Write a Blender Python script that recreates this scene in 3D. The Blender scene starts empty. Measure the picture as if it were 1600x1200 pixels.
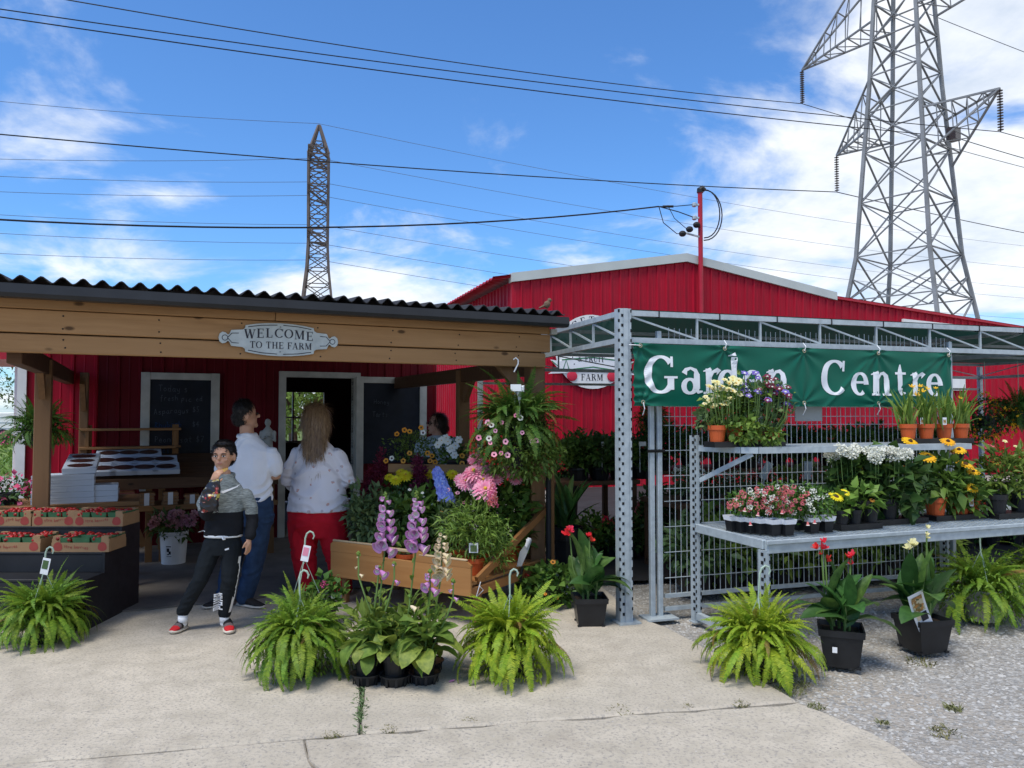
import bpy, math, random
import numpy as np
from mathutils import Vector, Matrix, Euler, noise as mnoise

scene = bpy.context.scene
C = scene.collection
R = math.radians
PI = math.pi
rng = np.random.default_rng(7)
random.seed(7)

# ------------------------------------------------------------------ camera
PITCH = math.atan(45 / 1200)
EYE = 1.6
cam_data = bpy.data.cameras.new("camera")
cam_data.sensor_width = 36
cam_data.lens = 27
cam_data.clip_start = 0.05
cam_data.clip_end = 3000
cam = bpy.data.objects.new("camera", cam_data)
C.objects.link(cam)
cam.location = (0, 0, EYE)
cam.rotation_euler = (PI / 2 + PITCH, 0, 0)
scene.camera = cam

# ------------------------------------------------------------------ sky and sun
SUN_EL, SUN_AZ = R(63), R(219)      # azimuth clockwise from +Y (the view direction)
world = bpy.data.worlds.new("World")
scene.world = world
world.use_nodes = True
nt = world.node_tree
for n in list(nt.nodes):
    nt.nodes.remove(n)
def wn(t, **kw):
    n = nt.nodes.new(t)
    for k, v in kw.items():
        setattr(n, k, v)
    return n
def wl(a, b): nt.links.new(a, b)
def wmath(op, a, b=None, c=None, clamp=False):
    n = wn('ShaderNodeMath', operation=op, use_clamp=clamp)
    for i, v in enumerate((a, b, c)):
        if v is None: continue
        if isinstance(v, (int, float)): n.inputs[i].default_value = v
        else: wl(v, n.inputs[i])
    return n.outputs[0]
w_out = wn('ShaderNodeOutputWorld')
w_bg = wn('ShaderNodeBackground')
w_bg.inputs['Strength'].default_value = 0.115
wl(w_bg.outputs[0], w_out.inputs[0])
w_sky = wn('ShaderNodeTexSky', sky_type='NISHITA')
w_sky.sun_disc = False
w_sky.sun_elevation = SUN_EL
w_sky.sun_rotation = SUN_AZ
w_sky.altitude = 100
w_sky.air_density = 1.0
w_sky.dust_density = 0.5
w_sky.ozone_density = 3.0
w_tc = wn('ShaderNodeTexCoord')
w_sep = wn('ShaderNodeSeparateXYZ')
wl(w_tc.outputs['Generated'], w_sep.inputs[0])
dx, dy, dz = w_sep.outputs
# clouds: the view direction dropped on a flat layer, so they shrink towards the horizon
zz = wmath('ADD', wmath('MAXIMUM', dz, 0.0), 0.22)
w_comb = wn('ShaderNodeCombineXYZ')
wl(wmath('DIVIDE', dx, zz), w_comb.inputs[0])
wl(wmath('DIVIDE', dy, zz), w_comb.inputs[1])
w_n1 = wn('ShaderNodeTexNoise')
w_n1.inputs['Scale'].default_value = 1.9
w_n1.inputs['Detail'].default_value = 9
w_n1.inputs['Roughness'].default_value = 0.58
w_n1.inputs['Distortion'].default_value = 0.35
w_map = wn('ShaderNodeMapping')
w_map.inputs['Location'].default_value = (14.3, 0.9, 0.0)
wl(w_comb.outputs[0], w_map.inputs[0])
wl(w_map.outputs[0], w_n1.inputs[0])
# the cloud deck lies to the east (+X); a bank of cumulus stands round the horizon
east = wmath('MULTIPLY_ADD', wmath('ADD', dx, wmath('MULTIPLY', dz, -0.42)), 1.35, -0.050)
east = wmath('MINIMUM', wmath('MAXIMUM', east, -0.10), 0.29)
low = wmath('MULTIPLY', wmath('SUBTRACT', 0.27, dz), 1.5)
low = wmath('MINIMUM', wmath('MAXIMUM', low, 0.0), 0.16)
dens = wmath('ADD', wmath('MAXIMUM', east, low), w_n1.outputs[0])
w_mr = wn('ShaderNodeMapRange', interpolation_type='SMOOTHSTEP')
w_mr.inputs['From Min'].default_value = 0.545
w_mr.inputs['From Max'].default_value = 0.78
wl(dens, w_mr.inputs['Value'])
w_n2 = wn('ShaderNodeTexNoise')
w_n2.inputs['Scale'].default_value = 3.0
w_n2.inputs['Detail'].default_value = 6
w_n2.inputs['Roughness'].default_value = 0.6
wl(w_map.outputs[0], w_n2.inputs[0])
w_cr = wn('ShaderNodeValToRGB')
w_cr.color_ramp.elements[0].position = 0.33
w_cr.color_ramp.elements[0].color = (4.3, 4.8, 5.5, 1)
w_cr.color_ramp.elements[1].position = 0.62
w_cr.color_ramp.elements[1].color = (6.7, 6.8, 6.9, 1)
wl(w_n2.outputs[0], w_cr.inputs[0])
w_tint = wn('ShaderNodeMix', data_type='RGBA', blend_type='MULTIPLY')
w_tint.inputs[0].default_value = 1.0
wl(w_sky.outputs[0], w_tint.inputs[6])
w_tint.inputs[7].default_value = (0.54, 0.86, 1.18, 1)
w_mix = wn('ShaderNodeMix', data_type='RGBA')
wl(wmath('MULTIPLY', w_mr.outputs[0], 0.93), w_mix.inputs[0])
wl(w_tint.outputs[2], w_mix.inputs[6])
wl(w_cr.outputs[0], w_mix.inputs[7])
wl(w_mix.outputs[2], w_bg.inputs['Color'])

sun_data = bpy.data.lights.new("sun", 'SUN')
sun_data.energy = 2.6
sun_data.angle = R(26)
sun_data.color = (1.0, 0.94, 0.83)
sun = bpy.data.objects.new("sun", sun_data)
C.objects.link(sun)
sd = Vector((math.sin(SUN_AZ) * math.cos(SUN_EL), math.cos(SUN_AZ) * math.cos(SUN_EL), math.sin(SUN_EL)))
sun.rotation_euler = (-sd).to_track_quat('-Z', 'Y').to_euler()
sun.location = sd * 50

scene.view_settings.view_transform = 'Standard'
scene.view_settings.look = 'None'
scene.view_settings.exposure = 0.60
scene.view_settings.gamma = 1.0
scene.cycles.use_denoising = True
scene.cycles.max_bounces = 6
scene.cycles.transparent_max_bounces = 8

# ------------------------------------------------------------------ measuring helpers
_cp, _sp = math.cos(PITCH), math.sin(PITCH)
def ray(px, py):
    xc, yc = (px - 800) / 1200, (600 - py) / 1200
    return Vector((xc, _cp - yc * _sp, _sp + yc * _cp))
def at(px, py, Y):
    d = ray(px, py); s = Y / d.y
    return Vector((d.x * s, Y, EYE + d.z * s))
def gp(px, py, z=0.0):
    d = ray(px, py); s = (z - EYE) / d.z
    return Vector((d.x * s, d.y * s, z))

# ------------------------------------------------------------------ mesh helpers
class MB:
    """collects geometry for one mesh"""
    def __init__(self):
        self.v = []; self.f = []; self.m = []; self.cur = 0
    def add(self, verts, faces):
        o = len(self.v)
        self.v.extend([tuple(p) for p in verts])
        self.f.extend([tuple(i + o for i in f) for f in faces])
        self.m.extend([self.cur] * len(faces))
        return self
    def box(self, c, s, rot=None, taper=1.0):
        hx, hy, hz = s[0] / 2, s[1] / 2, s[2] / 2
        P = []
        for z, k in ((-hz, 1.0), (hz, taper)):
            for x, y in ((-hx, -hy), (hx, -hy), (hx, hy), (-hx, hy)):
                P.append(Vector((x * k, y * k, z)))
        if rot is not None:
            rm = rot if isinstance(rot, Matrix) else Euler(rot).to_matrix()
            P = [rm @ p for p in P]
        c = Vector(c)
        return self.add([p + c for p in P], [(3, 2, 1, 0), (4, 5, 6, 7), (0, 1, 5, 4), (1, 2, 6, 5), (2, 3, 7, 6), (3, 0, 4, 7)])
    def bbox(self, x0, x1, y0, y1, z0, z1):
        return self.box(((x0 + x1) / 2, (y0 + y1) / 2, (z0 + z1) / 2), (x1 - x0, y1 - y0, z1 - z0))
    def cham(self, x0, x1, y0, y1, z0, z1, c):
        """box with chamfered edges"""
        P = []; F = []
        def ring(z, k):
            a0, a1, b0, b1 = x0 + k, x1 - k, y0 + k, y1 - k
            e = c - k if k < c else 0
            return [(a0 + c, b0, z), (a1 - c, b0, z), (a1, b0 + c, z), (a1, b1 - c, z), (a1 - c, b1, z), (a0 + c, b1, z), (a0, b1 - c, z), (a0, b0 + c, z)]
        rs = [ring(z0, c), ring(z0 + c, 0), ring(z1 - c, 0), ring(z1, c)]
        for r in rs: P += r
        for i in range(3):
            for k in range(8):
                a = i * 8 + k; b = i * 8 + (k + 1) % 8
                F.append((a, b, b + 8, a + 8))
        F.append(tuple(reversed(range(8)))); F.append(tuple(range(24, 32)))
        return self.add(P, F)
    def bar(self, p0, p1, w, h=None, up=(0, 0, 1)):
        """rectangular bar from p0 to p1"""
        h = w if h is None else h
        p0, p1 = Vector(p0), Vector(p1)
        d = (p1 - p0).normalized(); upv = Vector(up)
        if abs(d.dot(upv)) > 0.97: upv = Vector((1, 0, 0))
        sx = d.cross(upv).normalized(); sz = sx.cross(d).normalized()
        P = []
        for p in (p0, p1):
            for a, b in ((-1, -1), (1, -1), (1, 1), (-1, 1)):
                P.append(p + sx * (a * w / 2) + sz * (b * h / 2))
        return self.add(P, [(0, 1, 2, 3), (7, 6, 5, 4), (0, 4, 5, 1), (1, 5, 6, 2), (2, 6, 7, 3), (3, 7, 4, 0)])
    def tube(self, pts, rad, n=8, caps=True, flat=1.0):
        pts = [Vector(p) for p in pts]
        rad = [rad] * len(pts) if isinstance(rad, (int, float)) else rad
        P = []; F = []
        prev = None
        for i, p in enumerate(pts):
            d = (pts[min(i + 1, len(pts) - 1)] - pts[max(i - 1, 0)])
            d = d.normalized() if d.length > 1e-9 else Vector((0, 0, 1))
            if prev is None:
                a = Vector((1, 0, 0)) if abs(d.x) < 0.9 else Vector((0, 1, 0))
                sx = d.cross(a).normalized()
            else:
                sx = (prev - d * prev.dot(d)).normalized()
            prev = sx
            sy = d.cross(sx)
            for k in range(n):
                a = 2 * PI * k / n
                P.append(p + (sx * math.cos(a) + sy * math.sin(a) * flat) * rad[i])
        m = len(pts)
        for i in range(m - 1):
            for k in range(n):
                a, b = i * n + k, i * n + (k + 1) % n
                F.append((a, b, b + n, a + n))
        if caps:
            F.append(tuple(reversed(range(n)))); F.append(tuple(range((m - 1) * n, m * n)))
        return self.add(P, F)
    def lathe(self, prof, n=16, c=(0, 0, 0), caps=True):
        P = []; F = []
        for r, z in prof:
            for k in range(n):
                a = 2 * PI * k / n
                P.append((c[0] + r * math.cos(a), c[1] + r * math.sin(a), c[2] + z))
        m = len(prof)
        for i in range(m - 1):
            for k in range(n):
                a, b = i * n + k, i * n + (k + 1) % n
                F.append((a, b, b + n, a + n))
        if caps:
            F.append(tuple(reversed(range(n)))); F.append(tuple(range((m - 1) * n, m * n)))
        return self.add(P, F)
    def sphere(self, c, r, n=10, m=7, rot=None):
        r = (r, r, r) if isinstance(r, (int, float)) else r
        P = []; F = []
        for i in range(m + 1):
            t = PI * i / m
            for k in range(n):
                a = 2 * PI * k / n
                p = Vector((r[0] * math.sin(t) * math.cos(a), r[1] * math.sin(t) * math.sin(a), -r[2] * math.cos(t)))
                if rot is not None: p = rot @ p
                P.append(p + Vector(c))
        for i in range(m):
            for k in range(n):
                a, b = i * n + k, i * n + (k + 1) % n
                F.append((a, b, b + n, a + n))
        return self.add(P, F)
    def loft(self, rings, caps=True):
        n = len(rings[0]); P = []; F = []
        for r in rings: P += list(r)
        for i in range(len(rings) - 1):
            for k in range(n):
                a, b = i * n + k, i * n + (k + 1) % n
                F.append((a, b, b + n, a + n))
        if caps:
            F.append(tuple(reversed(range(n)))); F.append(tuple(range((len(rings) - 1) * n, len(rings) * n)))
        return self.add(P, F)
    def prism(self, poly, t, fn):
        """flat polygon (x, y) given thickness t; fn maps (x, y, d) to a point"""
        n = len(poly)
        P = [fn(x, y, 0) for x, y in poly] + [fn(x, y, t) for x, y in poly]
        F = [tuple(range(n)), tuple(reversed(range(n, 2 * n)))]
        F += [(k, k + n, (k + 1) % n + n, (k + 1) % n) for k in range(n)]
        return self.add(P, F)
    def mesh(self, name, mats, smooth=False):
        me = bpy.data.meshes.new(name)
        me.from_pydata([tuple(p) for p in self.v], [], self.f)
        for m in (mats if isinstance(mats, (list, tuple)) else [mats]):
            me.materials.append(m)
        if any(self.m): me.polygons.foreach_set('material_index', self.m)
        if smooth: me.polygons.foreach_set('use_smooth', [True] * len(me.polygons))
        me.update()
        return me
    def build(self, name, mats, parent=None, smooth=False, loc=None):
        return link(name, self.mesh(name, mats, smooth), parent, loc)

def link(name, me, parent=None, loc=None, rot=None, scl=None):
    o = bpy.data.objects.new(name, me)
    C.objects.link(o)
    if parent is not None: o.parent = parent
    if loc is not None: o.location = loc
    if rot is not None: o.rotation_euler = rot
    if scl is not None: o.scale = (scl, scl, scl) if isinstance(scl, (int, float)) else scl
    return o
def tag(o, label=None, cat=None, group=None, kind=None):
    if label: o['label'] = label
    if cat: o['category'] = cat
    if group: o['group'] = group
    if kind: o['kind'] = kind
    return o
def thing(name, label, cat, loc=(0, 0, 0), rz=0.0, group=None):
    o = bpy.data.objects.new(name, None)
    o.empty_display_size = 0.1
    C.objects.link(o)
    o.location = loc
    o.rotation_euler = (0, 0, rz)
    return tag(o, label, cat, group)
def copy_tree(o, parent=None):
    c = o.copy(); C.objects.link(c); c.parent = parent
    for ch in o.children: copy_tree(ch, c)
    return c
def np_mesh(name, V, Fq, mats, mi=None, smooth=False):
    """mesh from numpy arrays; Fq is (n, k) with one k for all faces"""
    me = bpy.data.meshes.new(name)
    k = Fq.shape[1]
    me.vertices.add(len(V)); me.vertices.foreach_set('co', np.asarray(V, dtype=np.float32).ravel())
    me.loops.add(Fq.size); me.loops.foreach_set('vertex_index', Fq.astype(np.int32).ravel())
    me.polygons.add(len(Fq))
    me.polygons.foreach_set('loop_start', np.arange(0, Fq.size, k, dtype=np.int32))
    for m in (mats if isinstance(mats, (list, tuple)) else [mats]):
        me.materials.append(m)
    if mi is not None: me.polygons.foreach_set('material_index', np.asarray(mi, dtype=np.int32))
    if smooth: me.polygons.foreach_set('use_smooth', np.ones(len(Fq), dtype=bool))
    me.update(calc_edges=True); me.validate()
    return me

# ------------------------------------------------------------------ materials
def newmat(name):
    m = bpy.data.materials.new(name); m.use_nodes = True
    return m, m.node_tree, m.node_tree.nodes['Principled BSDF']
def nd(t, typ, **kw):
    n = t.nodes.new(typ)
    for k, v in kw.items():
        if k[0] == '_': n.inputs[k[1:].replace('_', ' ')].default_value = v
        else: setattr(n, k, v)
    return n
def c4(c): return (c[0], c[1], c[2], 1)
def mixc(t, fac, a, b, blend='MIX'):
    n = nd(t, 'ShaderNodeMix', data_type='RGBA', blend_type=blend)
    for i, v in ((0, fac), (6, a), (7, b)):
        if hasattr(v, 'is_linked'): t.links.new(v, n.inputs[i])
        elif isinstance(v, (int, float)): n.inputs[i].default_value = v
        else: n.inputs[i].default_value = c4(v)
    return n.outputs[2]
def ramp(t, src, p0, p1, c0=(0, 0, 0), c1=(1, 1, 1)):
    r = nd(t, 'ShaderNodeValToRGB')
    r.color_ramp.elements[0].position = p0; r.color_ramp.elements[0].color = c4(c0)
    r.color_ramp.elements[1].position = p1; r.color_ramp.elements[1].color = c4(c1)
    t.links.new(src, r.inputs[0])
    return r.outputs[0]
def coords(t, scale=(1, 1, 1), space='Object'):
    tc = nd(t, 'ShaderNodeTexCoord'); mp = nd(t, 'ShaderNodeMapping')
    mp.inputs['Scale'].default_value = scale
    t.links.new(tc.outputs[space], mp.inputs[0])
    return mp.outputs[0]
def noise(t, vec, scale, detail=4, rough=0.55, dist=0.0):
    n = nd(t, 'ShaderNodeTexNoise', _Scale=scale, _Detail=detail, _Roughness=rough, _Distortion=dist)
    t.links.new(vec, n.inputs['Vector'])
    return n.outputs[0]
def bump(t, b, h, strength, dist=0.01):
    n = nd(t, 'ShaderNodeBump', _Strength=strength, _Distance=dist)
    t.links.new(h, n.inputs['Height']); t.links.new(n.outputs[0], b.inputs['Normal'])
def M(name, col, rough=0.6, metal=0.0, var=0.2, scale=6.0, bmp=0.0, bscale=60.0, col2=None, spec=0.35, island=0.0, objr=0.0):
    """plain painted / plastic / cloth surface with mottling"""
    m, t, b = newmat(name)
    vec = coords(t)
    n1 = noise(t, vec, scale, 5)
    d = tuple(c * (1 - var) for c in col); l = tuple(min(1, c * (1 + var * 0.7)) for c in col)
    out = ramp(t, n1, 0.3, 0.7, d if col2 is None else col2, l if col2 is None else col)
    if island or objr:
        src = nd(t, 'ShaderNodeNewGeometry').outputs['Random Per Island'] if island else nd(t, 'ShaderNodeObjectInfo').outputs['Random']
        k = island or objr
        v = nd(t, 'ShaderNodeMapRange'); v.inputs['To Min'].default_value = 1 - k; v.inputs['To Max'].default_value = 1 + k
        t.links.new(src, v.inputs[0])
        hs = nd(t, 'ShaderNodeHueSaturation'); t.links.new(v.outputs[0], hs.inputs['Value']); t.links.new(out, hs.inputs['Color'])
        out = hs.outputs[0]
    t.links.new(out, b.inputs['Base Color'])
    n3 = noise(t, vec, scale * 3, 3)
    rr = nd(t, 'ShaderNodeMapRange'); rr.inputs['To Min'].default_value = max(0.05, rough - 0.12); rr.inputs['To Max'].default_value = min(1, rough + 0.12)
    t.links.new(n3, rr.inputs[0]); t.links.new(rr.outputs[0], b.inputs['Roughness'])
    b.inputs['Metallic'].default_value = metal
    b.inputs['Specular IOR Level'].default_value = spec
    if bmp: bump(t, b, noise(t, vec, bscale, 4), bmp, 0.004)
    return m
def leafmat(name, col, col2, trans=0.3, rough=0.5, hue=0.02, vein=False):
    """leaf or petal: colour differs leaf by leaf, some light comes through"""
    m, t, b = newmat(name)
    geo = nd(t, 'ShaderNodeNewGeometry'); oi = nd(t, 'ShaderNodeObjectInfo')
    add = nd(t, 'ShaderNodeMath', operation='ADD'); fr = nd(t, 'ShaderNodeMath', operation='FRACT')
    t.links.new(geo.outputs['Random Per Island'], add.inputs[0]); t.links.new(oi.outputs['Random'], add.inputs[1])
    t.links.new(add.outputs[0], fr.inputs[0])
    out = mixc(t, fr.outputs[0], col, col2)
    n1 = noise(t, coords(t), 9.0, 3)
    out = mixc(t, ramp(t, n1, 0.35, 0.7), out, tuple(c * 0.72 for c in col), 'MIX') if vein else out
    hs = nd(t, 'ShaderNodeHueSaturation')
    hv = nd(t, 'ShaderNodeMapRange'); hv.inputs['To Min'].default_value = 0.5 - hue; hv.inputs['To Max'].default_value = 0.5 + hue
    t.links.new(oi.outputs['Random'], hv.inputs[0]); t.links.new(hv.outputs[0], hs.inputs['Hue'])
    t.links.new(out, hs.inputs['Color'])
    t.links.new(hs.outputs[0], b.inputs['Base Color'])
    b.inputs['Roughness'].default_value = rough
    b.inputs['Specular IOR Level'].default_value = 0.3
    tr = nd(t, 'ShaderNodeBsdfTranslucent'); t.links.new(hs.outputs[0], tr.inputs[0])
    mx = nd(t, 'ShaderNodeMixShader'); mx.inputs[0].default_value = trans
    t.links.new(b.outputs[0], mx.inputs[1]); t.links.new(tr.outputs[0], mx.inputs[2])
    t.links.new(mx.outputs[0], t.nodes['Material Output'].inputs[0])
    return m
def woodmat(name, col, dark, axis=0, grain=14.0, rough=0.65, knots=True, weather=0.0):
    m, t, b = newmat(name)
    sc = [grain, grain, grain]; sc[axis] = grain * 0.07
    vec = coords(t, sc)
    n1 = noise(t, vec, 1.6, 6, 0.6, 0.6)
    out = ramp(t, n1, 0.3, 0.72, dark, col)
    big = noise(t, coords(t), 1.3, 3)
    out = mixc(t, ramp(t, big, 0.35, 0.7), out, tuple(c * 0.8 for c in col))
    # each board its own tone
    v = nd(t, 'ShaderNodeMapRange'); v.inputs['To Min'].default_value = 0.82; v.inputs['To Max'].default_value = 1.12
    t.links.new(nd(t, 'ShaderNodeObjectInfo').outputs['Random'], v.inputs[0])
    hs = nd(t, 'ShaderNodeHueSaturation'); t.links.new(v.outputs[0], hs.inputs['Value']); t.links.new(out, hs.inputs['Color'])
    out = hs.outputs[0]
    if knots:
        ks = [7.0, 7.0, 7.0]; ks[axis] = 3.2
        vo = nd(t, 'ShaderNodeTexVoronoi', _Scale=1.0); t.links.new(coords(t, ks), vo.inputs['Vector'])
        k = ramp(t, vo.outputs['Distance'], 0.07, 0.13, (1, 1, 1), (0, 0, 0))
        out = mixc(t, k, out, tuple(c * 0.35 for c in dark))
    if weather:
        out = mixc(t, weather, out, (0.25, 0.24, 0.22))
    t.links.new(out, b.inputs['Base Color'])
    b.inputs['Roughness'].default_value = rough
    b.inputs['Specular IOR Level'].default_value = 0.25
    bump(t, b, n1, 0.35, 0.004)
    return m

def streak(m, amt=0.35):
    """rain streaks and fading down a sheet wall"""
    t = m.node_tree; b = t.nodes['Principled BSDF']; src = b.inputs['Base Color'].links[0].from_socket
    n1 = noise(t, coords(t, (7, 7, 0.35)), 1.0, 5, 0.65); n2 = noise(t, coords(t, (0.5, 0.5, 0.8)), 1.0, 4)
    o = mixc(t, ramp(t, n1, 0.48, 0.72, (0, 0, 0), (amt, amt, amt)), src, (0.10, 0.012, 0.02))
    o = mixc(t, ramp(t, n2, 0.5, 0.8, (0, 0, 0), (0.25, 0.25, 0.25)), o, (0.42, 0.05, 0.07))
    t.links.new(o, b.inputs['Base Color'])
PAL = {}
def mats():
    P = PAL
    P['red'] = M('red painted sheet steel', (0.40, 0.004, 0.022), 0.55, var=0.16, spec=0.2, scale=1.2, bmp=0.05, bscale=5)
    P['red_shaded'] = M('red sheet steel with painted shade', (0.12, 0.003, 0.009), 0.6, spec=0.15, var=0.2, scale=1.2, bmp=0.05, bscale=5)  # barn red darkened, the shade under the shed roof put into the colour
    streak(P['red']); streak(P['red_shaded'])
    P['red_trim'] = M('red painted trim', (0.40, 0.012, 0.03), 0.4, var=0.1)
    P['trim'] = M('pale grey flashing', (0.50, 0.53, 0.50), 0.45, var=0.08, scale=2)
    P['white'] = M('white paint', (0.74, 0.74, 0.72), 0.55, var=0.08)
    P['white_plastic'] = M('white plastic', (0.72, 0.73, 0.74), 0.4, var=0.06)
    P['off_white'] = M('weathered white paint', (0.50, 0.50, 0.46), 0.7, var=0.2)
    P['beam'] = woodmat('golden pine board', (0.44, 0.245, 0.105), (0.25, 0.125, 0.046), 0)
    P['post'] = woodmat('brown pine post', (0.26, 0.145, 0.070), (0.15, 0.078, 0.036), 2)
    P['dark_wood'] = woodmat('dark stained wood', (0.13, 0.068, 0.036), (0.06, 0.03, 0.016), 0)
    P['table_wood'] = woodmat('table pine', (0.30, 0.155, 0.062), (0.19, 0.092, 0.036), 0)
    P['table_leg'] = woodmat('table leg pine', (0.30, 0.155, 0.062), (0.19, 0.092, 0.036), 2)
    P['cart'] = woodmat('varnished cart board', (0.42, 0.21, 0.075), (0.29, 0.125, 0.04), 0, grain=9, rough=0.4, knots=False)
    P['cart_edge'] = woodmat('worn bare wood edge', (0.56, 0.42, 0.26), (0.42, 0.30, 0.17), 0, knots=False)
    P['cart_y'] = woodmat('cart rail', (0.36, 0.165, 0.055), (0.24, 0.10, 0.03), 1, knots=False)
    P['gutter'] = M('black gutter', (0.016, 0.018, 0.022), 0.45, var=0.2)
    P['roofing'] = M('black corrugated bitumen sheet', (0.030, 0.030, 0.032), 0.85, var=0.35, bmp=0.3)
    P['galv'] = M('galvanised steel', (0.46, 0.52, 0.55), 0.5, metal=0.25, var=0.22, scale=18, col2=(0.34, 0.39, 0.42))
    P['galv_far'] = M('dull galvanised steel', (0.36, 0.38, 0.38), 0.6, metal=0.2, var=0.25, scale=1.0)
    P['rust_steel'] = M('rusty lattice steel', (0.135, 0.105, 0.09), 0.75, var=0.35, scale=1.5, col2=(0.085, 0.07, 0.065))
    P['hole'] = M('punched hole', (0.008, 0.008, 0.009), 0.9, var=0.1)
    P['black'] = M('black paint', (0.012, 0.013, 0.016), 0.55, var=0.3, bmp=0.1)
    P['black_plastic'] = M('black plastic', (0.014, 0.015, 0.017), 0.38, var=0.3, scale=10)
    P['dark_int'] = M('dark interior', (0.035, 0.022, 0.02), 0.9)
    P['slate'] = M('chalkboard slate', (0.008, 0.012, 0.022), 0.7, var=0.5, scale=4)
    P['chalk'] = M('chalk', (0.085, 0.10, 0.125), 0.95, var=0.4, scale=30)
    P['chalk_blue'] = M('blue chalk', (0.02, 0.06, 0.17), 0.95, var=0.4, scale=30)
    P['terracotta'] = M('orange plastic pot', (0.52, 0.095, 0.022), 0.5, var=0.14)
    P['wire_black'] = M('black cable', (0.012, 0.012, 0.014), 0.6)
    P['wire_grey'] = M('grey conductor', (0.10, 0.11, 0.13), 0.5)
    P['insul'] = M('brown porcelain', (0.05, 0.035, 0.03), 0.3)
    P['net'] = M('green shade cloth', (0.006, 0.060, 0.046), 0.8, var=0.25, scale=3)
    P['net'] = leafmat('green shade cloth', (0.003, 0.045, 0.036), (0.004, 0.060, 0.046), 0.22, 0.8, 0.0)
    t = P['net'].node_tree; mo = t.nodes['Material Output']; src = mo.inputs[0].links[0].from_socket; tb_ = nd(t, 'ShaderNodeBsdfTransparent'); mx = nd(t, 'ShaderNodeMixShader'); mx.inputs[0].default_value = 0.03
    t.links.new(src, mx.inputs[1]); t.links.new(tb_.outputs[0], mx.inputs[2]); t.links.new(mx.outputs[0], mo.inputs[0])
    P['fabric'] = M('black weed fabric', (0.022, 0.023, 0.026), 0.8, var=0.4, scale=2, bmp=0.3, bscale=14)
    P['soil'] = M('potting soil', (0.035, 0.022, 0.014), 0.95, var=0.5, scale=40, bmp=0.6, bscale=80)
    P['stem'] = M('green stem', (0.12, 0.20, 0.05), 0.55, var=0.2)
    P['kraft'] = M('kraft cardboard', (0.29, 0.175, 0.09), 0.8, var=0.12, scale=5)
    P['crate_red'] = M('red print on cardboard', (0.30, 0.05, 0.04), 0.8, var=0.2)
    P['crate_green'] = M('green pulp punnet', (0.045, 0.135, 0.06), 0.85, var=0.25, scale=14)
    P['berry'] = M('ripe strawberry', (0.29, 0.012, 0.011), 0.4, var=0.3, scale=40, island=0.45)
    P['carton'] = M('grey white carton', (0.48, 0.53, 0.60), 0.7, var=0.06, scale=3)
    P['pie'] = M('pie filling through the window', (0.05, 0.02, 0.018), 0.35, var=0.5, scale=25)
    P['paper'] = M('white paper', (0.75, 0.76, 0.78), 0.8, var=0.05)
    P['cookie'] = M('baked pastry', (0.42, 0.20, 0.08), 0.8, var=0.35, scale=25)
    P['navy'] = M('printed dark ink', (0.02, 0.02, 0.03), 0.6)
    P['grey_sign'] = M('distressed grey tin', (0.42, 0.46, 0.45), 0.55, var=0.2, scale=9)
    P['hook'] = M('pale green plastic hanger', (0.34, 0.44, 0.36), 0.4, var=0.1)
    P['concrete_pot'] = M('grey pulp pot', (0.30, 0.29, 0.25), 0.85, var=0.2)
    # foliage
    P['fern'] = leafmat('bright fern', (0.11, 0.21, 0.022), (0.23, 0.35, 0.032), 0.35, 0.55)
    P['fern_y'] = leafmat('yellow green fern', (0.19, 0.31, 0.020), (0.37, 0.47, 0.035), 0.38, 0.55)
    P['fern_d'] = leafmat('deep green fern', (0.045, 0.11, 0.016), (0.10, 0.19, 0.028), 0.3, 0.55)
    P['fern_b'] = leafmat('browning fern', (0.20, 0.16, 0.03), (0.26, 0.15, 0.05), 0.3, 0.6)
    P['leaf'] = leafmat('mid green leaf', (0.06, 0.13, 0.022), (0.14, 0.23, 0.04), 0.25)
    P['leaf_l'] = leafmat('light green leaf', (0.12, 0.21, 0.035), (0.21, 0.31, 0.055), 0.3)
    P['leaf_d'] = leafmat('dark green leaf', (0.03, 0.075, 0.018), (0.075, 0.14, 0.032), 0.2)
    P['leaf_g'] = leafmat('grey green leaf', (0.075, 0.14, 0.055), (0.16, 0.235, 0.09), 0.25)
    P['canna'] = leafmat('canna leaf', (0.045, 0.115, 0.028), (0.10, 0.20, 0.042), 0.25, 0.4, vein=True)
    P['fox_leaf'] = leafmat('foxglove leaf', (0.15, 0.24, 0.040), (0.26, 0.33, 0.055), 0.3, 0.55, vein=True)
    P['tree'] = leafmat('tree leaf', (0.035, 0.075, 0.018), (0.10, 0.16, 0.035), 0.2)
    P['bark'] = M('bark', (0.10, 0.075, 0.05), 0.9, var=0.4, scale=12, bmp=0.5)
    def petal(n, a, b, tr=0.25): P[n] = leafmat(n + ' petal', a, b, tr, 0.6, hue=0.01)
    petal('pink', (0.84, 0.24, 0.40), (0.90, 0.48, 0.58))
    petal('pink_deep', (0.62, 0.06, 0.20), (0.72, 0.16, 0.34))
    petal('purple', (0.52, 0.19, 0.48), (0.66, 0.36, 0.62))
    petal('cream', (0.75, 0.58, 0.40), (0.80, 0.68, 0.48))
    petal('blue', (0.12, 0.18, 0.60), (0.28, 0.36, 0.75))
    petal('violet', (0.14, 0.09, 0.42), (0.30, 0.22, 0.58))
    petal('yellow', (0.80, 0.62, 0.015), (0.85, 0.74, 0.04))
    petal('gold', (0.80, 0.40, 0.008), (0.85, 0.52, 0.02))
    petal('orange', (0.74, 0.26, 0.02), (0.80, 0.40, 0.06))
    petal('redp', (0.66, 0.015, 0.03), (0.75, 0.05, 0.06))
    petal('burgundy', (0.12, 0.012, 0.03), (0.24, 0.03, 0.07))
    petal('whitep', (0.74, 0.74, 0.62), (0.82, 0.82, 0.76))
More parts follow.
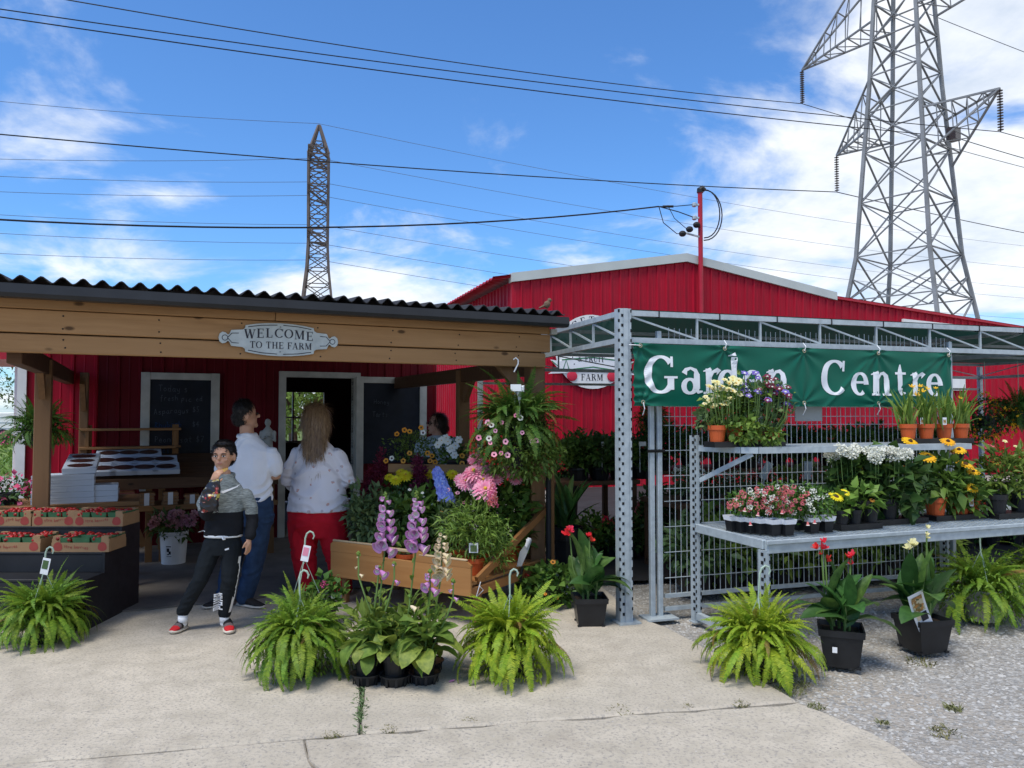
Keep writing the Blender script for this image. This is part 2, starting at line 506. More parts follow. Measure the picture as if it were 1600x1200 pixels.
    petal('pale_yellow', (0.76, 0.70, 0.30), (0.80, 0.76, 0.48))
    petal('coral', (0.62, 0.10, 0.12), (0.72, 0.26, 0.28))
    P['eye_dark'] = M('dark flower eye', (0.10, 0.01, 0.05), 0.7)
    P['eye_yel'] = M('yellow flower eye', (0.66, 0.38, 0.04), 0.8, var=0.3, scale=60)
    P['eye_brown'] = M('brown flower eye', (0.07, 0.03, 0.01), 0.8, var=0.3, scale=60)
mats()

# ================================================================== ground
def ground_mats():
    m, t, b = newmat('gravel ground')
    v = coords(t)
    big = noise(t, v, 0.7, 4); n1 = noise(t, v, 26, 6, 0.7)
    vo = nd(t, 'ShaderNodeTexVoronoi', _Scale=42.0); t.links.new(v, vo.inputs['Vector'])
    sep = nd(t, 'ShaderNodeSeparateColor'); t.links.new(vo.outputs['Color'], sep.inputs[0])
    out = ramp(t, sep.outputs[0], 0.0, 1.0, (0.20, 0.19, 0.175), (0.43, 0.42, 0.40))
    out = mixc(t, ramp(t, n1, 0.42, 0.62), out, (0.27, 0.245, 0.21))
    out = mixc(t, ramp(t, big, 0.45, 0.7), out, (0.34, 0.30, 0.25))
    t.links.new(out, b.inputs['Base Color']); b.inputs['Roughness'].default_value = 0.9
    bump(t, b, vo.outputs['Distance'], 0.8, 0.02)
    PAL['gravel'] = m
    PAL['weed'] = leafmat('dusty weed', (0.12, 0.135, 0.05), (0.22, 0.20, 0.09), 0.2, 0.7)
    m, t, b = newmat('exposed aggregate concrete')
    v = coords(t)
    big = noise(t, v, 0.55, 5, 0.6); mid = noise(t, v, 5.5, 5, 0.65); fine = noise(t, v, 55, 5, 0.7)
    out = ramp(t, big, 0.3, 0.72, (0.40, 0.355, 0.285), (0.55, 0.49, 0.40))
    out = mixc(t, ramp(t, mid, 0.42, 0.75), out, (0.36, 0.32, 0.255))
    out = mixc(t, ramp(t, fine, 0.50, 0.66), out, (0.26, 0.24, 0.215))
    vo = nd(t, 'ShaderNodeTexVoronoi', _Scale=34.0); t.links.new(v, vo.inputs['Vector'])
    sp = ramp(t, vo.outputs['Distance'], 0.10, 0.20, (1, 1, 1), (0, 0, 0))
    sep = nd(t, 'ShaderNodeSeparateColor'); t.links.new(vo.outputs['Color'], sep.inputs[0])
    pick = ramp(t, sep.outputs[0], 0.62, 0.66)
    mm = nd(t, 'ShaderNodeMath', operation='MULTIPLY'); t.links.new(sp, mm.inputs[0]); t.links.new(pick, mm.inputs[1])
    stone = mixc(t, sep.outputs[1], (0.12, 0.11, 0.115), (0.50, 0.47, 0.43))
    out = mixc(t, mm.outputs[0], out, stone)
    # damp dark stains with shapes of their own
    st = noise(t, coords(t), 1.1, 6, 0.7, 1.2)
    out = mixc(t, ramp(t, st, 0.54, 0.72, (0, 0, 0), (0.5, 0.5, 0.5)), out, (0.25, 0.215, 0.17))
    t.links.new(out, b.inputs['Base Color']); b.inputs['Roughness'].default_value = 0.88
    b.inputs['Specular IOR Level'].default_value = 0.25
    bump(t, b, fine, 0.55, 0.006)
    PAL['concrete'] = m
    m, t, b = newmat('mown grass')
    v = coords(t)
    out = ramp(t, noise(t, v, 1.2, 6, 0.7), 0.3, 0.7, (0.06, 0.11, 0.022), (0.17, 0.22, 0.05))
    t.links.new(out, b.inputs['Base Color']); b.inputs['Roughness'].default_value = 0.9
    bump(t, b, noise(t, v, 20, 4), 0.8, 0.05)
    PAL['grass'] = m
ground_mats()

g = MB(); g.add([(-900, -60, -0.035), (900, -60, -0.035), (900, 1400, -0.035), (-900, 1400, -0.035)], [(0, 1, 2, 3)])
tag(g.build('ground', PAL['gravel']), 'grey gravel yard', None, None, 'structure')

pave = bpy.data.objects.new('concrete_pavement', None); C.objects.link(pave)
tag(pave, 'worn beige concrete slabs in front of the open shed', None, None, 'structure')
def rough_edge(pts, amp=0.008, step=0.12, seed=0):
    """walk a polygon in short steps with a slightly broken outline"""
    r = random.Random(seed); out = []
    for i, p in enumerate(pts):
        q = pts[(i + 1) % len(pts)]
        L = math.hypot(q[0] - p[0], q[1] - p[1]); n = max(1, min(60, int(L / step)))
        for k in range(n):
            f = k / n
            a = amp if k else amp * 0.3
            out.append((p[0] + (q[0] - p[0]) * f + r.uniform(-a, a), p[1] + (q[1] - p[1]) * f + r.uniform(-a, a)))
    return out
def slab(pts, z=0.0, seed=0, amp=0.008):
    poly = rough_edge(pts, amp, 0.12, seed)
    mb = MB(); n = len(poly)
    cx = sum(p[0] for p in poly) / n; cy = sum(p[1] for p in poly) / n
    def inset(p, k):
        d = math.hypot(p[0] - cx, p[1] - cy); return (p[0] + (cx - p[0]) * k / d, p[1] + (cy - p[1]) * k / d)
    top = [inset(p, 0.012) for p in poly]
    P = [(x, y, z) for x, y in top] + [(x, y, z - 0.010) for x, y in poly] + [(x, y, z - 0.14) for x, y in poly]
    F = [tuple(range(n))]
    for r0 in (0, n):
        F += [(r0 + (k + 1) % n, r0 + k, r0 + k + n, r0 + (k + 1) % n + n) for k in range(n)]
    mb.add(P, F)
    return mb.build('slab', PAL['concrete'], pave)
J0, J1 = gp(80, 1195), gp(1240, 1098)
jd = (J1 - J0).normalized(); jn = Vector((-jd.y, jd.x, 0))
jl = J0 - jd * 7; jx = gp(563, 1146); jt = gp(567, 1065); jv = (jt - jx).normalized()
gap = 0.009
PAL['pylon'] = M('weathered pylon steel', (0.215, 0.22, 0.22), 0.6, metal=0.2, var=0.3, scale=1.0)
def xy(p): return (p.x, p.y)
vb = jx + jv * 9.0
e1, e2, e3, e4 = gp(1245, 1096), gp(1100, 1012), gp(1040, 980), gp(1000, 966)
slab([xy(jl + jn * gap), xy(jx + jn * gap - jd * gap), xy(vb - jd * gap), xy(vb - Vector((9, -2.4, 0))), xy(jl + Vector((-1.5, 10, 0)))], 0, 1)
slab([xy(jx + jn * gap + jd * gap), xy(e1 + jn * gap), xy(e2), xy(e3), xy(e4), (0.75, 7.6), (0.6, 12.3), xy(vb + jd * gap)], 0, 2)
cx0, cx1 = gp(477, 1152), gp(492, 1200); cd = (cx1 - cx0).normalized()
slab([xy(jl - jn * gap), xy(jl + Vector((1, -6, 0))), xy(cx0 + cd * 4.5 - jd * 0.004), xy(cx0 - jn * gap - jd * 0.004)], -0.006, 3)
slab([xy(cx0 - jn * gap + jd * 0.005), xy(cx0 + cd * 4.5 + jd * 0.005), (2.9, -1.2), xy(gp(1480, 1215)), xy(gp(1400, 1165)), xy(gp(1320, 1125)), xy(e1 - jn * gap)], -0.004, 4, 0.02)

# loose stone over the yard on the east side
def pebbles():
    n = 34000
    X = rng.uniform(0.9, 6.2, n); Y = rng.uniform(2.6, 7.4, n)
    # keep off the slabs: the slab edge as a polyline X(Y)
    ex = np.interp(Y, [2.6, gp(1480, 1215).y, gp(1400, 1165).y, gp(1320, 1125).y, e1.y, e2.y, e3.y, e4.y, 7.6],
                   [2.6, gp(1480, 1215).x, gp(1400, 1165).x, gp(1320, 1125).x, e1.x, e2.x, e3.x, e4.x, 0.75])
    keep = X > ex + rng.normal(0.02, 0.05, n)
    X, Y = X[keep], Y[keep]; n = len(X)
    s = rng.gamma(4.0, 0.0016, n) + 0.003
    base = np.array([[1, 0, 0], [0.31, 0.95, 0], [-0.81, 0.59, 0], [-0.81, -0.59, 0], [0.31, -0.95, 0], [0.1, 0.05, 0.62]], dtype=float)
    V = np.repeat(base[None], n, 0) * rng.uniform(0.65, 1.35, (n, 6, 1))
    V[:, :, 0] *= rng.uniform(0.8, 1.6, (n, 1))
    a = rng.uniform(0, 2 * PI, n); ca, sa = np.cos(a)[:, None], np.sin(a)[:, None]
    x = V[:, :, 0] * ca - V[:, :, 1] * sa; y = V[:, :, 0] * sa + V[:, :, 1] * ca
    V = np.stack([x, y, V[:, :, 2]], 2) * s[:, None, None]
    V += np.stack([X, Y, np.full(n, -0.034)], 1)[:, None, :]
    F = np.array([[0, 1, 5], [1, 2, 5], [2, 3, 5], [3, 4, 5], [4, 0, 5]])
    F = (F[None] + (np.arange(n) * 6)[:, None, None]).reshape(-1, 3)
    me = np_mesh('gravel', V.reshape(-1, 3), F, M('limestone chips', (0.33, 0.32, 0.30), 0.9, var=0.1, island=0.38))
    tag(link('gravel', me), 'loose grey limestone chips over the yard', 'gravel', None, 'stuff')
pebbles()

# weed fabric under the plant benches
g = MB(); nx, ny = 24, 18
for j in range(ny + 1):
    for i in range(nx + 1):
        x = 0.85 + 11.0 * i / nx; y = 7.15 + 0.16 * x + 9 * j / ny
        g.v.append((x, y, 0.006 + 0.012 * mnoise.noise((x * 1.7, y * 1.7, 0)) + 0.012))
for j in range(ny):
    for i in range(nx):
        a = j * (nx + 1) + i; g.f.append((a, a + 1, a + nx + 2, a + nx + 1)); g.m.append(0)
tag(g.build('weed_fabric', PAL['fabric'], smooth=True), 'black ground cover fabric under the garden centre benches', None, None, 'structure')

# weeds in the joints
def tuft(mb, x, y, z, r, h, n, rnd):
    for _ in range(n):
        a = rnd.uniform(0, 2 * PI); d = r * math.sqrt(rnd.random()); px_, py_ = x + d * math.cos(a), y + d * math.sin(a)
        hh = h * rnd.uniform(0.4, 1.1); w = hh * rnd.uniform(0.15, 0.4); b_ = rnd.uniform(0, 2 * PI)
        lx, ly = math.cos(b_), math.sin(b_); le = rnd.uniform(0.1, 0.9) * hh
        mb.add([(px_ - ly * w / 2, py_ + lx * w / 2, z), (px_ + ly * w / 2, py_ - lx * w / 2, z),
                (px_ + lx * le + ly * w / 3, py_ + ly * le - lx * w / 3, z + hh * 0.6), (px_ + lx * le * 1.7, py_ + ly * le * 1.7, z + hh * 0.72)], [(0, 1, 2, 3)])
r_ = random.Random(4)
w = MB()
for i in range(70):
    p = jx.lerp(jt, r_.random() ** 0.8); tuft(w, p.x + r_.gauss(0, 0.012), p.y, -0.012, 0.02, 0.03, 5, r_)
tag(w.build('joint_weeds', PAL['leaf_g']), 'weeds filling the short slab joint below the foxglove tray', 'weeds', None, 'stuff')
for lab, pxs in (('small weed tufts along the long slab joint', [(520, 1150, .05), (608, 1142, .04), (735, 1127, .03), (968, 1112, .07), (1158, 1101, .05), (1075, 1106, .02)]),
                 ('moss and weeds at the gravel edge by the yellow fern', [(1235, 1080, .09), (1275, 1105, .05), (1250, 1070, .06), (1380, 1130, .03)])):
    w = MB()
    for a, b_, rr in pxs:
        p = gp(a, b_, -0.01); tuft(w, p.x, p.y, -0.012, rr, 0.024, int(60 + rr * 900), r_)
    tag(w.build('edge_weeds', PAL['weed']), lab, 'weeds', None, 'stuff')
for (a, b_, rr, lab) in ((1440, 1035, .11, 'dandelion weed growing before the tagged black pot'), (1475, 1145, .09, 'flat weed in the open gravel near the picture corner'), (1490, 1108, .05, 'tiny weed patch alone in the gravel')):
    w = MB(); p = gp(a, b_, -0.03); tuft(w, p.x, p.y, -0.034, rr * .9, 0.035, 70, r_)
    o = tag(w.build('gravel_weed', PAL['weed']), lab, 'weed')
    o['kind'] = 'stuff'

# ================================================================== the open shed
A = Vector((-3.31, 4.97, 0)); SA = R(25.5)
su = Vector((math.cos(SA), math.sin(SA), 0)); sn = Vector((-math.sin(SA), math.cos(SA), 0))
def S(s, t, z=0.0): return A + su * s + sn * t + Vector((0, 0, z))
def s_of(px, t):
    k = (px - 800) / 1200; o = A + sn * t
    return (k * o.y - o.x) / (su.x - k * su.y)
def t_of(px, s):
    k = (px - 800) / 1200; o = A + su * s
    return (k * o.y - o.x) / (sn.x - k * sn.y)
BT = 4.3                                     # depth of the shed
shed = thing('market_shed', 'open timber market shed with corrugated black roof', 'shed', A, SA)
SL, SR = -0.45, s_of(866, 0)
# roof sheets, corrugated
per, amp = 0.115, 0.021
def corr_sheet(s0, s1, y0, y1, z0, z1, k=8):
    n = int(round((s1 - s0) / per * k)); top = []; F = []
    P = []
    for (y, z) in ((y0, z0), (y1, z1)):
        for dz_ in (0.0, -0.007):
            for i in range(n + 1):
                s = s0 + (s1 - s0) * i / n
                P.append((s, y, z + amp * (1 + .22 * mnoise.noise((s * 2.3, 0, 1))) * math.cos(2 * PI * (s + .012 * mnoise.noise((s * 3.1, 4, 0))) / per) + dz_ + .006 * mnoise.noise((s * 1.1, 9, 0))))
    m = n + 1
    for i in range(n):
        F.append((i, i + 1, 2 * m + i + 1, 2 * m + i))
        F.append((m + i + 1, m + i, 3 * m + i, 3 * m + i + 1))
        F.append((i + 1, i, m + i, m + i + 1)); F.append((2 * m + i, 2 * m + i + 1, 3 * m + i + 1, 3 * m + i))
    mb = MB(); mb.add(P, F); return mb
ns = 6
for i in range(ns):
    a = SL + (SR - SL) * i / ns; b_ = SL + (SR - SL) * (i + 1) / ns
    corr_sheet(a, b_ + 0.02, -0.16, BT, 2.462 + 0.002 * (i % 2), 2.80 + 0.002 * (i % 2)).build('roof_sheet', PAL['roofing'], shed, smooth=False)
# fascia, gutter and the three courses of boards
MB().bbox(SL, SR + 0.0, -0.075, -0.045, 2.365, 2.437).build('fascia', PAL['post'], shed)
gu = MB()
prof = [(-0.20, 2.415), (-0.205, 2.36), (-0.185, 2.335), (-0.10, 2.335), (-0.079, 2.36), (-0.079, 2.40)]
for s in (SL, SR + 0.04):
    gu.v += [(s, y, z) for y, z in prof] + [(s, y * 0.985 + (0.004 if y < -0.15 else 0), z + 0.006) for y, z in prof]
k = len(prof)
for i in range(k - 1):
    gu.f += [(i, i + 1, 2 * k + i + 1, 2 * k + i), (k + i + 1, k + i, 3 * k + i, 3 * k + i + 1)]; gu.m += [0, 0]
gu.f += [tuple(range(k)), tuple(reversed(range(2 * k, 3 * k)))]; gu.m += [0, 0]
gu.build('gutter', PAL['gutter'], shed)
sj = s_of(428, 0)
MB().cham(SL, sj - 0.002, -0.035, 0.0, 2.284, 2.362, 0.004).build('trim_board', PAL['beam'], shed)
MB().cham(sj + 0.002, SR - 0.06, -0.035, 0.0, 2.284, 2.362, 0.004).build('trim_board', PAL['beam'], shed)
MB().cham(SL, SR - 0.045, -0.014, 0.03, 2.128, 2.280, 0.005).build('fascia_board', PAL['beam'], shed)
MB().cham(SL, SR - 0.085, -0.002, 0.045, 1.995, 2.119, 0.006).build('fascia_board', PAL['beam'], shed)
MB().cham(SL, SR - 0.1, 0.05, 0.14, 2.02, 2.30, 0.005).build('header_beam', PAL['dark_wood'], shed)
nail = MB().lathe([(0.0, 0), (0.006, 0), (0.005, 0.003), (0, 0.003)], 8).mesh('nail', PAL['hole'])
for i in range(9):
    for z, y in ((2.16, -.0145), (2.25, -.0145), (2.03, -.0025), (2.09, -.0025)):
        link('nail', nail, shed, (SL + .25 + i * .56 + random.uniform(-.02, .02), y, z + random.uniform(-.006, .006)), (PI / 2, 0, 0))
MB().bbox(SR - 0.05, SR + 0.005, -0.045, 0.03, 2.285, 2.33).build('end_block', PAL['off_white'], shed)
PAL['shaded_floor'] = M('shed floor with painted shade', (0.15, 0.135, 0.12), 0.85, var=0.35, scale=2.5, bmp=0.3, bscale=50)  # floor colour carries the shade of the roof
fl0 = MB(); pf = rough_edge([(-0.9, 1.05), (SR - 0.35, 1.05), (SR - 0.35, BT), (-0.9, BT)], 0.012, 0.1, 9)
fl0.prism([(x, y) for x, y in pf], 0.008, lambda x, y, d: (x, y, 0.012 - d)); fl0.build('floor', PAL['shaded_floor'], shed)  # thin dark sheet added over the slabs to deepen the shade inside
# posts, braces, rafters
sfr = s_of(836, 0.12); tmr = t_of(723, sfr); sfl = s_of(68, tmr)
sbl = s_of(132, BT - 0.12)
def post(s, t, w_=0.14, z1=2.06, m='post'): return MB().cham(s - w_ / 2, s + w_ / 2, t - w_ / 2, t + w_ / 2, 0.0, z1, 0.006).build('post', PAL[m], shed)
post(sfl, tmr, 0.125); post(sfr, 0.13, 0.14); post(sfr, tmr, 0.12); post(sbl, BT - 0.16, 0.09); 
def brace(p, q, w_=0.05, h_=0.10): return MB().bar(p, q, w_, h_).build('knee_brace', PAL['post'], shed)
brace((sfr - 0.08, 0.13, 1.75), (sfr - 0.36, 0.13, 2.06)); brace((sfl, tmr + 0.06, 1.75), (sfl, tmr + 0.34, 2.05))
brace((sfr, tmr - 0.06, 1.75), (sfr, tmr - 0.34, 2.05)); brace((sbl, BT - 0.2, 1.65), (sbl, BT - 0.5, 1.95)); brace((sfl, tmr - 0.06, 1.75), (sfl, tmr - 0.34, 2.05))
for s in (sfl, sfr):
    MB().cham(s - 0.045, s + 0.045, 0.15, BT, 1.93, 2.08, 0.005).build('side_beam', PAL['dark_wood'], shed)
for i in range(8):
    s = SL + 0.1 + (SR - SL - 0.2) * i / 7
    MB().bar((s, 0.06, 2.385), (s, BT, 2.715), 0.045, 0.12).build('rafter', PAL['dark_wood'], shed)

# ================================================================== red farm store behind the shed
store = thing('farm_store', 'red sheet metal farm store behind the open shed', 'building', S(0, BT, 0), SA)
def panel(parent, s0, s1, z0, zt, mat, rib=0.022, back=0.0, name='panel', rw=0.05):
    """one pressed sheet: a flat pan with a raised rib at its end; zt gives the top at s"""
    xs = [(s0, 0), (s1 - rw, 0), (s1 - rw * 0.72, -rib), (s1 - rw * 0.28, -rib), (s1, 0)]
    mid = (s0 + s1 - rw) / 2
    xs = [(s0, 0), (mid - 0.012, 0), (mid, -rib * 0.22), (mid + 0.012, 0)] + xs[1:]
    P = [(x, y + back, z0) for x, y in xs] + [(x, y + back, zt(x)) for x, y in xs]
    n = len(xs); mb = MB(); mb.add(P, [(i, i + 1, n + i + 1, n + i) for i in range(n - 1)])
    return mb.build(name, mat, parent)
d0, d1 = s_of(446, BT), s_of(552, BT)         # doorway
e_r = s_of(682, BT); e_l = s_of(42, BT)
DZ = 2.06
step = 0.245
def wall_run(a, b_, z0, z1):
    n = max(1, int(round((b_ - a) / step)))
    for i in range(n): panel(store, a + (b_ - a) * i / n, a + (b_ - a) * (i + 1) / n, z0, lambda s: z1, PAL['red' if a + (b_ - a) * i / n < sbl - .1 else 'red_shaded'])  # panels under the shed roof take the red with shade painted in
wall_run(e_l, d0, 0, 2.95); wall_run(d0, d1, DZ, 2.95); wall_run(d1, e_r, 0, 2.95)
for a, b_, z0 in ((e_l, d0, 0), (d0, d1, DZ), (d1, e_r, 0)):
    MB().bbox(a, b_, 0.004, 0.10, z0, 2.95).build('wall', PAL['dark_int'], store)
RD = 4.2
o = MB(); o.bbox(e_l, e_l + 0.1, 0.1, RD, 0, 2.95); o.build('wall', PAL['red_trim'], store)
MB().bbox(e_r - 0.1, e_r, 0.1, RD, 0, 2.95).build('wall', PAL['red_trim'], store)
MB().bbox(e_l - 0.5, e_r + 0.1, -0.02, RD + 0.2, 2.955, 3.03).build('roof', PAL['roofing'], store)
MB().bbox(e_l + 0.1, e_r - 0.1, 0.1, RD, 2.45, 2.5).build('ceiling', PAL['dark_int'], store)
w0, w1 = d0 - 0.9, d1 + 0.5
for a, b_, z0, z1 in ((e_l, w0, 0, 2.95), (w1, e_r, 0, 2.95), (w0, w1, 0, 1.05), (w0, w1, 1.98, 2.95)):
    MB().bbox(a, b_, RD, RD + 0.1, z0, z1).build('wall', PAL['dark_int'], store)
wf = MB(); wf.bbox(w0, w1, RD + 0.02, RD + 0.06, 1.05, 1.09); wf.bbox(w0, w1, RD + 0.02, RD + 0.06, 1.5, 1.53)
for i in range(5):
    x = w0 + (w1 - w0) * i / 4; wf.bbox(x - 0.015, x + 0.015, RD + 0.015, RD + 0.065, 1.09, 1.98)
wf.build('window_frame', PAL['off_white'], store)
df = MB(); fw = 0.085
df.bbox(d0 - fw, d0, -0.05, 0.11, 0, DZ); df.bbox(d1, d1 + fw, -0.05, 0.11, 0, DZ); df.bbox(d0 - fw, d1 + fw, -0.052, 0.112, DZ, DZ + 0.075)
df.build('door_frame', PAL['off_white'], store)
MB().bbox(e_l - 0.09, e_l - 0.002, -0.05, 0.1, 0, 2.95).build('corner_trim', PAL['white'], store)
# red eave and a white porch post further west
porch = thing('side_porch', 'red edged side porch on a white post beyond the shed', 'porch', at(30, 700, 9.6).xy.to_3d(), SA)
MB().cham(-0.06, 0.06, -0.06, 0.06, 0, 2.25, 0.006).build('post', PAL['white'], porch)
MB().cham(0.07, 0.13, -0.2, -0.12, 0, 2.25, 0.006).build('post', PAL['galv_far'], porch)
MB().bbox(-2.6, 0.2, -0.25, 1.6, 2.25, 2.42).build('eave', PAL['red_trim'], porch)

# chalkboards and handwriting
def chalk_stroke(mb, pts, wd, fn):
    for (x0, y0), (x1, y1) in zip(pts[:-1], pts[1:]):
        L = math.hypot(x1 - x0, y1 - y0) or 1e-6; nx_, ny_ = -(y1 - y0) / L * wd / 2, (x1 - x0) / L * wd / 2
        mb.add([fn(x0 + nx_, y0 + ny_), fn(x0 - nx_, y0 - ny_), fn(x1 - nx_, y1 - ny_), fn(x1 + nx_, y1 + ny_)], [(0, 1, 2, 3)])
HAND = {  # loose handwritten letters on a 0..1 square
    'a': [[(.8, .55), (.4, .6), (.15, .3), (.4, 0), (.75, .25), (.8, .55), (.8, .05), (1, 0)]], 'b': [[(.2, 1), (.2, 0), (.7, .05), (.8, .4), (.25, .5)]],
    'c': [[(.85, .5), (.4, .6), (.1, .25), (.45, 0), (.9, .12)]], 'd': [[(.75, .5), (.3, .55), (.15, .15), (.5, 0), (.75, .3)], [(.8, 1), (.78, 0), (1, .03)]],
    'e': [[(.15, .3), (.8, .35), (.55, .62), (.15, .35), (.4, 0), (.9, .12)]], 'f': [[(.8, .95), (.5, 1), (.4, .6), (.35, -.3)], [(.1, .5), (.75, .55)]],
    'g': [[(.8, .5), (.3, .58), (.2, .15), (.7, .1), (.8, .5), (.75, -.3), (.2, -.25)]], 'h': [[(.15, 1), (.15, 0)], [(.15, .4), (.55, .6), (.8, .4), (.8, 0)]],
    'i': [[(.4, .55), (.4, 0), (.6, 0)]], 'l': [[(.4, 1), (.38, 0), (.7, 0)]], 'n': [[(.15, .55), (.15, 0)], [(.15, .4), (.5, .6), (.8, .4), (.82, 0)]],
    'o': [[(.5, .6), (.15, .3), (.45, 0), (.85, .25), (.5, .6)]], 'p': [[(.2, .55), (.15, -.35)], [(.18, .45), (.7, .6), (.8, .2), (.2, .08)]],
    'r': [[(.2, .55), (.2, 0)], [(.2, .35), (.5, .6), (.85, .5)]], 's': [[(.8, .5), (.4, .6), (.25, .4), (.7, .25), (.6, 0), (.15, .05)]],
    't': [[(.45, .95), (.42, .1), (.8, 0)], [(.1, .6), (.8, .65)]], 'u': [[(.15, .55), (.2, .05), (.6, 0), (.8, .4), (.8, .55), (.82, 0)]],
    'y': [[(.15, .55), (.4, .1), (.8, .2)], [(.85, .55), (.7, -.3), (.2, -.3)]], 'm': [[(.05, .55), (.08, 0)], [(.08, .4), (.3, .6), (.48, .4), (.48, 0)], [(.48, .4), (.75, .6), (.92, .4), (.95, 0)]],
    'A': [[(0, 0), (.4, 1), (.85, 0)], [(.15, .4), (.7, .4)]], 'R': [[(.15, 0), (.2, 1), (.8, .8), (.2, .5), (.9, 0)]], 'P': [[(.2, 0), (.2, 1), (.8, .85), (.75, .5), (.2, .5)]],
    'Z': [[(.1, .95), (.85, 1), (.1, 0), (.95, .05)]], 'W': [[(0, 1), (.25, 0), (.5, .7), (.75, 0), (1, 1)]], 'T': [[(0, 1), (1, 1)], [(.5, 1), (.45, 0)]], 'H': [[(.1, 1), (.1, 0)], [(.85, 1), (.85, 0)], [(.1, .5), (.85, .5)]],
    '7': [[(.1, 1), (.85, 1), (.4, 0)], [(.3, .5), (.75, .5)]], '$': [[(.85, .8), (.3, .85), (.25, .55), (.8, .4), (.7, .1), (.1, .15)], [(.5, 1.1), (.5, -.1)]], '9': [[(.8, .7), (.4, 1), (.2, .7), (.75, .65), (.7, 0)]], '.': [[(.3, 0), (.45, .05)]], '5': [[(.8, 1), (.3, 1), (.25, .55), (.7, .5), (.7, .1), (.15, .05)]], '0': [[(.5, 1), (.15, .5), (.5, 0), (.85, .5), (.5, 1)]],
    '/': [[(.1, 0), (.9, 1)]], '4': [[(.6, 0), (.65, 1), (.1, .4), (.9, .4)]]}
def handwrite(mb, text, x, y, h, fn, rnd, wd=0.007):
    for ch in text:
        for st in HAND.get(ch, []):
            chalk_stroke(mb, [(x + (a + rnd.uniform(-.04, .04)) * h * 0.62, y + b_ * h) for a, b_ in st], wd, fn)
        x += h * (0.66 if ch != ' ' else 0.5); y += rnd.uniform(-.006, .006)
def chalkboard(px0, px1, label, lines, z0=0.92, z1=2.0):
    a, b_ = s_of(px0, BT - 0.06), s_of(px1, BT - 0.06); t_ = thing('chalkboard', label, 'chalkboard', S((a + b_) / 2, BT - 0.06, 0), SA)
    hw = (b_ - a) / 2; f = 0.10
    MB().bbox(-hw + f, hw - f, -0.005, 0.02, z0, z1).build('board', PAL['slate'], t_)
    for x0, x1, za, zb in ((-hw, -hw + f, z0 - 0.25, z1 + 0.085), (hw - f, hw, z0 - 0.25, z1 + 0.085)):
        MB().cham(x0, x1, -0.025, 0.025, za, zb, 0.004).build('frame', PAL['off_white'], t_)
    MB().cham(-hw + f + 0.001, hw - f - 0.001, -0.023, 0.023, z1, z1 + 0.083, 0.004).build('frame', PAL['off_white'], t_)
    rnd = random.Random(px0); c1, c2 = MB(), MB()
    fn = lambda x, y: (x, -0.0075, y)
    for txt, x, y, h, blue in lines: handwrite(c2 if blue else c1, txt, -hw + f + x * .9, y, h * .82, fn, rnd, .006)
    if c1.v: c1.build('chalk_writing', PAL['chalk'], t_)['kind'] = 'stuff'
    if c2.v: c2.build('chalk_writing', PAL['chalk_blue'], t_)['kind'] = 'stuff'
    return t_
chalkboard(220, 343, 'framed chalkboard with handwritten produce prices behind the boy', [('Today s', .10, 1.86, .09, 0), ('fresh picked', .12, 1.75, .075, 0), ('Asparagus', .05, 1.58, .08, 0), ('$5', .52, 1.61, .08, 0),
    ('Rhubarb', .06, 1.42, .08, 1), ('$4', .52, 1.43, .08, 0), ('Peonies', .06, 1.25, .085, 0), ('at $7', .42, 1.24, .09, 0), ('Pies', .06, 1.11, .08, 1), ('Zucchini', .04, .98, .075, 0)])
chalkboard(556, 666, 'framed dark chalkboard to the east of the doorway', [('Honey', .16, 1.72, .08, 0), ('Tarts', .14, 1.55, .08, 0)])

# ================================================================== big red barn
BA = at(800, 432, 16.0); BB = at(1305, 462, 18.6); BA0 = Vector((BA.x, BA.y, 0))
BAng = math.atan2(BB.y - BA.y, BB.x - BA.x); BL = (BB - BA).xy.length
barn = thing('red_barn', 'big red metal barn with pale gable trim', 'barn', BA0, BAng)
ze = (BA.z + BB.z) / 2 - 0.10
zr = at(1070, 408, 17.3).z
def zg(s): return ze + (zr - ze) * (1 - abs(s - BL / 2) / (BL / 2))
n = 36
for i in range(n):
    a, b_ = BL * i / n, BL * (i + 1) / n
    panel(barn, a, b_, 0.0, zg, PAL['red'], 0.03, name='panel', rw=0.06)
# lean-to on the east side, in the same plane
LL = 9.0; zl0 = ze + 0.02; zl1 = zl0 - 0.085 * LL
zle = lambda s: zl0 + (zl1 - zl0) * (s - BL) / LL
for i in range(38):
    panel(barn, BL + LL * i / 38, BL + LL * (i + 1) / 38, 0.0, zle, PAL['red'], 0.03, name='panel', rw=0.06)
BD = 14.0
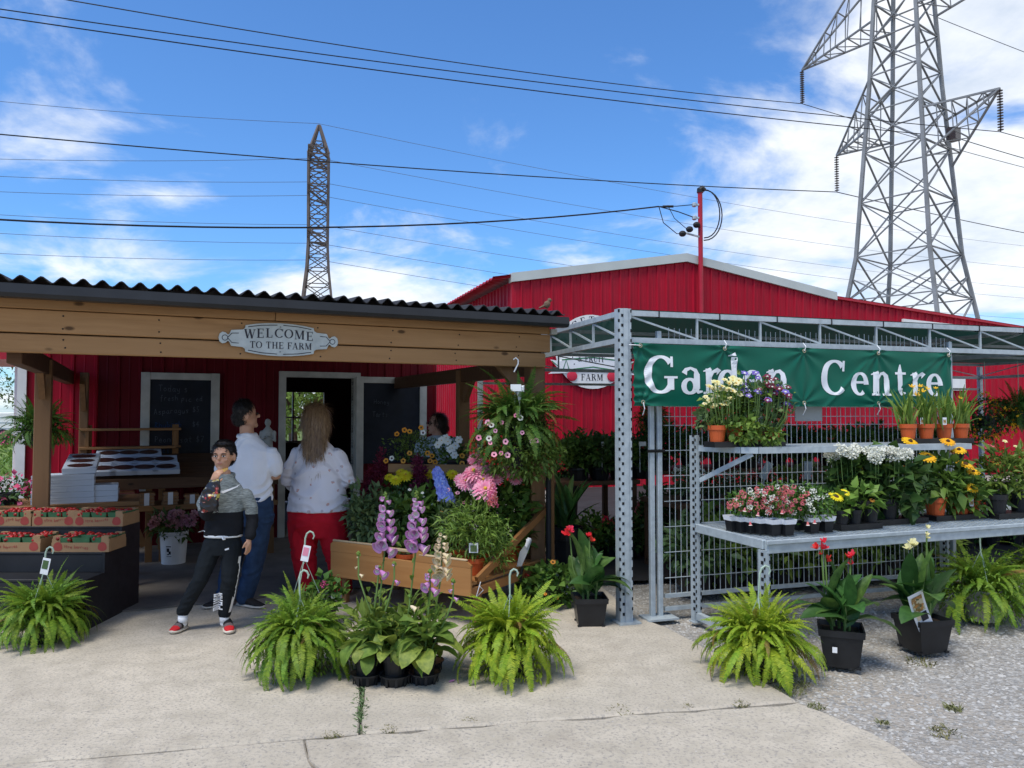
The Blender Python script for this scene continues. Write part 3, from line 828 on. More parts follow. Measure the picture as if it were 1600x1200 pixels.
# west side wall
side = bpy.data.objects.new('side_wall', None); C.objects.link(side); side.parent = barn; side.rotation_euler = (0, 0, PI / 2)
side.location = (0, 0, 0)
for i in range(56):
    a, b_ = BD * i / 56, BD * (i + 1) / 56
    xs = [(a, 0), (b_ - 0.06, 0), (b_ - 0.045, 0.03), (b_ - 0.015, 0.03), (b_, 0)]
    mb = MB(); nn = len(xs)
    mb.add([(x, y, 0) for x, y in xs] + [(x, y, ze) for x, y in xs], [(k, nn + k, nn + k + 1, k + 1) for k in range(nn - 1)])
    mb.build('panel', PAL['red'], side)
def roof_plane(xa, za, xb, zb, y0, y1, nm='roof', m='red'):
    """corrugated plane running along y"""
    per2 = 0.25; n_ = int((y1 - y0) / per2 * 4); P = []; F = []
    for (x, z) in ((xa, za), (xb, zb)):
        for dz_ in (0, -0.03):
            for i in range(n_ + 1):
                y = y0 + (y1 - y0) * i / n_
                P.append((x, y, z + dz_ + (0.03 if i % 4 == 0 else 0)))
    q = n_ + 1; mb = MB()
    for i in range(n_):
        F += [(i, 2 * q + i, 2 * q + i + 1, i + 1), (q + i, q + i + 1, 3 * q + i + 1, 3 * q + i), (i, i + 1, q + i + 1, q + i)]
    mb.add(P, F); return mb.build(nm, PAL[m], barn)
sl = (zr - ze) / (BL / 2); ov = 0.42
roof_plane(-ov, ze + 0.12 - sl * ov, BL / 2, zr + 0.12, 0.0, BD)
roof_plane(BL + 0.02, ze + 0.12, BL / 2, zr + 0.12, 0.0, BD)
roof_plane(BL + LL, zl1 + 0.05, BL, zl0 + 0.05, 0.0, BD, 'lean_to_roof')
fl = MB()
def flash(x0, z0, x1, z1, h, d0_=-0.075, d1_=0.16):
    P = []
    for x, z in ((x0, z0), (x1, z1)):
        P += [(x, d0_, z), (x, d0_, z + h), (x, d1_, z + h + 0.012), (x, d1_, z)]
    fl.add(P, [(0, 4, 5, 1), (1, 5, 6, 2), (2, 6, 7, 3), (3, 7, 4, 0), (0, 1, 2, 3), (7, 6, 5, 4)])
flash(-0.02, ze - 0.02, BL / 2, zr - 0.02, 0.19); flash(BL / 2, zr - 0.02, BL, ze - 0.02, 0.19)
fl.build('gable_flashing', PAL['trim'], barn)
fl = MB(); flash(BL, zl0 - 0.01, BL + LL, zl1 - 0.01, 0.055); fl.build('edge_flashing', PAL['red_trim'], barn)
MB().bar((BL + 2.0, -0.06, zle(BL + 2.0) - 0.33), (BL + 4.4, -0.06, zle(BL + 4.4) - 0.24), 0.06, 0.16).build('white_strip', PAL['white'], barn)
MB().bar((BL + 2.6, -0.05, 2.35), (BL + 4.0, -0.05, 2.35), 0.06, 0.35).build('white_panel', PAL['white'], barn)

# service mast on the gable
mp = at(1097, 400, 17.2); mx_ = (mp - BA0).xy.length
mast = thing('service_mast', 'slim red service mast with looping cables on the barn gable', 'mast', S(0, 0) * 0 + BA0 + Vector((math.cos(BAng), math.sin(BAng), 0)) * mx_ + Vector((math.sin(BAng), -math.cos(BAng), 0)) * 0.14, 0)
mz = at(1097, 300, 17.2).z
MB().tube([(0, 0, 2.6), (0, 0, mz)], 0.054, 12).build('pole', PAL['red_trim'], mast)
MB().tube([(0, 0, mz), (0.0, 0, mz + 0.07), (0.05, 0, mz + 0.1), (0.1, -0.02, mz + 0.05)], [0.075, 0.075, 0.07, 0.05], 10).build('weather_head', PAL['black_plastic'], mast)
for k, (z, xx) in enumerate(((mz - 0.28, -0.14), (mz - 0.58, -0.14))):
    b_ = MB(); b_.bar((0, -0.02, z), (xx, -0.02, z), 0.04); b_.lathe([(0.03, -0.05), (0.055, -0.03), (0.055, 0.03), (0.03, 0.05)], 10, (xx, -0.02, z)); b_.build('wedge_clamp', PAL['galv'], mast)
b_ = MB(); b_.bar((0, -0.02, mz - 1.02), (-0.40, -0.05, mz - 0.92), 0.035)
b_.build('bracket', PAL['galv_far'], mast)
for k in range(3):
    x, z = -0.42 + 0.16 * k, mz - 0.95 + 0.1 * k
    MB().sphere((x, -0.06, z), (0.085, 0.085, 0.07), 10, 6).build('insulator', PAL['wire_black'], mast)
def loop_cable(pts, r=0.014): return MB().tube(pts, r, 6).build('loop_cable', PAL['wire_black'], mast)
for k in range(2):
    loop_cable([(0.08 + 0.03 * math.sin(a), -0.05 - 0.03 * k, 0) and (0.06 + (0.42 - 0.06 * k) * math.sin(a) ** (0.9), -0.05 - 0.03 * k, mz + 0.05 - (1.15 - 0.05 * k) * (1 - math.cos(a)) / 2) for a in [PI * i / 14 for i in range(15)]])
loop_cable([(-0.14, -0.04, mz - 0.58), (-0.5, -0.05, mz - 0.45), (-0.95, -0.06, mz - 0.33)], 0.012)
loop_cable([(-0.95, -0.06, mz - 0.33), (-0.85, -0.06, mz - 0.7), (-0.55, -0.06, mz - 0.95), (-0.42, -0.06, mz - 0.95)], 0.01)
loop_cable([(-0.75, -0.06, mz - 0.3), (-0.6, -0.06, mz - 0.6), (-0.28, -0.06, mz - 0.88)], 0.008)
loop_cable([(-0.14, -0.04, mz - 0.28), (-0.55, -0.05, mz - 0.32), (-0.95, -0.06, mz - 0.33)], 0.01)
MB().tube([(-0.62, -0.05, mz - 0.325), (-0.86, -0.055, mz - 0.33)], 0.028, 8).build('splice_sleeve', PAL['wire_black'], mast)
mast_w = mast.location + Vector((-0.95, -0.06, mz - 0.33))

# ================================================================== lattice towers
def tower(name, label, base, prof, ang, mat, thick, brace_t):
    t_ = thing(name, label, 'pylon', base, ang)
    def corners(z):
        h = np.interp(z, [p[0] for p in prof], [p[1] for p in prof])
        return [Vector((h * math.cos(a), h * math.sin(a), z)) for a in (PI / 4, 3 * PI / 4, 5 * PI / 4, 7 * PI / 4)]
    zs = [p[0] for p in prof]
    for k in range(4):
        mb = MB()
        for z0, z1 in zip(zs[:-1], zs[1:]): mb.bar(corners(z0)[k], corners(z1)[k], thick)
        mb.build('leg', mat, t_)
    return t_, corners
def bracing(t_, corners, levels, mat, w_):
    for z0, z1 in zip(levels[:-1], levels[1:]):
        c0, c1 = corners(z0), corners(z1)
        for k in range(4):
            j = (k + 1) % 4; mb = MB()
            mb.bar(c0[k], c1[j], w_, w_ * 0.6); mb.bar(c0[j], c1[k], w_, w_ * 0.6); mb.bar(c1[k], c1[j], w_, w_ * 0.6)
            mb.build('bracing', mat, t_)
# nearer pylon to the east
tb = Vector((23.3, 44.8, 0))
tw, tc_ = tower('transmission_pylon', 'tall grey lattice pylon with cross arms behind the barn', tb,
    [(0, 5.2), (8.2, 3.5), (10.8, 2.95), (20.8, 2.05), (26, 1.7), (34, 1.1)], R(38), PAL['pylon'], 0.19, 0.12)
bracing(tw, tc_, [0, 4.5, 8.2, 10.8, 14.0, 17.0, 19.4, 21.6, 23.8, 26.0, 28.4], PAL['pylon'], 0.10)
# secondary lacing low down
for z0, z1 in ((4.5, 8.2), (8.2, 10.8)):
    c0, c1 = tc_(z0), tc_(z1)
    for k in range(4):
        j = (k + 1) % 4; mid0 = (c0[k] + c0[j]) / 2; mb = MB()
        mb.bar(mid0, (c0[k] + c1[k]) / 2, 0.08); mb.bar(mid0, (c0[j] + c1[j]) / 2, 0.08)
        mb.build('secondary_lacing', PAL['pylon'], tw)
rinv = Matrix.Rotation(-R(38), 4, 'Z')
def loc_tw(p): return rinv @ (Vector(p) - tb)
def arm(tip, zlo, zhi, n_=5):
    tip = loc_tw(tip); cl, ch = tc_(zlo), tc_(zhi)
    ks = sorted(range(4), key=lambda k: (cl[k] - tip).length)[:2]
    mb = MB(); w_ = 0.10
    for c in (cl, ch):
        for k in ks: mb.bar(c[k], tip, w_)
    for i in range(1, n_):
        f = i / n_
        q = [cl[ks[0]].lerp(tip, f), cl[ks[1]].lerp(tip, f), ch[ks[1]].lerp(tip, f), ch[ks[0]].lerp(tip, f)]
        f2 = (i - 1) / n_; q2 = [cl[ks[0]].lerp(tip, f2), cl[ks[1]].lerp(tip, f2), ch[ks[1]].lerp(tip, f2), ch[ks[0]].lerp(tip, f2)]
        for k in (0, 2):
            mb.bar(q[k], q[(k + 1) % 4], 0.06)
            mb.bar(q2[k], q[(k + 1) % 4], 0.05)
        mb.bar(q[1], q[2], 0.05); mb.bar(q[0], q[3], 0.05)
    mb.build('cross_arm', PAL['pylon'], tw)
def insul(tip, L, n_=15):
    p = loc_tw(tip); mb = MB()
    mb.tube([(0, 0, 0), (0, 0, -L)], 0.03, 6)
    for i in range(n_): mb.lathe([(0.03, 0.03), (0.15, -0.02), (0.15, -0.035), (0.04, -0.03)], 10, (0, 0, -L * (i + 0.7) / (n_ + 0.6)))
    mb.build('insulator', PAL['insul'], tw, loc=p)
T1, T2, T3 = at(1253, 110, 51.5), at(1307, 243, 50.0), at(1562, 138, 39.6)
arm(T1, T1.z + 0.1, T1.z + 4.6, 6); arm(T2, T2.z - 0.2, T2.z + 3.0); arm(T3, T3.z - 2.6, T3.z + 0.2)
T4 = tb * 2 - T1; T4.z = T1.z; arm(T4, T4.z + 0.1, T4.z + 4.6, 6)
I1, I2, I3 = at(1253, 162, 51.5), at(1307, 300, 50.0), at(1563, 206, 39.6)
insul(T1, T1.z - I1.z); insul(T2, T2.z - I2.z); insul(T3, T3.z - I3.z)
MB().box(loc_tw(at(1490, 210, 43.5)), (0.7, 0.5, 0.7)).build('bracket', PAL['insul'], tw)

# farther pylon, seen edge-on over the shed roof
tb2 = Vector((at(496, 470, 90).x, 90, 0))
tw2, tc2 = tower('transmission_pylon', 'rust brown lattice pylon with pointed top above the shed roof', tb2,
    [(0, 4.4), (14.5, 2.35), (18.5, 1.75), (21.5, 1.55), (32.0, 1.62), (35.7, 0.06)], R(12), PAL['rust_steel'], 0.27, 0.14)
bracing(tw2, tc2, [0, 5, 9.5, 12, 14.5, 16.6, 18.5, 20.1, 21.5, 23.1, 24.8, 26.4, 28.1, 29.8, 30.9, 32.0, 33.6], PAL['rust_steel'], 0.15)
for z in (22.0, 27.2, 31.6):
    for sgn in (-1, 1):
        mb = MB(); tip = Vector((0.0, sgn * 4.6, z + 0.2)); tip = Matrix.Rotation(-R(12), 4, 'Z') @ tip
        cs = tc2(z); c2_ = tc2(z + 1.1); ks = sorted(range(4), key=lambda k: (cs[k] - tip).length)[:2]
        for k in ks: mb.bar(cs[k], tip, 0.14); mb.bar(c2_[k], tip, 0.14)
        for f in (0.25, 0.5, 0.75): mb.bar(cs[ks[0]].lerp(tip, f), cs[ks[1]].lerp(tip, f), 0.1)
        mb.build('cross_arm', PAL['rust_steel'], tw2)

# ------------------------------------------------------------------ overhead lines
def wire(label, spans, r=0.028, mat='wire_black'):
    t_ = MB()
    for p0, p1, sag in spans:
        n_ = 16; pts = []
        for i in range(n_ + 1):
            f = i / n_; p = Vector(p0).lerp(Vector(p1), f); p.z -= sag * 4 * f * (1 - f); pts.append(p)
        t_.tube(pts, r, 5)
    return tag(t_.build('power_line', PAL[mat]), label, 'power line', 'overhead lines across the sky')
wire('topmost heavy line running to the pylon arm with the long insulator', [(at(-150, -46, 30), I1, 0.55), (I1, at(1760, 300, 75), 0.3)], 0.026)
wire('heavy line from the upper edge to the pylon arm facing the road', [(at(-150, -8, 26), I3, 0.35), (I3, at(1800, 262, 44), 0.1)], 0.022)
I4 = at(1490, 214, 43.5)
wire('lowest of the three heavy lines near the top of the sky', [(at(-150, 4, 28), I4, 0.35), (I4, at(1800, 296, 55), 0.2)], 0.026)
wire('heavy line at middle height ending at the lower pylon insulator', [(at(-150, 196, 32), I2, 0.35), (I2, at(1800, 398, 80), 0.3)], 0.03)
wire('thin line leaving the pylon near the top corner', [(at(1452, 22, 45), at(1760, 140, 52), 0.1)], 0.022, 'wire_grey')
wire('thick twisted service cable drooping to the red mast', [(at(-150, 334, 12.0), mast_w, 0.34)], 0.017)
far = [((-150, 143), (497, 193), (1800, 402), 'faint earth wire over the tip of the rust brown pylon'),
       ((-150, 244), (497, 247), (1800, 432), 'far thin line at the shoulder of the rust brown pylon'),
       ((-150, 268), (497, 284), (1800, 462), 'far thin line second below the shoulder of the rust pylon'),
       ((-150, 293), (497, 305), (1800, 478), 'far thin line crossing the middle of the rust pylon'),
       ((-150, 326), (497, 351), (1800, 508), 'far thin line just above the drooping service cable'),
       ((-150, 355), (497, 380), (1800, 538), 'far thin line at the waist of the rust pylon'),
       ((-150, 388), (497, 406), (1800, 560), 'lowest far thin line across the low white cloud')]
for a, b_, c, lab in far:
    Q = at(b_[0], b_[1], 90)
    wire(lab, [(at(a[0], a[1], 75), Q, 0.4), (Q, at(c[0], c[1], 170), 2.4)], 0.026, 'wire_grey')

# ================================================================== lettering
def ribbon(pts, ws):
    """stroke of changing width -> (verts, faces) in 2-D"""
    n = len(pts); ws = [ws] * n if isinstance(ws, (int, float)) else ws
    V = []
    for i in range(n):
        a = pts[max(i - 1, 0)]; b = pts[min(i + 1, n - 1)]
        L = math.hypot(b[0] - a[0], b[1] - a[1]) or 1e-6
        nx_, ny_ = -(b[1] - a[1]) / L * ws[i] / 2, (b[0] - a[0]) / L * ws[i] / 2
        V += [(pts[i][0] + nx_, pts[i][1] + ny_), (pts[i][0] - nx_, pts[i][1] - ny_)]
    return V, [(2 * i, 2 * i + 1, 2 * i + 3, 2 * i + 2) for i in range(n - 1)]
def arc(cx, cy, rx, ry, a0, a1, wt, wb, n=18):
    """elliptic stroke, wt wide at the sides and wb at top and bottom"""
    pts, ws = [], []
    for i in range(n + 1):
        a = R(a0 + (a1 - a0) * i / n); pts.append((cx + rx * math.cos(a), cy + ry * math.sin(a)))
        ws.append(wb + (wt - wb) * abs(math.cos(a)) ** 1.3)
    return ribbon(pts, ws)
def ln(x0, y0, x1, y1, w_): return ribbon([(x0, y0), (x1, y1)], w_)
TK, TN, SF = 0.17, 0.055, 0.045
def sv(x, y0, y1, w_=TK, lo=1, hi=1, e=0.09):
    """vertical stem with foot and head serifs"""
    o = [ln(x, y0, x, y1, w_)]
    if lo: o.append(ln(x - w_ / 2 - e, y0 + SF / 2, x + w_ / 2 + e, y0 + SF / 2, SF))
    if hi == 1: o.append(ln(x - w_ / 2 - e, y1 - SF / 2, x + w_ / 2 + e, y1 - SF / 2, SF))
    if hi == 2: o.append(ribbon([(x - w_ / 2 - e, y1 - 0.07), (x + w_ / 2, y1 - 0.01)], [0.02, 0.07]))
    return o
GL = {
 'G': (0.92, [arc(.47, .5, .38, .465, 42, 318, TK, TN, 26), ln(.80, .70, .80, .98, .06)] + [ln(.78, .10, .78, .44, .15), ln(.58, .43, .98, .43, SF)]),
 'C': (0.86, [arc(.47, .5, .38, .465, 42, 318, TK, TN, 26), ln(.79, .68, .79, .98, .06)]),
 'a': (0.60, [arc(.24, .19, .17, .175, 0, 360, .12, .05), ribbon([(.08, .50), (.13, .60), (.26, .645), (.40, .59), (.44, .46)], [.13, .08, .05, .08, .13]), ln(.44, .12, .44, .5, .13), ribbon([(.44, .12), (.48, .04), (.60, .06)], [.12, .07, .03])]),
 'r': (0.48, sv(.16, 0, .64, .13, 1, 2) + [ribbon([(.2, .42), (.28, .56), (.40, .61), (.46, .54)], [.05, .06, .09, .15])]),
 'd': (0.66, [arc(.28, .31, .20, .28, 20, 340, .13, .05), ribbon([(.48, .95), (.48, 0.03)], .13), ribbon([(.32, .98), (.54, 1.03)], [.02, .07]), ln(.48, .022, .64, .03, SF)]),
 'e': (0.56, [arc(.28, .31, .21, .285, -4, 312, .135, .05, 20), ln(.12, .35, .50, .35, .05)]),
 'n': (0.70, sv(.16, 0, .64, .13, 1, 2) + [ribbon([(.2, .45), (.30, .59), (.42, .61), (.51, .53), (.53, .40)], [.05, .06, .08, .11, .13])] + sv(.53, 0, .42, .13, 1, 0)),
 't': (0.42, [ribbon([(.20, .86), (.19, .62), (.19, .16), (.25, .05), (.38, .07)], [.03, .13, .13, .09, .03]), ln(.02, .615, .40, .615, .05)]),
 'W': (1.14, [ln(.14, .98, .36, .02, TK), ln(.36, .02, .56, .90, TN), ln(.56, .98, .78, .02, TK), ln(.78, .02, 1.0, .98, TN), ln(.0, .975, .32, .975, SF), ln(.44, .975, .68, .975, SF), ln(.88, .975, 1.12, .975, SF)]),
 'E': (0.74, sv(.2, 0, 1) + [ln(.2, .03, .66, .03, .06), ln(.2, .97, .64, .97, .06), ln(.2, .52, .52, .52, .055), ln(.655, 0, .655, .26, .05), ln(.635, .76, .635, 1, .05), ln(.52, .42, .52, .62, .05)]),
 'L': (0.70, sv(.2, 0, 1) + [ln(.2, .03, .62, .03, .06), ln(.62, 0, .62, .28, .05)]),
 'O': (0.92, [arc(.45, .5, .36, .465, 0, 360, TK, TN, 28)]),
 'M': (1.06, [ln(.16, 0, .16, 1, TN), ln(.20, .98, .52, .06, TK), ln(.52, .06, .82, .98, TN), ln(.86, 0, .86, 1, TK), ln(.04, .025, .28, .025, SF), ln(.72, .025, 1.0, .025, SF), ln(.04, .975, .26, .975, SF), ln(.80, .975, 1.0, .975, SF)]),
 'T': (0.80, sv(.38, 0, 1, TK, 1, 0) + [ln(.04, .97, .72, .97, .06), ln(.05, .74, .05, 1, .05), ln(.71, .74, .71, 1, .05)]),
 'H': (0.94, sv(.2, 0, 1) + sv(.70, 0, 1) + [ln(.2, .51, .7, .51, .055)]),
 'F': (0.70, sv(.2, 0, 1) + [ln(.2, .97, .64, .97, .06), ln(.2, .52, .50, .52, .055), ln(.635, .74, .635, 1, .05), ln(.50, .42, .50, .62, .05)]),
 'A': (0.90, [ln(.14, 0, .42, .98, TN), ln(.42, .98, .72, 0, TK), ln(.24, .33, .60, .33, .055), ln(.02, .025, .28, .025, SF), ln(.56, .025, .88, .025, SF)]),
 'R': (0.86, sv(.2, 0, 1) + [ribbon([(.2, .97), (.45, .96), (.60, .84), (.60, .68), (.45, .55), (.2, .53)], [.05, .06, .13, .15, .07, .05]), ln(.42, .54, .74, .02, TK)]),
 'V': (0.88, [ln(.14, .98, .42, .02, TK), ln(.42, .02, .72, .98, TN)]), 'B': (0.78, [ln(.2, 0, .2, 1, TK), ribbon([(.2, .97), (.48, .95), (.56, .76), (.45, .55), (.2, .53)], .08), ribbon([(.2, .53), (.5, .52), (.64, .28), (.5, .05), (.2, .03)], .09)]),
 'U': (0.86, [ln(.18, .3, .18, 1, TK), ribbon([(.18, .32), (.24, .1), (.43, .03), (.62, .12), (.66, .34)], [TK, .13, .06, .06, .06]), ln(.66, .3, .66, 1, .07)]), 'I': (0.42, [ln(.2, 0, .2, 1, TK)]),
 '&': (0.86, [ribbon([(.78, .02), (.3, .68), (.3, .88), (.45, .95), (.55, .82), (.2, .42), (.14, .2), (.3, .04), (.55, .1), (.76, .45)], .10)]),
 ' ': (0.45, []),
}
def puts(text, fn, x, h, mat, parent, name='letter', gap=0.06, xs=None, stretch=1.0):
    """each letter is one part; fn(x, y, lift) places it, strokes lift a hair so that none share a plane"""
    for i, ch in enumerate(text):
        adv, st = GL[ch]
        if xs is not None: x = xs[i]
        mb = MB(); k = 0
        for V, F in st:
            mb.add([fn(x + a * h * stretch, b * h, 0.0006 * k) for a, b in V], F); k += 1
        if st: mb.build(name, mat, parent)
        x += (adv + gap) * h * stretch
    return x

# ================================================================== WELCOME sign on the shed
s0_, s1_ = s_of(340, -0.02), s_of(527, -0.02); sc_ = (s0_ + s1_) / 2; hw_ = (s1_ - s0_) / 2
zc = at(434, 531, (S(sc_, -0.02)).y).z
ws = thing('welcome_sign', 'grey tin WELCOME TO THE FARM sign on the shed beam', 'sign', S(sc_, -0.016, zc), SA)
half = [(-1.0, 0.0), (-0.985, 0.055), (-0.94, 0.085), (-0.89, 0.075), (-0.855, 0.045), (-0.83, 0.055), (-0.80, 0.115), (-0.62, 0.128), (-0.58, 0.15), (-0.57, 0.195), (-0.40, 0.222), (-0.2, 0.24), (0.0, 0.246)]
up_ = half + [(-x, y) for x, y in reversed(half[:-1])]
outl = up_ + [(x, -y) for x, y in reversed(up_[1:-1])]
q = 0.60 / 0.60
mb = MB(); mb.prism([(x * hw_, y * hw_ * 1.16) for x, y in reversed(outl)], 0.014, lambda x, y, d: (x, -d, y)); mb.build('plate', PAL['grey_sign'], ws)
fnw = lambda x, y, d: (x, -0.0150 - d, y)
for i, ch in enumerate("WELCOME"):
    xx = (-0.60, -0.395, -0.245, -0.095, 0.065, 0.235, 0.435)[i] * hw_; arch = 0.014 * (1 - ((i - 3) / 3.0) ** 2)
    adv, st = GL[ch]; mb = MB()
    for k, (V, F) in enumerate(st): mb.add([fnw(xx + a * 0.074, b * 0.068 + 0.000 + arch, 0.0005 * k) for a, b in V], F)
    mb.build('letter', PAL['navy'], ws)
puts("TO THE FARM", lambda x, y, d: (x, -0.0150 - d, y - 0.068), -0.50 * hw_, 0.050, PAL['navy'], ws, gap=0.03)
for sgn in (1, -1):
    ed = MB()
    V, F = ribbon([(x * hw_, sgn * (y + 0.015) * hw_) for x, y in ((-.53, .185), (-.3, .222), (-.05, .236))], 0.006); ed.add([fnw(a, b, 0) for a, b in V], F)
    V, F = ribbon([(-x * hw_, sgn * (y + 0.015) * hw_) for x, y in ((-.53, .185), (-.3, .222), (-.05, .236))], 0.006); ed.add([fnw(a, b, 0) for a, b in V], F)
    V, F = arc(sgn * 0.9 * hw_, 0, 0.045 * hw_, 0.045 * hw_, 0, 360, 0.005, 0.005); ed.add([fnw(a, b, 0) for a, b in V], F)
    for s2 in (1, -1):
        V, F = ribbon([(sgn * .86 * hw_, 0), (sgn * .79 * hw_, s2 * .08 * hw_), (sgn * .68 * hw_, s2 * .085 * hw_)], 0.005); ed.add([fnw(a, b, 0.0004 * (s2 + 2)) for a, b in V], F)
    ed.build('border_line', PAL['navy'], ws)['kind'] = 'stuff'
    MB().lathe([(0.0, 0), (0.006, 0), (0.004, 0.004), (0, 0.004)], 8).build('screw', PAL['navy'], ws, loc=(0, -0.016, sgn * 0.215 * hw_))

# ================================================================== oval sign on the barn
bu = Vector((math.cos(BAng), math.sin(BAng), 0)); bn_ = Vector((math.sin(BAng), -math.cos(BAng), 0))
sg = (at(932, 550, 16.3) - BA0).dot(bu)
sgz = at(932, 550, (BA0 + bu * sg).y).z
fs = thing('farm_sign', 'white oval VEGETABLE & FRUIT FARM sign with ribbon on the barn', 'sign', BA0 + bu * sg + bn_ * 0.05 + Vector((0, 0, sgz)), BAng)
mb = MB(); mb.prism([(0.85 * math.cos(2 * PI * i / 40), 0.80 * math.sin(2 * PI * i / 40)) for i in range(40)], -0.02, lambda x, y, d: (x, d, y)); mb.build('oval_board', PAL['white'], fs)
mb = MB()
mb.prism([(-1.02, -0.52), (-0.80, -0.40), (-0.98, -0.22), (-0.75, -0.25), (-0.62, -0.18), (0, -0.12), (0.62, -0.18), (0.75, -0.25), (0.98, -0.22), (0.80, -0.40), (1.02, -0.52), (0.66, -0.50), (0.3, -0.44), (0, -0.42), (-0.3, -0.44), (-0.66, -0.50)], -0.02, lambda x, y, d: (x, -0.024 + d, y + 0.03))
mb.build('ribbon', PAL['paper'], fs)
PAL['sign_green'] = M('green sign paint', (0.03, 0.20, 0.08), 0.6)
gl = MB()
for k, pts in enumerate(([(-.72, -.22), (0, -.155), (.72, -.22)], [(-.66, -.44), (0, -.36), (.66, -.44)], [(-.95, -.25), (-.78, -.37), (-.97, -.47), (-.7, -.45), (-.62, -.22), (-.55, -.44)], [(.95, -.25), (.78, -.37), (.97, -.47), (.7, -.45), (.62, -.22)])):
    V, F = ribbon(pts, 0.025); gl.add([(a, -0.047 - 0.001 * k, b + 0.03) for a, b in V], F)
gl.build('ribbon_line', PAL['sign_green'], fs)['kind'] = 'stuff'
for i, ch in enumerate("VEGETABLE"):
    a = R(157 - i * 16.5); cx_, cz_ = 0.63 * math.cos(a), 0.60 * math.sin(a); rot_ = a - PI / 2
    adv, st = GL[ch]; mb = MB()
    for k, (V, F) in enumerate(st):
        P = []
        for x, y in V:
            xx, yy = (x - adv / 2) * 0.165, y * 0.165
            P.append((cx_ + xx * math.cos(rot_) - yy * math.sin(rot_), -0.022 - 0.0006 * k, cz_ + xx * math.sin(rot_) + yy * math.cos(rot_)))
        mb.add(P, F)
    mb.build('letter', PAL['navy'], fs)
puts("& FRUIT", lambda x, y, d: (x, -0.048 - d, y - 0.25 + 0.03), -0.36, 0.12, PAL['navy'], fs)
puts("FARM", lambda x, y, d: (x, -0.022 - d, y - 0.62), -0.27, 0.14, PAL['navy'], fs)
for x in (-0.48, 0.46):
    MB().sphere((x, -0.035, -0.53), (0.12, 0.02, 0.11), 12, 8).build('painted_tomato', PAL['redp'], fs)

# ================================================================== garden centre canopy
GA = R(18); G0 = Vector((0.86, 5.94, 0)); gu_ = Vector((math.cos(GA), math.sin(GA), 0)); gn_ = Vector((-math.sin(GA), math.cos(GA), 0))
def gx(px, y=0.0):
    k = (px - 800) / 1200; o = G0 + gn_ * y
    return (k * o.y - o.x) / (gu_.x - k * gu_.y)
def GP(x, y, z=0.0): return G0 + gu_ * x + gn_ * y + Vector((0, 0, z))
can = thing('canopy_frame', 'galvanised canopy frame with dark green shade cloth over the plants', 'canopy', G0, GA)
ZT, ZB, CD, CW = 2.375, 2.165, 4.1, 8.4
def perforated(parent, x, y, z0, z1, w_=0.10, d=0.07, pitch=0.076, name='upright'):
    mb = MB(); fl_ = 0.012
    mb.bbox(x - w_ / 2, x + w_ / 2, y - d / 2, y - d / 2 + fl_, z0, z1)             # web
    mb.bbox(x - w_ / 2, x - w_ / 2 + fl_, y - d / 2 + fl_, y + d / 2, z0, z1)
    mb.bbox(x + w_ / 2 - fl_, x + w_ / 2, y - d / 2 + fl_, y + d / 2, z0, z1)
    mb.bbox(x - w_ * 0.14, x + w_ * 0.20, y - d / 2 - 0.010, y - d / 2 - 0.0005, z0, z1)  # raised centre fold
    o = mb.build(name, PAL['galv'], parent)
    h = MB(); z = z0 + 0.06
    while z < z1 - 0.03:
        h.bbox(x - w_ * 0.32, x - w_ * 0.16, y - d / 2 - 0.0025, y - d / 2 + 0.002, z, z + 0.022)
        h.bbox(x - w_ / 2 - 0.002, x - w_ / 2 + 0.006, y - d / 2 - 0.003, y - d / 2 + 0.015, z + 0.035, z + 0.058)
        h.bbox(x + w_ / 2 - 0.008, x + w_ / 2 + 0.002, y - d / 2 - 0.003, y - d / 2 + 0.015, z + 0.035, z + 0.058)
        z += pitch
    h.build('punched_holes', PAL['hole'], o)['kind'] = 'stuff'
    return o
perforated(can, 0.0, 0.0, 0.0, ZT + 0.03, 0.105, 0.08)
MB().bbox(-0.08, 0.10, -0.09, 0.06, 0.0, 0.012).build('base_plate', PAL['galv'], can)
for x, y in ((0, CD), (4.2, CD), (8.4, CD), (8.4, 0.0)):
    MB().bbox(x - 0.03, x + 0.03, y - 0.03, y + 0.03, 0, ZT - 0.03).build('post', PAL['galv'], can)
def truss(p, q, nweb, ends=True, flip=False):
    p, q = Vector(p), Vector(q)
    for z, h_ in ((ZT, 0.042), (ZB, 0.042)):
        MB().bar(p + Vector((0, 0, z)), q + Vector((0, 0, z)), 0.042, h_).build('chord', PAL['galv'], can)
    for i in range(nweb + 1):
        a = p.lerp(q, i / nweb)
        if 0 < i < nweb: MB().bar(a + Vector((0, 0, ZB + 0.021)), a + Vector((0, 0, ZT - 0.021)), 0.017).build('web_member', PAL['galv'], can)
        if i < nweb:
            b_ = p.lerp(q, (i + 1) / nweb)
            lo_, hi_ = (b_, a) if not flip else (a, b_)
            MB().bar(hi_ + Vector((0, 0.002, ZT - 0.024)), lo_ + Vector((0, 0.002, ZB + 0.024)), 0.014).build('web_member', PAL['galv'], can)
truss((0.06, 0, 0), (CW, 0, 0), 14)
truss((0, 0.05, 0), (0, CD, 0), 8, flip=True)
truss((0.03, CD, 0), (CW, CD, 0), 8)
truss((4.2, 0.04, 0), (4.2, CD, 0), 5); truss((CW, 0.04, 0), (CW, CD, 0), 5)
for y in (1.35, 2.7):
    MB().bar((0.03, y, ZT - 0.004), (CW, y, ZT - 0.004), 0.03).build('purlin', PAL['galv'], can)
MB().bar((0.03, CD, 1.98), (CW, CD, 1.98), 0.03).build('purlin', PAL['galv_far'], can)
for i in range(9):
    z = ZT + 0.024
    MB().bbox(0.30 + i * 0.55, 0.308 + i * 0.55, -0.026, 0.026, ZT - 0.028, ZT + 0.026).build('cable_tie', PAL['hole'], can)
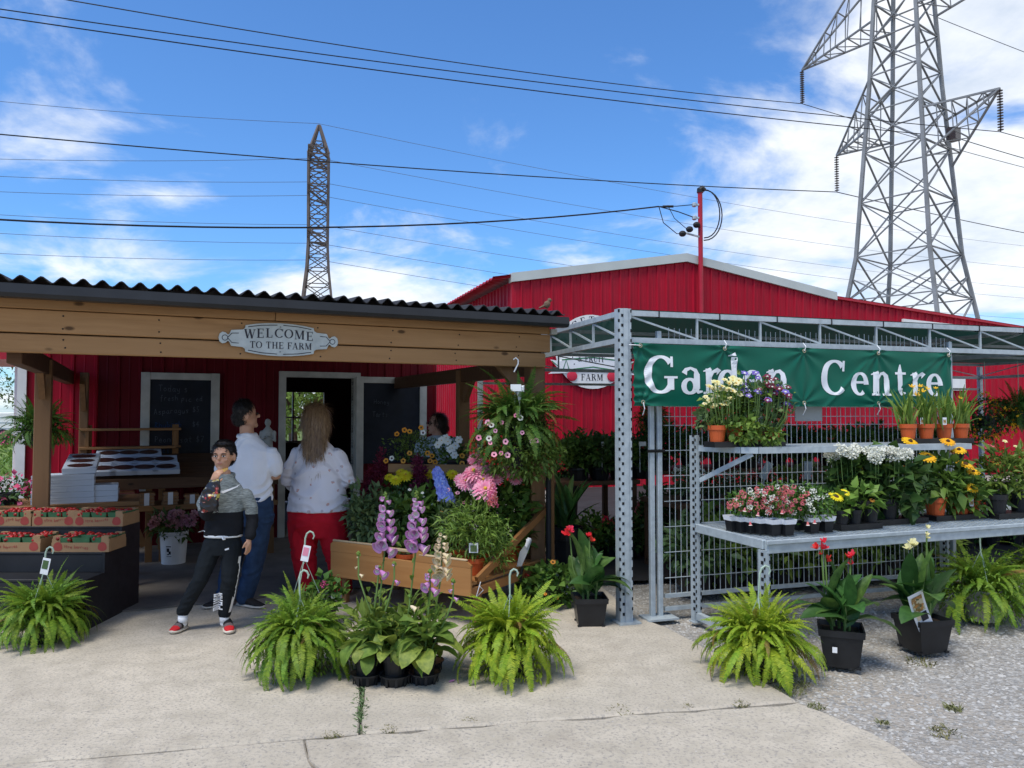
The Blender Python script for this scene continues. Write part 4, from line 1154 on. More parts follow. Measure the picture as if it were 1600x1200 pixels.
g = MB(); nx, ny = 56, 28
for j in range(ny + 1):
    for i in range(nx + 1):
        u_, v_ = i / nx, j / ny
        sag = 0.045 * abs(math.sin(PI * v_ * 3)) ** 1.2 * (0.6 + 0.4 * abs(math.sin(PI * u_ * 4)))
        g.v.append((-0.01 + (CW + 0.02) * u_, -0.02 + (CD + 0.04) * v_, ZT + 0.028 - sag * 0.6))
for j in range(ny):
    for i in range(nx):
        a = j * (nx + 1) + i; g.f.append((a, a + 1, a + nx + 2, a + nx + 1)); g.m.append(0)
g.build('shade_cloth', PAL['net'], can, smooth=True)

# ------------------------------------------------------------------ wire mesh fence with two gate posts
fen = thing('mesh_fence', 'galvanised wire mesh fence panel behind the bench', 'fence', GP(0, 0.05), GA)
fx0, fx1 = gx(1036, 0.05), gx(1484, 0.05)
for x, z1 in ((gx(1022, 0), 1.66), (gx(1034, 0), 2.25), (fx1, 2.25)):
    MB().cham(x - 0.02, x + 0.02, -0.02, 0.02, 0, z1, 0.004).build('post', PAL['galv'], fen)
MB().bbox(gx(1022, 0) - 0.09, gx(1034, 0) + 0.10, -0.12, 0.06, 0.0, 0.014).build('base_plate', PAL['galv'], fen)
for z in (0.16, 0.06):
    MB().bar((fx0, 0.0, z), (fx1, 0.0, z), 0.03).build('rail', PAL['galv'], fen)
nw = int((fx1 - fx0) / 0.05)
wme = MB().tube([(0, 0, 0.16), (0, 0, 2.29)], 0.0030, 5).mesh('wire', PAL['galv'])
for i in range(1, nw):
    x = fx0 + (fx1 - fx0) * i / nw
    link('wire', wme, fen, (x, 0.0, random.uniform(-0.015, 0.0)), (random.gauss(0, 0.002), random.gauss(0, 0.003), 0))
for k, z in enumerate((0.3, 0.5, 0.7, 0.9, 1.0, 1.1, 1.3, 1.5, 1.57, 1.65, 1.85, 2.05, 2.12)):
    MB().tube([(fx0, -0.006, z), (fx1, -0.006, z)], 0.0032, 5).build('wire', PAL['galv'], fen)
MB().bbox(gx(1240, .05), gx(1282, .05), -0.018, -0.010, 1.53, 1.655).build('plate', PAL['galv_far'], fen)
MB().tube([(gx(1014, 0), -0.026, 1.3), (gx(1040, 0), -0.026, 1.3)], 0.012, 6).build('tie', PAL['hole'], fen)

# ------------------------------------------------------------------ banner
PAL['banner'] = M('green vinyl', (0.003, 0.105, 0.066), 0.42, var=0.12, scale=2, spec=0.22)
PAL['banner_white'] = M('white vinyl print', (0.76, 0.78, 0.80), 0.4, var=0.05)
bx0, bx1 = gx(990, -0.07), gx(1486, -0.07); bz0, bz1 = 1.652, 2.142
ban = thing('banner', 'green vinyl Garden Centre banner tied to the canopy', 'banner', GP(0, -0.075), GA)
grom = [(bx0 + 0.05, bz1 - 0.025), (gx(1131, -.07), bz1 - 0.03), (gx(1255, -.07), bz1 - 0.03), (gx(1371, -.07), bz1 - 0.03), (bx1 - 0.04, bz1 - 0.03),
        (bx0 + 0.07, bz0 + 0.03), (gx(1254, -.07), bz0 + 0.03), (gx(1370, -.07), bz0 + 0.03), (bx1 - 0.04, bz0 + 0.03)]
def bwarp(x, z):
    """folds fan out from the tied eyelets"""
    y = 0.010 * mnoise.noise((x * 1.3, z * 1.2, 0.3)) + 0.004 * mnoise.noise((x * 6, z * 3, 4.1))
    for k, (gx_, gz_) in enumerate(grom):
        dx_, dz_ = x - gx_, z - gz_; d = math.hypot(dx_, dz_) + 1e-4
        an = math.atan2(dz_, dx_)
        y += 0.011 * math.exp(-d / 0.20) * math.sin(an * 9 + k) * min(1, d / 0.04)
    # two long diagonal creases
    for (ax, az, bx_, bz_, am) in ((gx(1371, -.07), bz1, gx(1290, -.07), bz0, .009), (gx(1480, -.07), bz1, gx(1380, -.07), bz0 + .05, .007), (gx(1131, -.07), bz1, gx(1180, -.07), bz0 + .2, .006)):
        L = math.hypot(bx_ - ax, bz_ - az); dd = ((x - ax) * (bz_ - az) - (z - az) * (bx_ - ax)) / L
        y += am * math.exp(-(dd / 0.018) ** 2)
    e = (x - bx0)
    if e < 0.25: y += 0.010 * (1 - e / 0.25) * math.sin(z * 70 + 6 * mnoise.noise((x * 9, z * 4, 0)))
    return -y
NX, NZ = 260, 48; g = MB()
for j in range(NZ + 1):
    for i in range(NX + 1):
        x = bx0 + (bx1 - bx0) * i / NX; z = bz0 + (bz1 - bz0) * j / NZ
        sg_ = 0.010 * math.sin(PI * ((x - bx0) / (bx1 - bx0) * 4 % 1)) * (1 if j > NZ / 2 else 0.4)
        g.v.append((x, bwarp(x, z), z - sg_ * (j / NZ)))
for j in range(NZ):
    for i in range(NX):
        a = j * (NX + 1) + i; g.f.append((a, a + 1, a + NX + 2, a + NX + 1)); g.m.append(0)
g.build('vinyl_sheet', PAL['banner'], ban, smooth=True)
def fine(V, F, fn, mb, n=5):
    """subdivide a stroke so that it follows the folds"""
    for f in F:
        q_ = [Vector((V[i][0], V[i][1], 0)) for i in f]
        P = []; Q = []
        for j in range(n + 1):
            for i in range(3):
                p = (q_[0].lerp(q_[1], i / 2)).lerp(q_[3].lerp(q_[2], i / 2), j / n); P.append(fn(p.x, p.y))
        for j in range(n):
            for i in range(2): Q.append((j * 3 + i, j * 3 + i + 1, (j + 1) * 3 + i + 1, (j + 1) * 3 + i))
        mb.add(P, Q)
LH = 0.295; zb_ = 1.75
for ch, p0 in zip("GardenCentre", (1007, 1064, 1098, 1121, 1160, 1196, 1283, 1330, 1361, 1397, 1422, 1447)):
    x0 = gx(p0, -.07); adv, st = GL[ch]; mb = MB(); hh = LH * (1.06 if ch.islower() else 1.0)
    wd = 1.0 if ch.islower() else 0.98
    for k, (V, F) in enumerate(st):
        V2 = []
        for i in range(0, len(V), 2):      # the banner face is bolder than the sign faces
            (ax_, az_), (bx_, bz_) = V[i], V[i + 1]; mx2, mz2 = (ax_ + bx_) / 2, (az_ + bz_) / 2
            V2 += [(x0 + (mx2 + (a - mx2) * 1.30) * hh * wd, zb_ + (mz2 + (b - mz2) * 1.30) * hh) for a, b in ((ax_, az_), (bx_, bz_))]
        long_ = len(F) < 3
        fine(V2, F, lambda x, z: (x, bwarp(x, z) - 0.0035 - 0.0006 * k, z), mb, 10 if long_ else 2)
    mb.build('letter', PAL['banner_white'], ban)
PAL['brass'] = M('brass eyelet', (0.45, 0.40, 0.28), 0.4, metal=0.6)
for k, (x, z) in enumerate(grom):
    mb = MB(); mb.tube([(x + 0.013 * math.cos(a), -0.016, z + 0.013 * math.sin(a)) for a in [2 * PI * i / 12 for i in range(13)]], 0.004, 5, caps=False); mb.build('eyelet', PAL['brass'], ban)
    up = z > 1.9
    tgt = (x + (0.02 if up else 0.015), 0.02, z + (0.07 if up else -0.10))
    if k == 0: tgt = (x - 0.09, 0.0, z + 0.005)
    MB().tube([(x, -0.018, z), ((x + tgt[0]) / 2, -0.026, (z + tgt[2]) / 2), tgt], 0.0035, 5).build('tie_cord', PAL['paper'], ban)

# ================================================================== galvanised plant bench with upper shelf
HA = R(20); H0 = Vector((1.70, 5.16, 0)); hu = Vector((math.cos(HA), math.sin(HA), 0)); hn = Vector((-math.sin(HA), math.cos(HA), 0))
def hx(px, y=0.0):
    k = (px - 800) / 1200; o = H0 + hn * y
    return (k * o.y - o.x) / (hu.x - k * hu.y)
def HP(x, y, z=0.0): return H0 + hu * x + hn * y + Vector((0, 0, z))
ben = thing('plant_bench', 'galvanised steel plant bench with raised back shelf', 'bench', H0, HA)
BW, BDp, ZTAB, ZSH = 3.7, 0.86, 0.745, 1.345
MB().cham(0, BW, -0.012, 0.022, ZTAB - 0.085, ZTAB, 0.004).build('front_rail', PAL['galv'], ben)
MB().cham(-0.02, BW, -0.030, -0.0125, ZTAB - 0.022, ZTAB + 0.006, 0.003).build('front_lip', PAL['galv'], ben)
MB().cham(-0.018, 0.018, 0.0225, BDp, ZTAB - 0.06, ZTAB + 0.004, 0.004).build('end_rail', PAL['galv'], ben)
MB().cham(0, BW, BDp, BDp + 0.03, ZTAB - 0.06, ZTAB + 0.004, 0.004).build('back_rail', PAL['galv'], ben)
def mesh_top(x0, x1, y0, y1, z, step=0.042, name='mesh_top'):
    mb = MB(); W = x1 - x0; D = y1 - y0; sl_ = 1.9
    c = -D * sl_
    while c < W:
        for sg_ in (1, -1):
            # line x = x0 + c + sl*t (or mirrored), t in 0..D
            t0, t1 = max(0, -c / sl_), min(D, (W - c) / sl_)
            if t1 - t0 < 0.02: continue
            a, b_ = (c + sl_ * t0, t0), (c + sl_ * t1, t1)
            if sg_ < 0: a, b_ = (W - a[0], a[1]), (W - b_[0], b_[1])
            mb.bar((x0 + a[0], y0 + a[1], z + 0.001 * sg_), (x0 + b_[0], y0 + b_[1], z + 0.001 * sg_), 0.006, 0.005)
        c += step * sl_
    o = mb.build(name, PAL['galv'], ben); o['kind'] = 'stuff'; return o
mesh_top(0.018, BW, 0.022, BDp, ZTAB - 0.006)
for i in range(5):
    x = 0.4 + i * 0.72; MB().bar((x, 0.022, ZTAB - 0.03), (x, BDp, ZTAB - 0.03), 0.03).build('cross_bar', PAL['galv'], ben)
perforated(ben, 0.0, BDp - 0.02, 0, 1.425, 0.062, 0.05, 0.055)
perforated(ben, 0.0, 0.03, 0, ZTAB - 0.062, 0.062, 0.045, 0.055, 'leg')
xs2 = hx(1480, BDp); perforated(ben, xs2, BDp + 0.06, 0, 1.425, 0.062, 0.05, 0.055)
perforated(ben, 2.6, 0.03, 0, ZTAB - 0.086, 0.062, 0.045, 0.055, 'leg')
MB().bbox(-0.04, 0.04, BDp - 0.06, BDp + 0.02, 0.0, 0.008).build('foot_plate', PAL['galv'], ben)
MB().bar((0, 0.06, 0.05), (0, BDp - 0.05, 0.05), 0.04, 0.05).build('foot_bar', PAL['galv'], ben)
# upper shelf, its front corner rounded back to the upright
shx1 = hx(1508, 0.40); y0s = 0.36
sh = MB(); pts = [(0.02, BDp - 0.05), (0.06, BDp - 0.16), (0.13, y0s + 0.08), (0.22, y0s), (shx1, y0s)]
for a, b_ in zip(pts[:-1], pts[1:]): sh.bar((a[0], a[1], ZSH - 0.018), (b_[0], b_[1], ZSH - 0.018), 0.022, 0.045)
sh.build('shelf_rail', PAL['galv'], ben)
MB().bar((shx1, y0s, ZSH - 0.018), (shx1, BDp, ZSH - 0.018), 0.022, 0.045).build('shelf_rail', PAL['galv'], ben)
sl_m = MB().bbox(0.2, shx1 - 0.01, -0.012, 0.012, -0.004, 0.004).mesh('shelf_slat', PAL['galv'])
for i in range(11): link('shelf_slat', sl_m, ben, (0, y0s + 0.035 + i * 0.043, ZSH))
MB().bar((0.02, BDp - 0.05, 1.08), (0.19, y0s + 0.03, ZSH - 0.045), 0.014, 0.035).build('shelf_brace', PAL['galv'], ben)

# ================================================================== plant library
UP = Vector((0, 0, 1))
def aim(d, spin=0.0):
    q = Vector(d).normalized().to_track_quat('Z', 'Y')
    return (q.to_matrix() @ Matrix.Rotation(spin, 3, 'Z')).to_euler()
def leaf_cloud(n, c, r, size, aspect=0.42, up=0.35, shell=0.45, seed=0, curl=0.18, spread=0.7, zmin=-1.0, outw=0.8):
    """n folded pointed leaves in an ellipsoid -> V (n,5,3)"""
    g_ = np.random.default_rng(seed)
    d = g_.normal(size=(n, 3)); d /= np.linalg.norm(d, axis=1)[:, None]
    d[:, 2] = np.where(d[:, 2] < zmin, -d[:, 2], d[:, 2])
    rad = shell + (1 - shell) * g_.random(n) ** 0.6
    lump = 1 + 0.22 * np.sin(d[:, 0] * 5.1 + seed) * np.sin(d[:, 1] * 4.3 + 1.7 * seed) + 0.12 * np.sin(d[:, 2] * 7.0 + seed * 3.1)
    pos = np.asarray(c) + d * rad[:, None] * lump[:, None] * np.asarray(r)
    ld = d * outw + g_.normal(size=(n, 3)) * spread; ld[:, 2] += up
    ld /= np.linalg.norm(ld, axis=1)[:, None]
    nr = g_.normal(size=(n, 3)) * 0.5; nr[:, 2] += 1.0
    sd_ = np.cross(nr, ld); sd_ /= np.linalg.norm(sd_, axis=1)[:, None] + 1e-9
    nn = np.cross(ld, sd_)
    s = size * g_.uniform(0.6, 1.3, n)[:, None]
    b0 = pos; tip = pos + ld * s - nn * s * curl * 1.5; mid = pos + ld * s * 0.5 - nn * s * 0.04
    l_ = pos + ld * s * 0.45 + sd_ * s * aspect * 0.5 + nn * s * 0.06; r_ = pos + ld * s * 0.45 - sd_ * s * aspect * 0.5 + nn * s * 0.06
    return np.stack([b0, l_, tip, r_, mid], 1)
LF = np.array([[0, 4, 1], [1, 4, 2], [2, 4, 3], [3, 4, 0]])
def cloud_mesh(name, clouds, mats_, idx=None):
    V = np.concatenate(clouds, 0); n = len(V)
    F = (LF[None] + (np.arange(n) * 5)[:, None, None]).reshape(-1, 3)
    mi = None
    if idx is not None: mi = np.repeat(np.concatenate([np.full(len(c), i) for c, i in zip(clouds, idx)]), 4)
    return np_mesh(name, V.reshape(-1, 3), F, mats_, mi)
def foliage(parent, clouds, mats_, idx=None, name='foliage'):
    o = link(name, cloud_mesh(name, clouds, mats_, idx), parent); o['kind'] = 'stuff'; return o
def stems(parent, segs, r=0.004, mat='stem', name='stem'):
    mb = MB()
    for pts in segs: mb.tube(pts, r, 5)
    return mb.build(name, PAL[mat], parent)
def square_pot(parent, w, h, mat='black_plastic', loc=(0, 0, 0), rz=0.0, soil=True):
    mb = MB(); rings = []
    def rg(k, z): return [(-k, -k, z), (k, -k, z), (k, k, z), (-k, k, z)]
    a = w / 2
    mb.loft([rg(a * 0.74, 0), rg(a * 0.93, h * 0.82), rg(a * 0.93, h * 0.82) and rg(a * 1.0, h * 0.83), rg(a * 1.02, h), rg(a * 0.94, h), rg(a * 0.9, h * 0.85)], True)
    for sx in (-1, 1):
        for sy in (-1, 1): mb.box((sx * a * 0.72, sy * a * 0.72, h * 0.02), (a * 0.2, a * 0.2, h * 0.06))
    o = mb.build('pot', PAL[mat], parent, loc=loc); o.rotation_euler.z = rz
    return o
def round_pot(parent, r, h, mat='terracotta', loc=(0, 0, 0), n=18, name='pot'):
    mb = MB(); mb.lathe([(r * 0.74, 0), (r * 0.90, h * 0.70), (r * 0.91, h * 0.72), (r * 1.0, h * 0.73), (r * 1.0, h), (r * 0.92, h), (r * 0.90, h * 0.86)], n)
    o = mb.build(name, PAL[mat], parent, smooth=False, loc=loc); return o
# ---- ferns
def frond_mesh(mat, a0, a1, npair, width, seed):
    rd = random.Random(seed); N = npair; p = Vector((0, 0, 0)); pts = [p.copy()]; tans = []
    for i in range(N):
        t = (i + 0.5) / N; a = R(a0 + (a1 - a0) * t ** 1.15)
        d = Vector((math.cos(a), 0.10 * math.sin(seed * 2.1 + t * 3), math.sin(a))); d.normalize(); tans.append(d); p = p + d / N; pts.append(p.copy())
    V, F = [], []
    for i in range(2, N):
        t = i / N; w_ = width * (math.sin(PI * min(1, (t * 0.86 + 0.12))) ** 0.75) * (1.0 if t < 0.93 else 0.6)
        d = tans[i]; side = Vector((0, 1, 0)); nrm = side.cross(d) * -1
        if nrm.z < 0 and a1 > -20: nrm = -nrm
        for s in (1, -1):
            ld = (side * s * 0.93 + d * rd.uniform(0.22, 0.45) - UP * rd.uniform(0.02, 0.22)).normalized()
            L = w_ * rd.uniform(0.86, 1.08); hwid = 0.47 / N
            b = pts[i]; o = len(V)
            V += [b - d * hwid * 0.6, b + d * hwid * 0.9, b + ld * L * 0.62 + d * hwid * 0.95, b + ld * L, b + ld * L * 0.55 - d * hwid * 0.75]
            F += [(o, o + 1, o + 2, o + 4), (o + 4, o + 2, o + 3)]
    # rachis
    for i in range(0, N, 3):
        j = min(N, i + 3); o = len(V); r0 = 0.0075 * (1 - i / N * 0.7)
        for q in (pts[i], pts[j]): V += [q + Vector((0, r0, 0)), q + Vector((0, -r0, 0)), q + Vector((0, 0, -r0))]
        F += [(o, o + 3, o + 4, o + 1), (o + 1, o + 4, o + 5, o + 2), (o + 2, o + 5, o + 3, o)]
    me = bpy.data.meshes.new('frond'); me.from_pydata([tuple(v) for v in V], [], F); me.materials.append(mat); me.update(); return me
FR = {}
for key in ('fern', 'fern_y', 'fern_d', 'fern_b'):
    FR[key] = {'up': [frond_mesh(PAL[key], 86, a, 38, 0.082, k) for k, a in enumerate((45, 20, -5))],
               'arch': [frond_mesh(PAL[key], 78, a, 38, 0.084, k + 5) for k, a in enumerate((-25, -55, -75))],
               'skirt': [frond_mesh(PAL[key], 12, a, 36, 0.088, k + 15) for k, a in enumerate((-96, -104, -88))],
               'droop': [frond_mesh(PAL[key], 62, a, 38, 0.084, k + 9) for k, a in enumerate((-88, -100, -106))]}
HOOK = [(0, 0, 0), (0.0, 0, 0.10), (0.002, 0, 0.18), (0.012, 0, 0.215), (0.034, 0, 0.232), (0.056, 0, 0.222), (0.066, 0, 0.198), (0.058, 0, 0.176)]
def hanger(parent, z, h=1.0, tagged=None, lean=0.0):
    mb = MB(); mb.tube([(x * h + lean * zz * h, y, z + zz * h) for x, y, zz in HOOK], [0.0045, 0.006, 0.0065, 0.0065, 0.0065, 0.0065, 0.006, 0.004], 7)
    for k in range(3):
        a = 2 * PI * k / 3 + 0.4; mb.tube([(lean * 0.05, 0, z + 0.04), (0.11 * math.cos(a), 0.11 * math.sin(a), z - 0.22)], 0.0025, 5)
    o = mb.build('hanger', PAL['hook'], parent)
    if tagged:
        t_ = MB(); t_.box((0.012 + lean * 0.1, -0.012, z + 0.075 * h), (0.055, 0.002, 0.115), (0, 0.2, 0)); t_.build('plant_tag', PAL['paper'], o)
        t_ = MB(); t_.box((0.012 + lean * 0.1, -0.0145, z + 0.088 * h), (0.04, 0.001, 0.06), (0, 0.2, 0)); t_.build('tag_picture', PAL[tagged], o)
    return o
def fern(loc, label, n=80, size=0.40, z=0.19, key='fern', hook=None, pot='black_plastic', seed=1, group='ferns', mix=(0.24, 0.30), tagged=None, pr=0.125, spread=1.0, hook_h=1.0, cat='fern', flat=1.0):
    rd = random.Random(seed); t_ = thing('potted_fern', label, cat, loc, 0, group)
    if pot: round_pot(t_, pr, z, pot)
    MB().lathe([(0.001, 0), (pr * 0.9, 0), (pr * 0.9, 0.012), (0.001, 0.02)], 14, (0, 0, z * 0.84)).build('soil', PAL['soil'], t_)
    ga = 2.399963
    for i in range(n):
        f = i / n; az = i * ga + rd.uniform(-.3, .3)
        cls = 'up' if f < mix[0] else ('arch' if f < mix[1] + mix[0] else ('droop' if f < 0.70 else 'skirt'))
        s = size * rd.uniform(0.72, 1.12) * {'up': 1.0, 'arch': 0.85, 'droop': 0.9, 'skirt': 0.92}[cls]
        me = rd.choice(FR['fern_b' if rd.random() < .035 else key][cls]); r0 = 0.015 + 0.125 * f * (pr / 0.125)
        o = link('frond', me, t_, (r0 * math.cos(az), r0 * math.sin(az), z * 0.95), (rd.gauss(0, .32), rd.gauss(0, 0.2) + (0.45 if cls == 'up' else 0) * rd.random(), az), (s * spread, s * spread * rd.uniform(.75, 1.15), s * flat * rd.uniform(.85, 1.15)))
    k_ = size / 0.38
    foliage(t_, [leaf_cloud(1500, (0, 0, z + .05 * k_), (.23 * k_, .23 * k_, .17 * k_), .034, .32, -.2, .45, seed * 7, .2, .8), leaf_cloud(900, (0, 0, z * .55), (.25 * k_, .25 * k_, z * .6), .034, .32, -.9, .6, seed * 7 + 1, .2, .6)], [PAL[key]], name='leaflets')
    if hook: hanger(t_, z + hook, hook_h, tagged, rd.uniform(-0.1, 0.1))
    return t_

# ---- blossoms (all face +Z, unit radius about 1)
def petal_ring(mb, n, r0, r1, w_, z0, z1, off=0.0, cup=0.0, tipw=0.35, jit=0.0, rd=random):
    for k in range(n):
        a = 2 * PI * (k + off) / n + rd.uniform(-jit, jit); ca, sa = math.cos(a), math.sin(a); rr = r1 * (1 + rd.uniform(-jit, jit))
        def pt(r_, s_, z_): return (r_ * ca - s_ * sa, r_ * sa + s_ * ca, z_)
        mb.add([pt(r0, -w_ * .3, z0), pt(r0, w_ * .3, z0), pt((r0 + rr) * .55, w_ * .5, (z0 + z1) * .5 + cup), pt(rr, w_ * tipw * .5, z1), pt(rr, -w_ * tipw * .5, z1), pt((r0 + rr) * .55, -w_ * .5, (z0 + z1) * .5 + cup)],
               [(0, 1, 2, 5), (5, 2, 3, 4)])
def daisy(pm, em, n=14, w_=0.42, eye=0.28, layers=1, dome=0.15, back=0.0):
    mb = MB(); rd = random.Random(n)
    for L in range(layers): petal_ring(mb, n, 0.12, 1.0 - 0.18 * L, w_, 0.0 + 0.05 * L, back + 0.12 * L, 0.5 * L, 0.06, 0.4, 0.05, rd)
    mb.cur = 1; mb.lathe([(eye, 0.02), (eye * 0.95, 0.08 + dome * .4), (eye * 0.6, 0.1 + dome), (0.001, 0.12 + dome)], 10, caps=False)
    return mb.mesh('blossom', [pm, em])
def pompon(pm, em, rings=6, n=16, w_=0.28):
    mb = MB(); rd = random.Random(3)
    for L in range(rings):
        f = L / (rings - 1); el = R(-18 + 80 * f); rr = 1.0 - 0.42 * f
        petal_ring(mb, int(n * (1 - 0.45 * f)), 0.06, rr * math.cos(el) + 0.03, w_, 0.04 + 0.1 * f, rr * math.sin(el) * 0.62, 0.37 * L, 0.0, 0.18, 0.07, rd)
    mb.cur = 1; mb.sphere((0, 0, 0.24), (0.15, 0.15, 0.13), 8, 5)
    return mb.mesh('blossom', [pm, em])
def petunia(pm, em):
    mb = MB(); n = 15
    P = [(0.22 * math.cos(2 * PI * k / n), 0.22 * math.sin(2 * PI * k / n), -0.12) for k in range(n)] + [((0.93 + 0.08 * math.cos(5 * 2 * PI * k / n)) * math.cos(2 * PI * k / n), (0.93 + 0.08 * math.cos(5 * 2 * PI * k / n)) * math.sin(2 * PI * k / n), 0.05 * math.cos(5 * 2 * PI * k / n + .6)) for k in range(n)]
    mb.add(P, [(k, (k + 1) % n, (k + 1) % n + n, k + n) for k in range(n)])
    mb.cur = 1; mb.lathe([(0.36, -0.075), (0.22, -0.11), (0.1, -0.5)], 10, caps=False)
    return mb.mesh('blossom', [pm, em])
def cluster(pm, n=70, seed=0, flat=0.75, ps=0.36, em=None):
    """ball of many small petals"""
    V = leaf_cloud(n, (0, 0, 0), (0.78, 0.78, 0.78 * flat), ps, 0.9, 0.15, 0.85, seed, 0.05, 0.5, -0.35, 0.5)
    return cloud_mesh('blossom', [V], [pm])
def bell(pm, em):
    mb = MB(); n = 10
    mb.lathe([(0.10, 0.0), (0.26, -0.25), (0.34, -0.7), (0.40, -1.0), (0.60, -1.18), (0.66, -1.17)], n, caps=False)
    mb.cur = 1; mb.lathe([(0.60, -1.165), (0.38, -0.98), (0.30, -0.6), (0.001, -0.45)], n, caps=False)
    return mb.mesh('bell', [pm, em], True)
def canna_flower(pm):
    mb = MB(); rd = random.Random(5)
    for k in range(7):
        a = k * 2.4; d = Vector((math.cos(a) * 0.5, math.sin(a) * 0.5, 0.75 + rd.uniform(-.3, .2))).normalized(); s_ = d.cross(UP).normalized(); L = rd.uniform(.8, 1.15)
        mb.add([(0, 0, 0), tuple(d * L * .5 + s_ * .24), tuple(d * L * 0.95 + s_ * .16 - UP * .08), tuple(d * L - UP * .16), tuple(d * L * .9 - s_ * .18), tuple(d * L * .5 - s_ * .24)], [(0, 1, 2, 5), (5, 2, 3, 4)])
    return mb.mesh('blossom', [pm])
B = {}
B['rud'] = daisy(PAL['gold'], PAL['eye_brown'], 15, 0.40, 0.26, 2, 0.2, -0.05)
B['cone'] = daisy(PAL['orange'], PAL['eye_brown'], 12, 0.36, 0.30, 1, 0.35, -0.25)
B['sun'] = daisy(PAL['yellow'], PAL['eye_brown'], 18, 0.32, 0.42, 2, 0.1)
B['dahlia'] = pompon(PAL['pink'], PAL['eye_yel'], 6, 18, 0.30)
B['mum'] = pompon(PAL['yellow'], PAL['eye_yel'], 6, 14, 0.34)
B['petunia'] = petunia(PAL['pink'], PAL['eye_dark'])
B['petunia_w'] = petunia(PAL['whitep'], PAL['eye_dark'])
B['calib'] = petunia(PAL['orange'], PAL['eye_brown'])
B['white_s'] = daisy(PAL['whitep'], PAL['eye_yel'], 6, 0.8, 0.14)
B['hyd'] = cluster(PAL['whitep'], 190, 2, 0.75, 0.34)
B['hydp'] = cluster(PAL['pink_deep'], 60, 4, 0.8, 0.42)
B['redball'] = cluster(PAL['redp'], 60, 6, 0.8, 0.42)
B['coralball'] = cluster(PAL['coral'], 40, 7, 0.8, 0.5)
B['peony'] = cluster(leafmat('peony petal', (0.42, 0.16, 0.20), (0.58, 0.32, 0.34), 0.2, 0.6), 70, 9, 0.9, 0.6)
B['bell_p'] = bell(PAL['purple'], PAL['whitep'])
B['bell_c'] = bell(PAL['cream'], PAL['pale_yellow'])
B['canna_r'] = canna_flower(PAL['redp'])
B['canna_y'] = canna_flower(PAL['pale_yellow'])
B['colum_y'] = daisy(PAL['pale_yellow'], PAL['eye_yel'], 5, 0.7, 0.2, 2, 0.2, 0.2)
B['colum_v'] = daisy(PAL['violet'], PAL['whitep'], 5, 0.7, 0.34, 2, 0.2, 0.2)
B['colum_r'] = daisy(PAL['burgundy'], PAL['whitep'], 5, 0.7, 0.32, 2, 0.2, 0.2)
B['lily'] = daisy(PAL['gold'], PAL['eye_yel'], 6, 0.46, 0.12, 1, 0.2, 0.5)
B['fuch'] = bell(PAL['coral'], PAL['whitep'])
B['fuch_w'] = cluster(PAL['whitep'], 16, 12, 1.0, 0.8)
B['berryball'] = cluster(PAL['burgundy'], 30, 13, 1.0, 0.5)
def bloom(parent, kind, p, s, d=(0, -0.6, 0.8), name='blossom', rd=random):
    return link(name, B[kind], parent, p, aim(Vector(d) + Vector((rd.uniform(-.25, .25), rd.uniform(-.25, .25), rd.uniform(-.2, .2))), rd.uniform(0, 6)), s)
# ---- big blade leaves
def blade(mat, L=1.0, w_=0.30, a0=70, a1=-10, fold=0.12, n=9, peak=0.45):
    """one large leaf along +X, bending from a0 to a1 degrees of elevation"""
    p = Vector((0, 0, 0)); V, F = [], []
    for i in range(n + 1):
        t = i / n; a = R(a0 + (a1 - a0) * t); d = Vector((math.cos(a), 0, math.sin(a)))
        ww = w_ * (math.sin(PI * t ** (math.log(0.5) / math.log(peak))) ** 0.8 if 0 < t < 1 else 0.0) + (0.012 if t < 1 else 0.002)
        nrm = Vector((-math.sin(a), 0, math.cos(a)))
        wav = 0.02 * math.sin(t * 17)
        V += [p + Vector((0, ww / 2, 0)) + nrm * (fold * ww + wav * ww), p + Vector((0, ww / 4, 0)) + nrm * fold * ww * .45, p, p - Vector((0, ww / 4, 0)) + nrm * fold * ww * .45, p + Vector((0, -ww / 2, 0)) + nrm * (fold * ww - wav * ww)]
        p = p + d * L / n
    for i in range(n):
        for k in range(4): a = i * 5 + k; F.append((a, a + 1, a + 6, a + 5))
    me = bpy.data.meshes.new('leaf'); me.from_pydata([tuple(v) for v in V], [], F); me.materials.append(mat)
    me.polygons.foreach_set('use_smooth', [True] * len(F)); me.update(); return me
CANNA = [blade(PAL['canna'], 1, 0.40, 80, 25, 0.14), blade(PAL['canna'], 1, 0.44, 60, -15, 0.12), blade(PAL['canna'], 1, 0.44, 42, -45, 0.10), blade(PAL['canna'], 1, 0.30, 84, 62, 0.2)]
FOX = [blade(PAL['fox_leaf'], 1, 0.44, 40, -60, 0.08, peak=0.55), blade(PAL['fox_leaf'], 1, 0.40, 60, -30, 0.10, peak=0.5), blade(PAL['fox_leaf'], 1, 0.46, 15, -88, 0.06, peak=0.55)]
HOSTA = [blade(PAL['leaf_d'], 1, 0.5, 50, -30, 0.08), blade(PAL['leaf'], 1, 0.5, 62, -10, 0.08)]
SWORD = [blade(PAL['leaf_l'], 1, 0.05, 86, a, 0.2, 6) for a in (60, 30, 5)] + [blade(PAL['leaf_d'], 1, 0.09, 84, 40, 0.2, 6)]
def leaves_at(parent, meshes, n, r0, z, size, rd, name='leaf', zspan=0.0, vary=0.25):
    for i in range(n):
        a = i * 2.4 + rd.uniform(-.4, .4); zz = z + zspan * (i / max(1, n - 1))
        s = size * rd.uniform(1 - vary, 1 + vary)
        link(name, rd.choice(meshes), parent, (r0 * math.cos(a), r0 * math.sin(a), zz), (rd.gauss(0, .2), rd.gauss(0, .15), a), s)

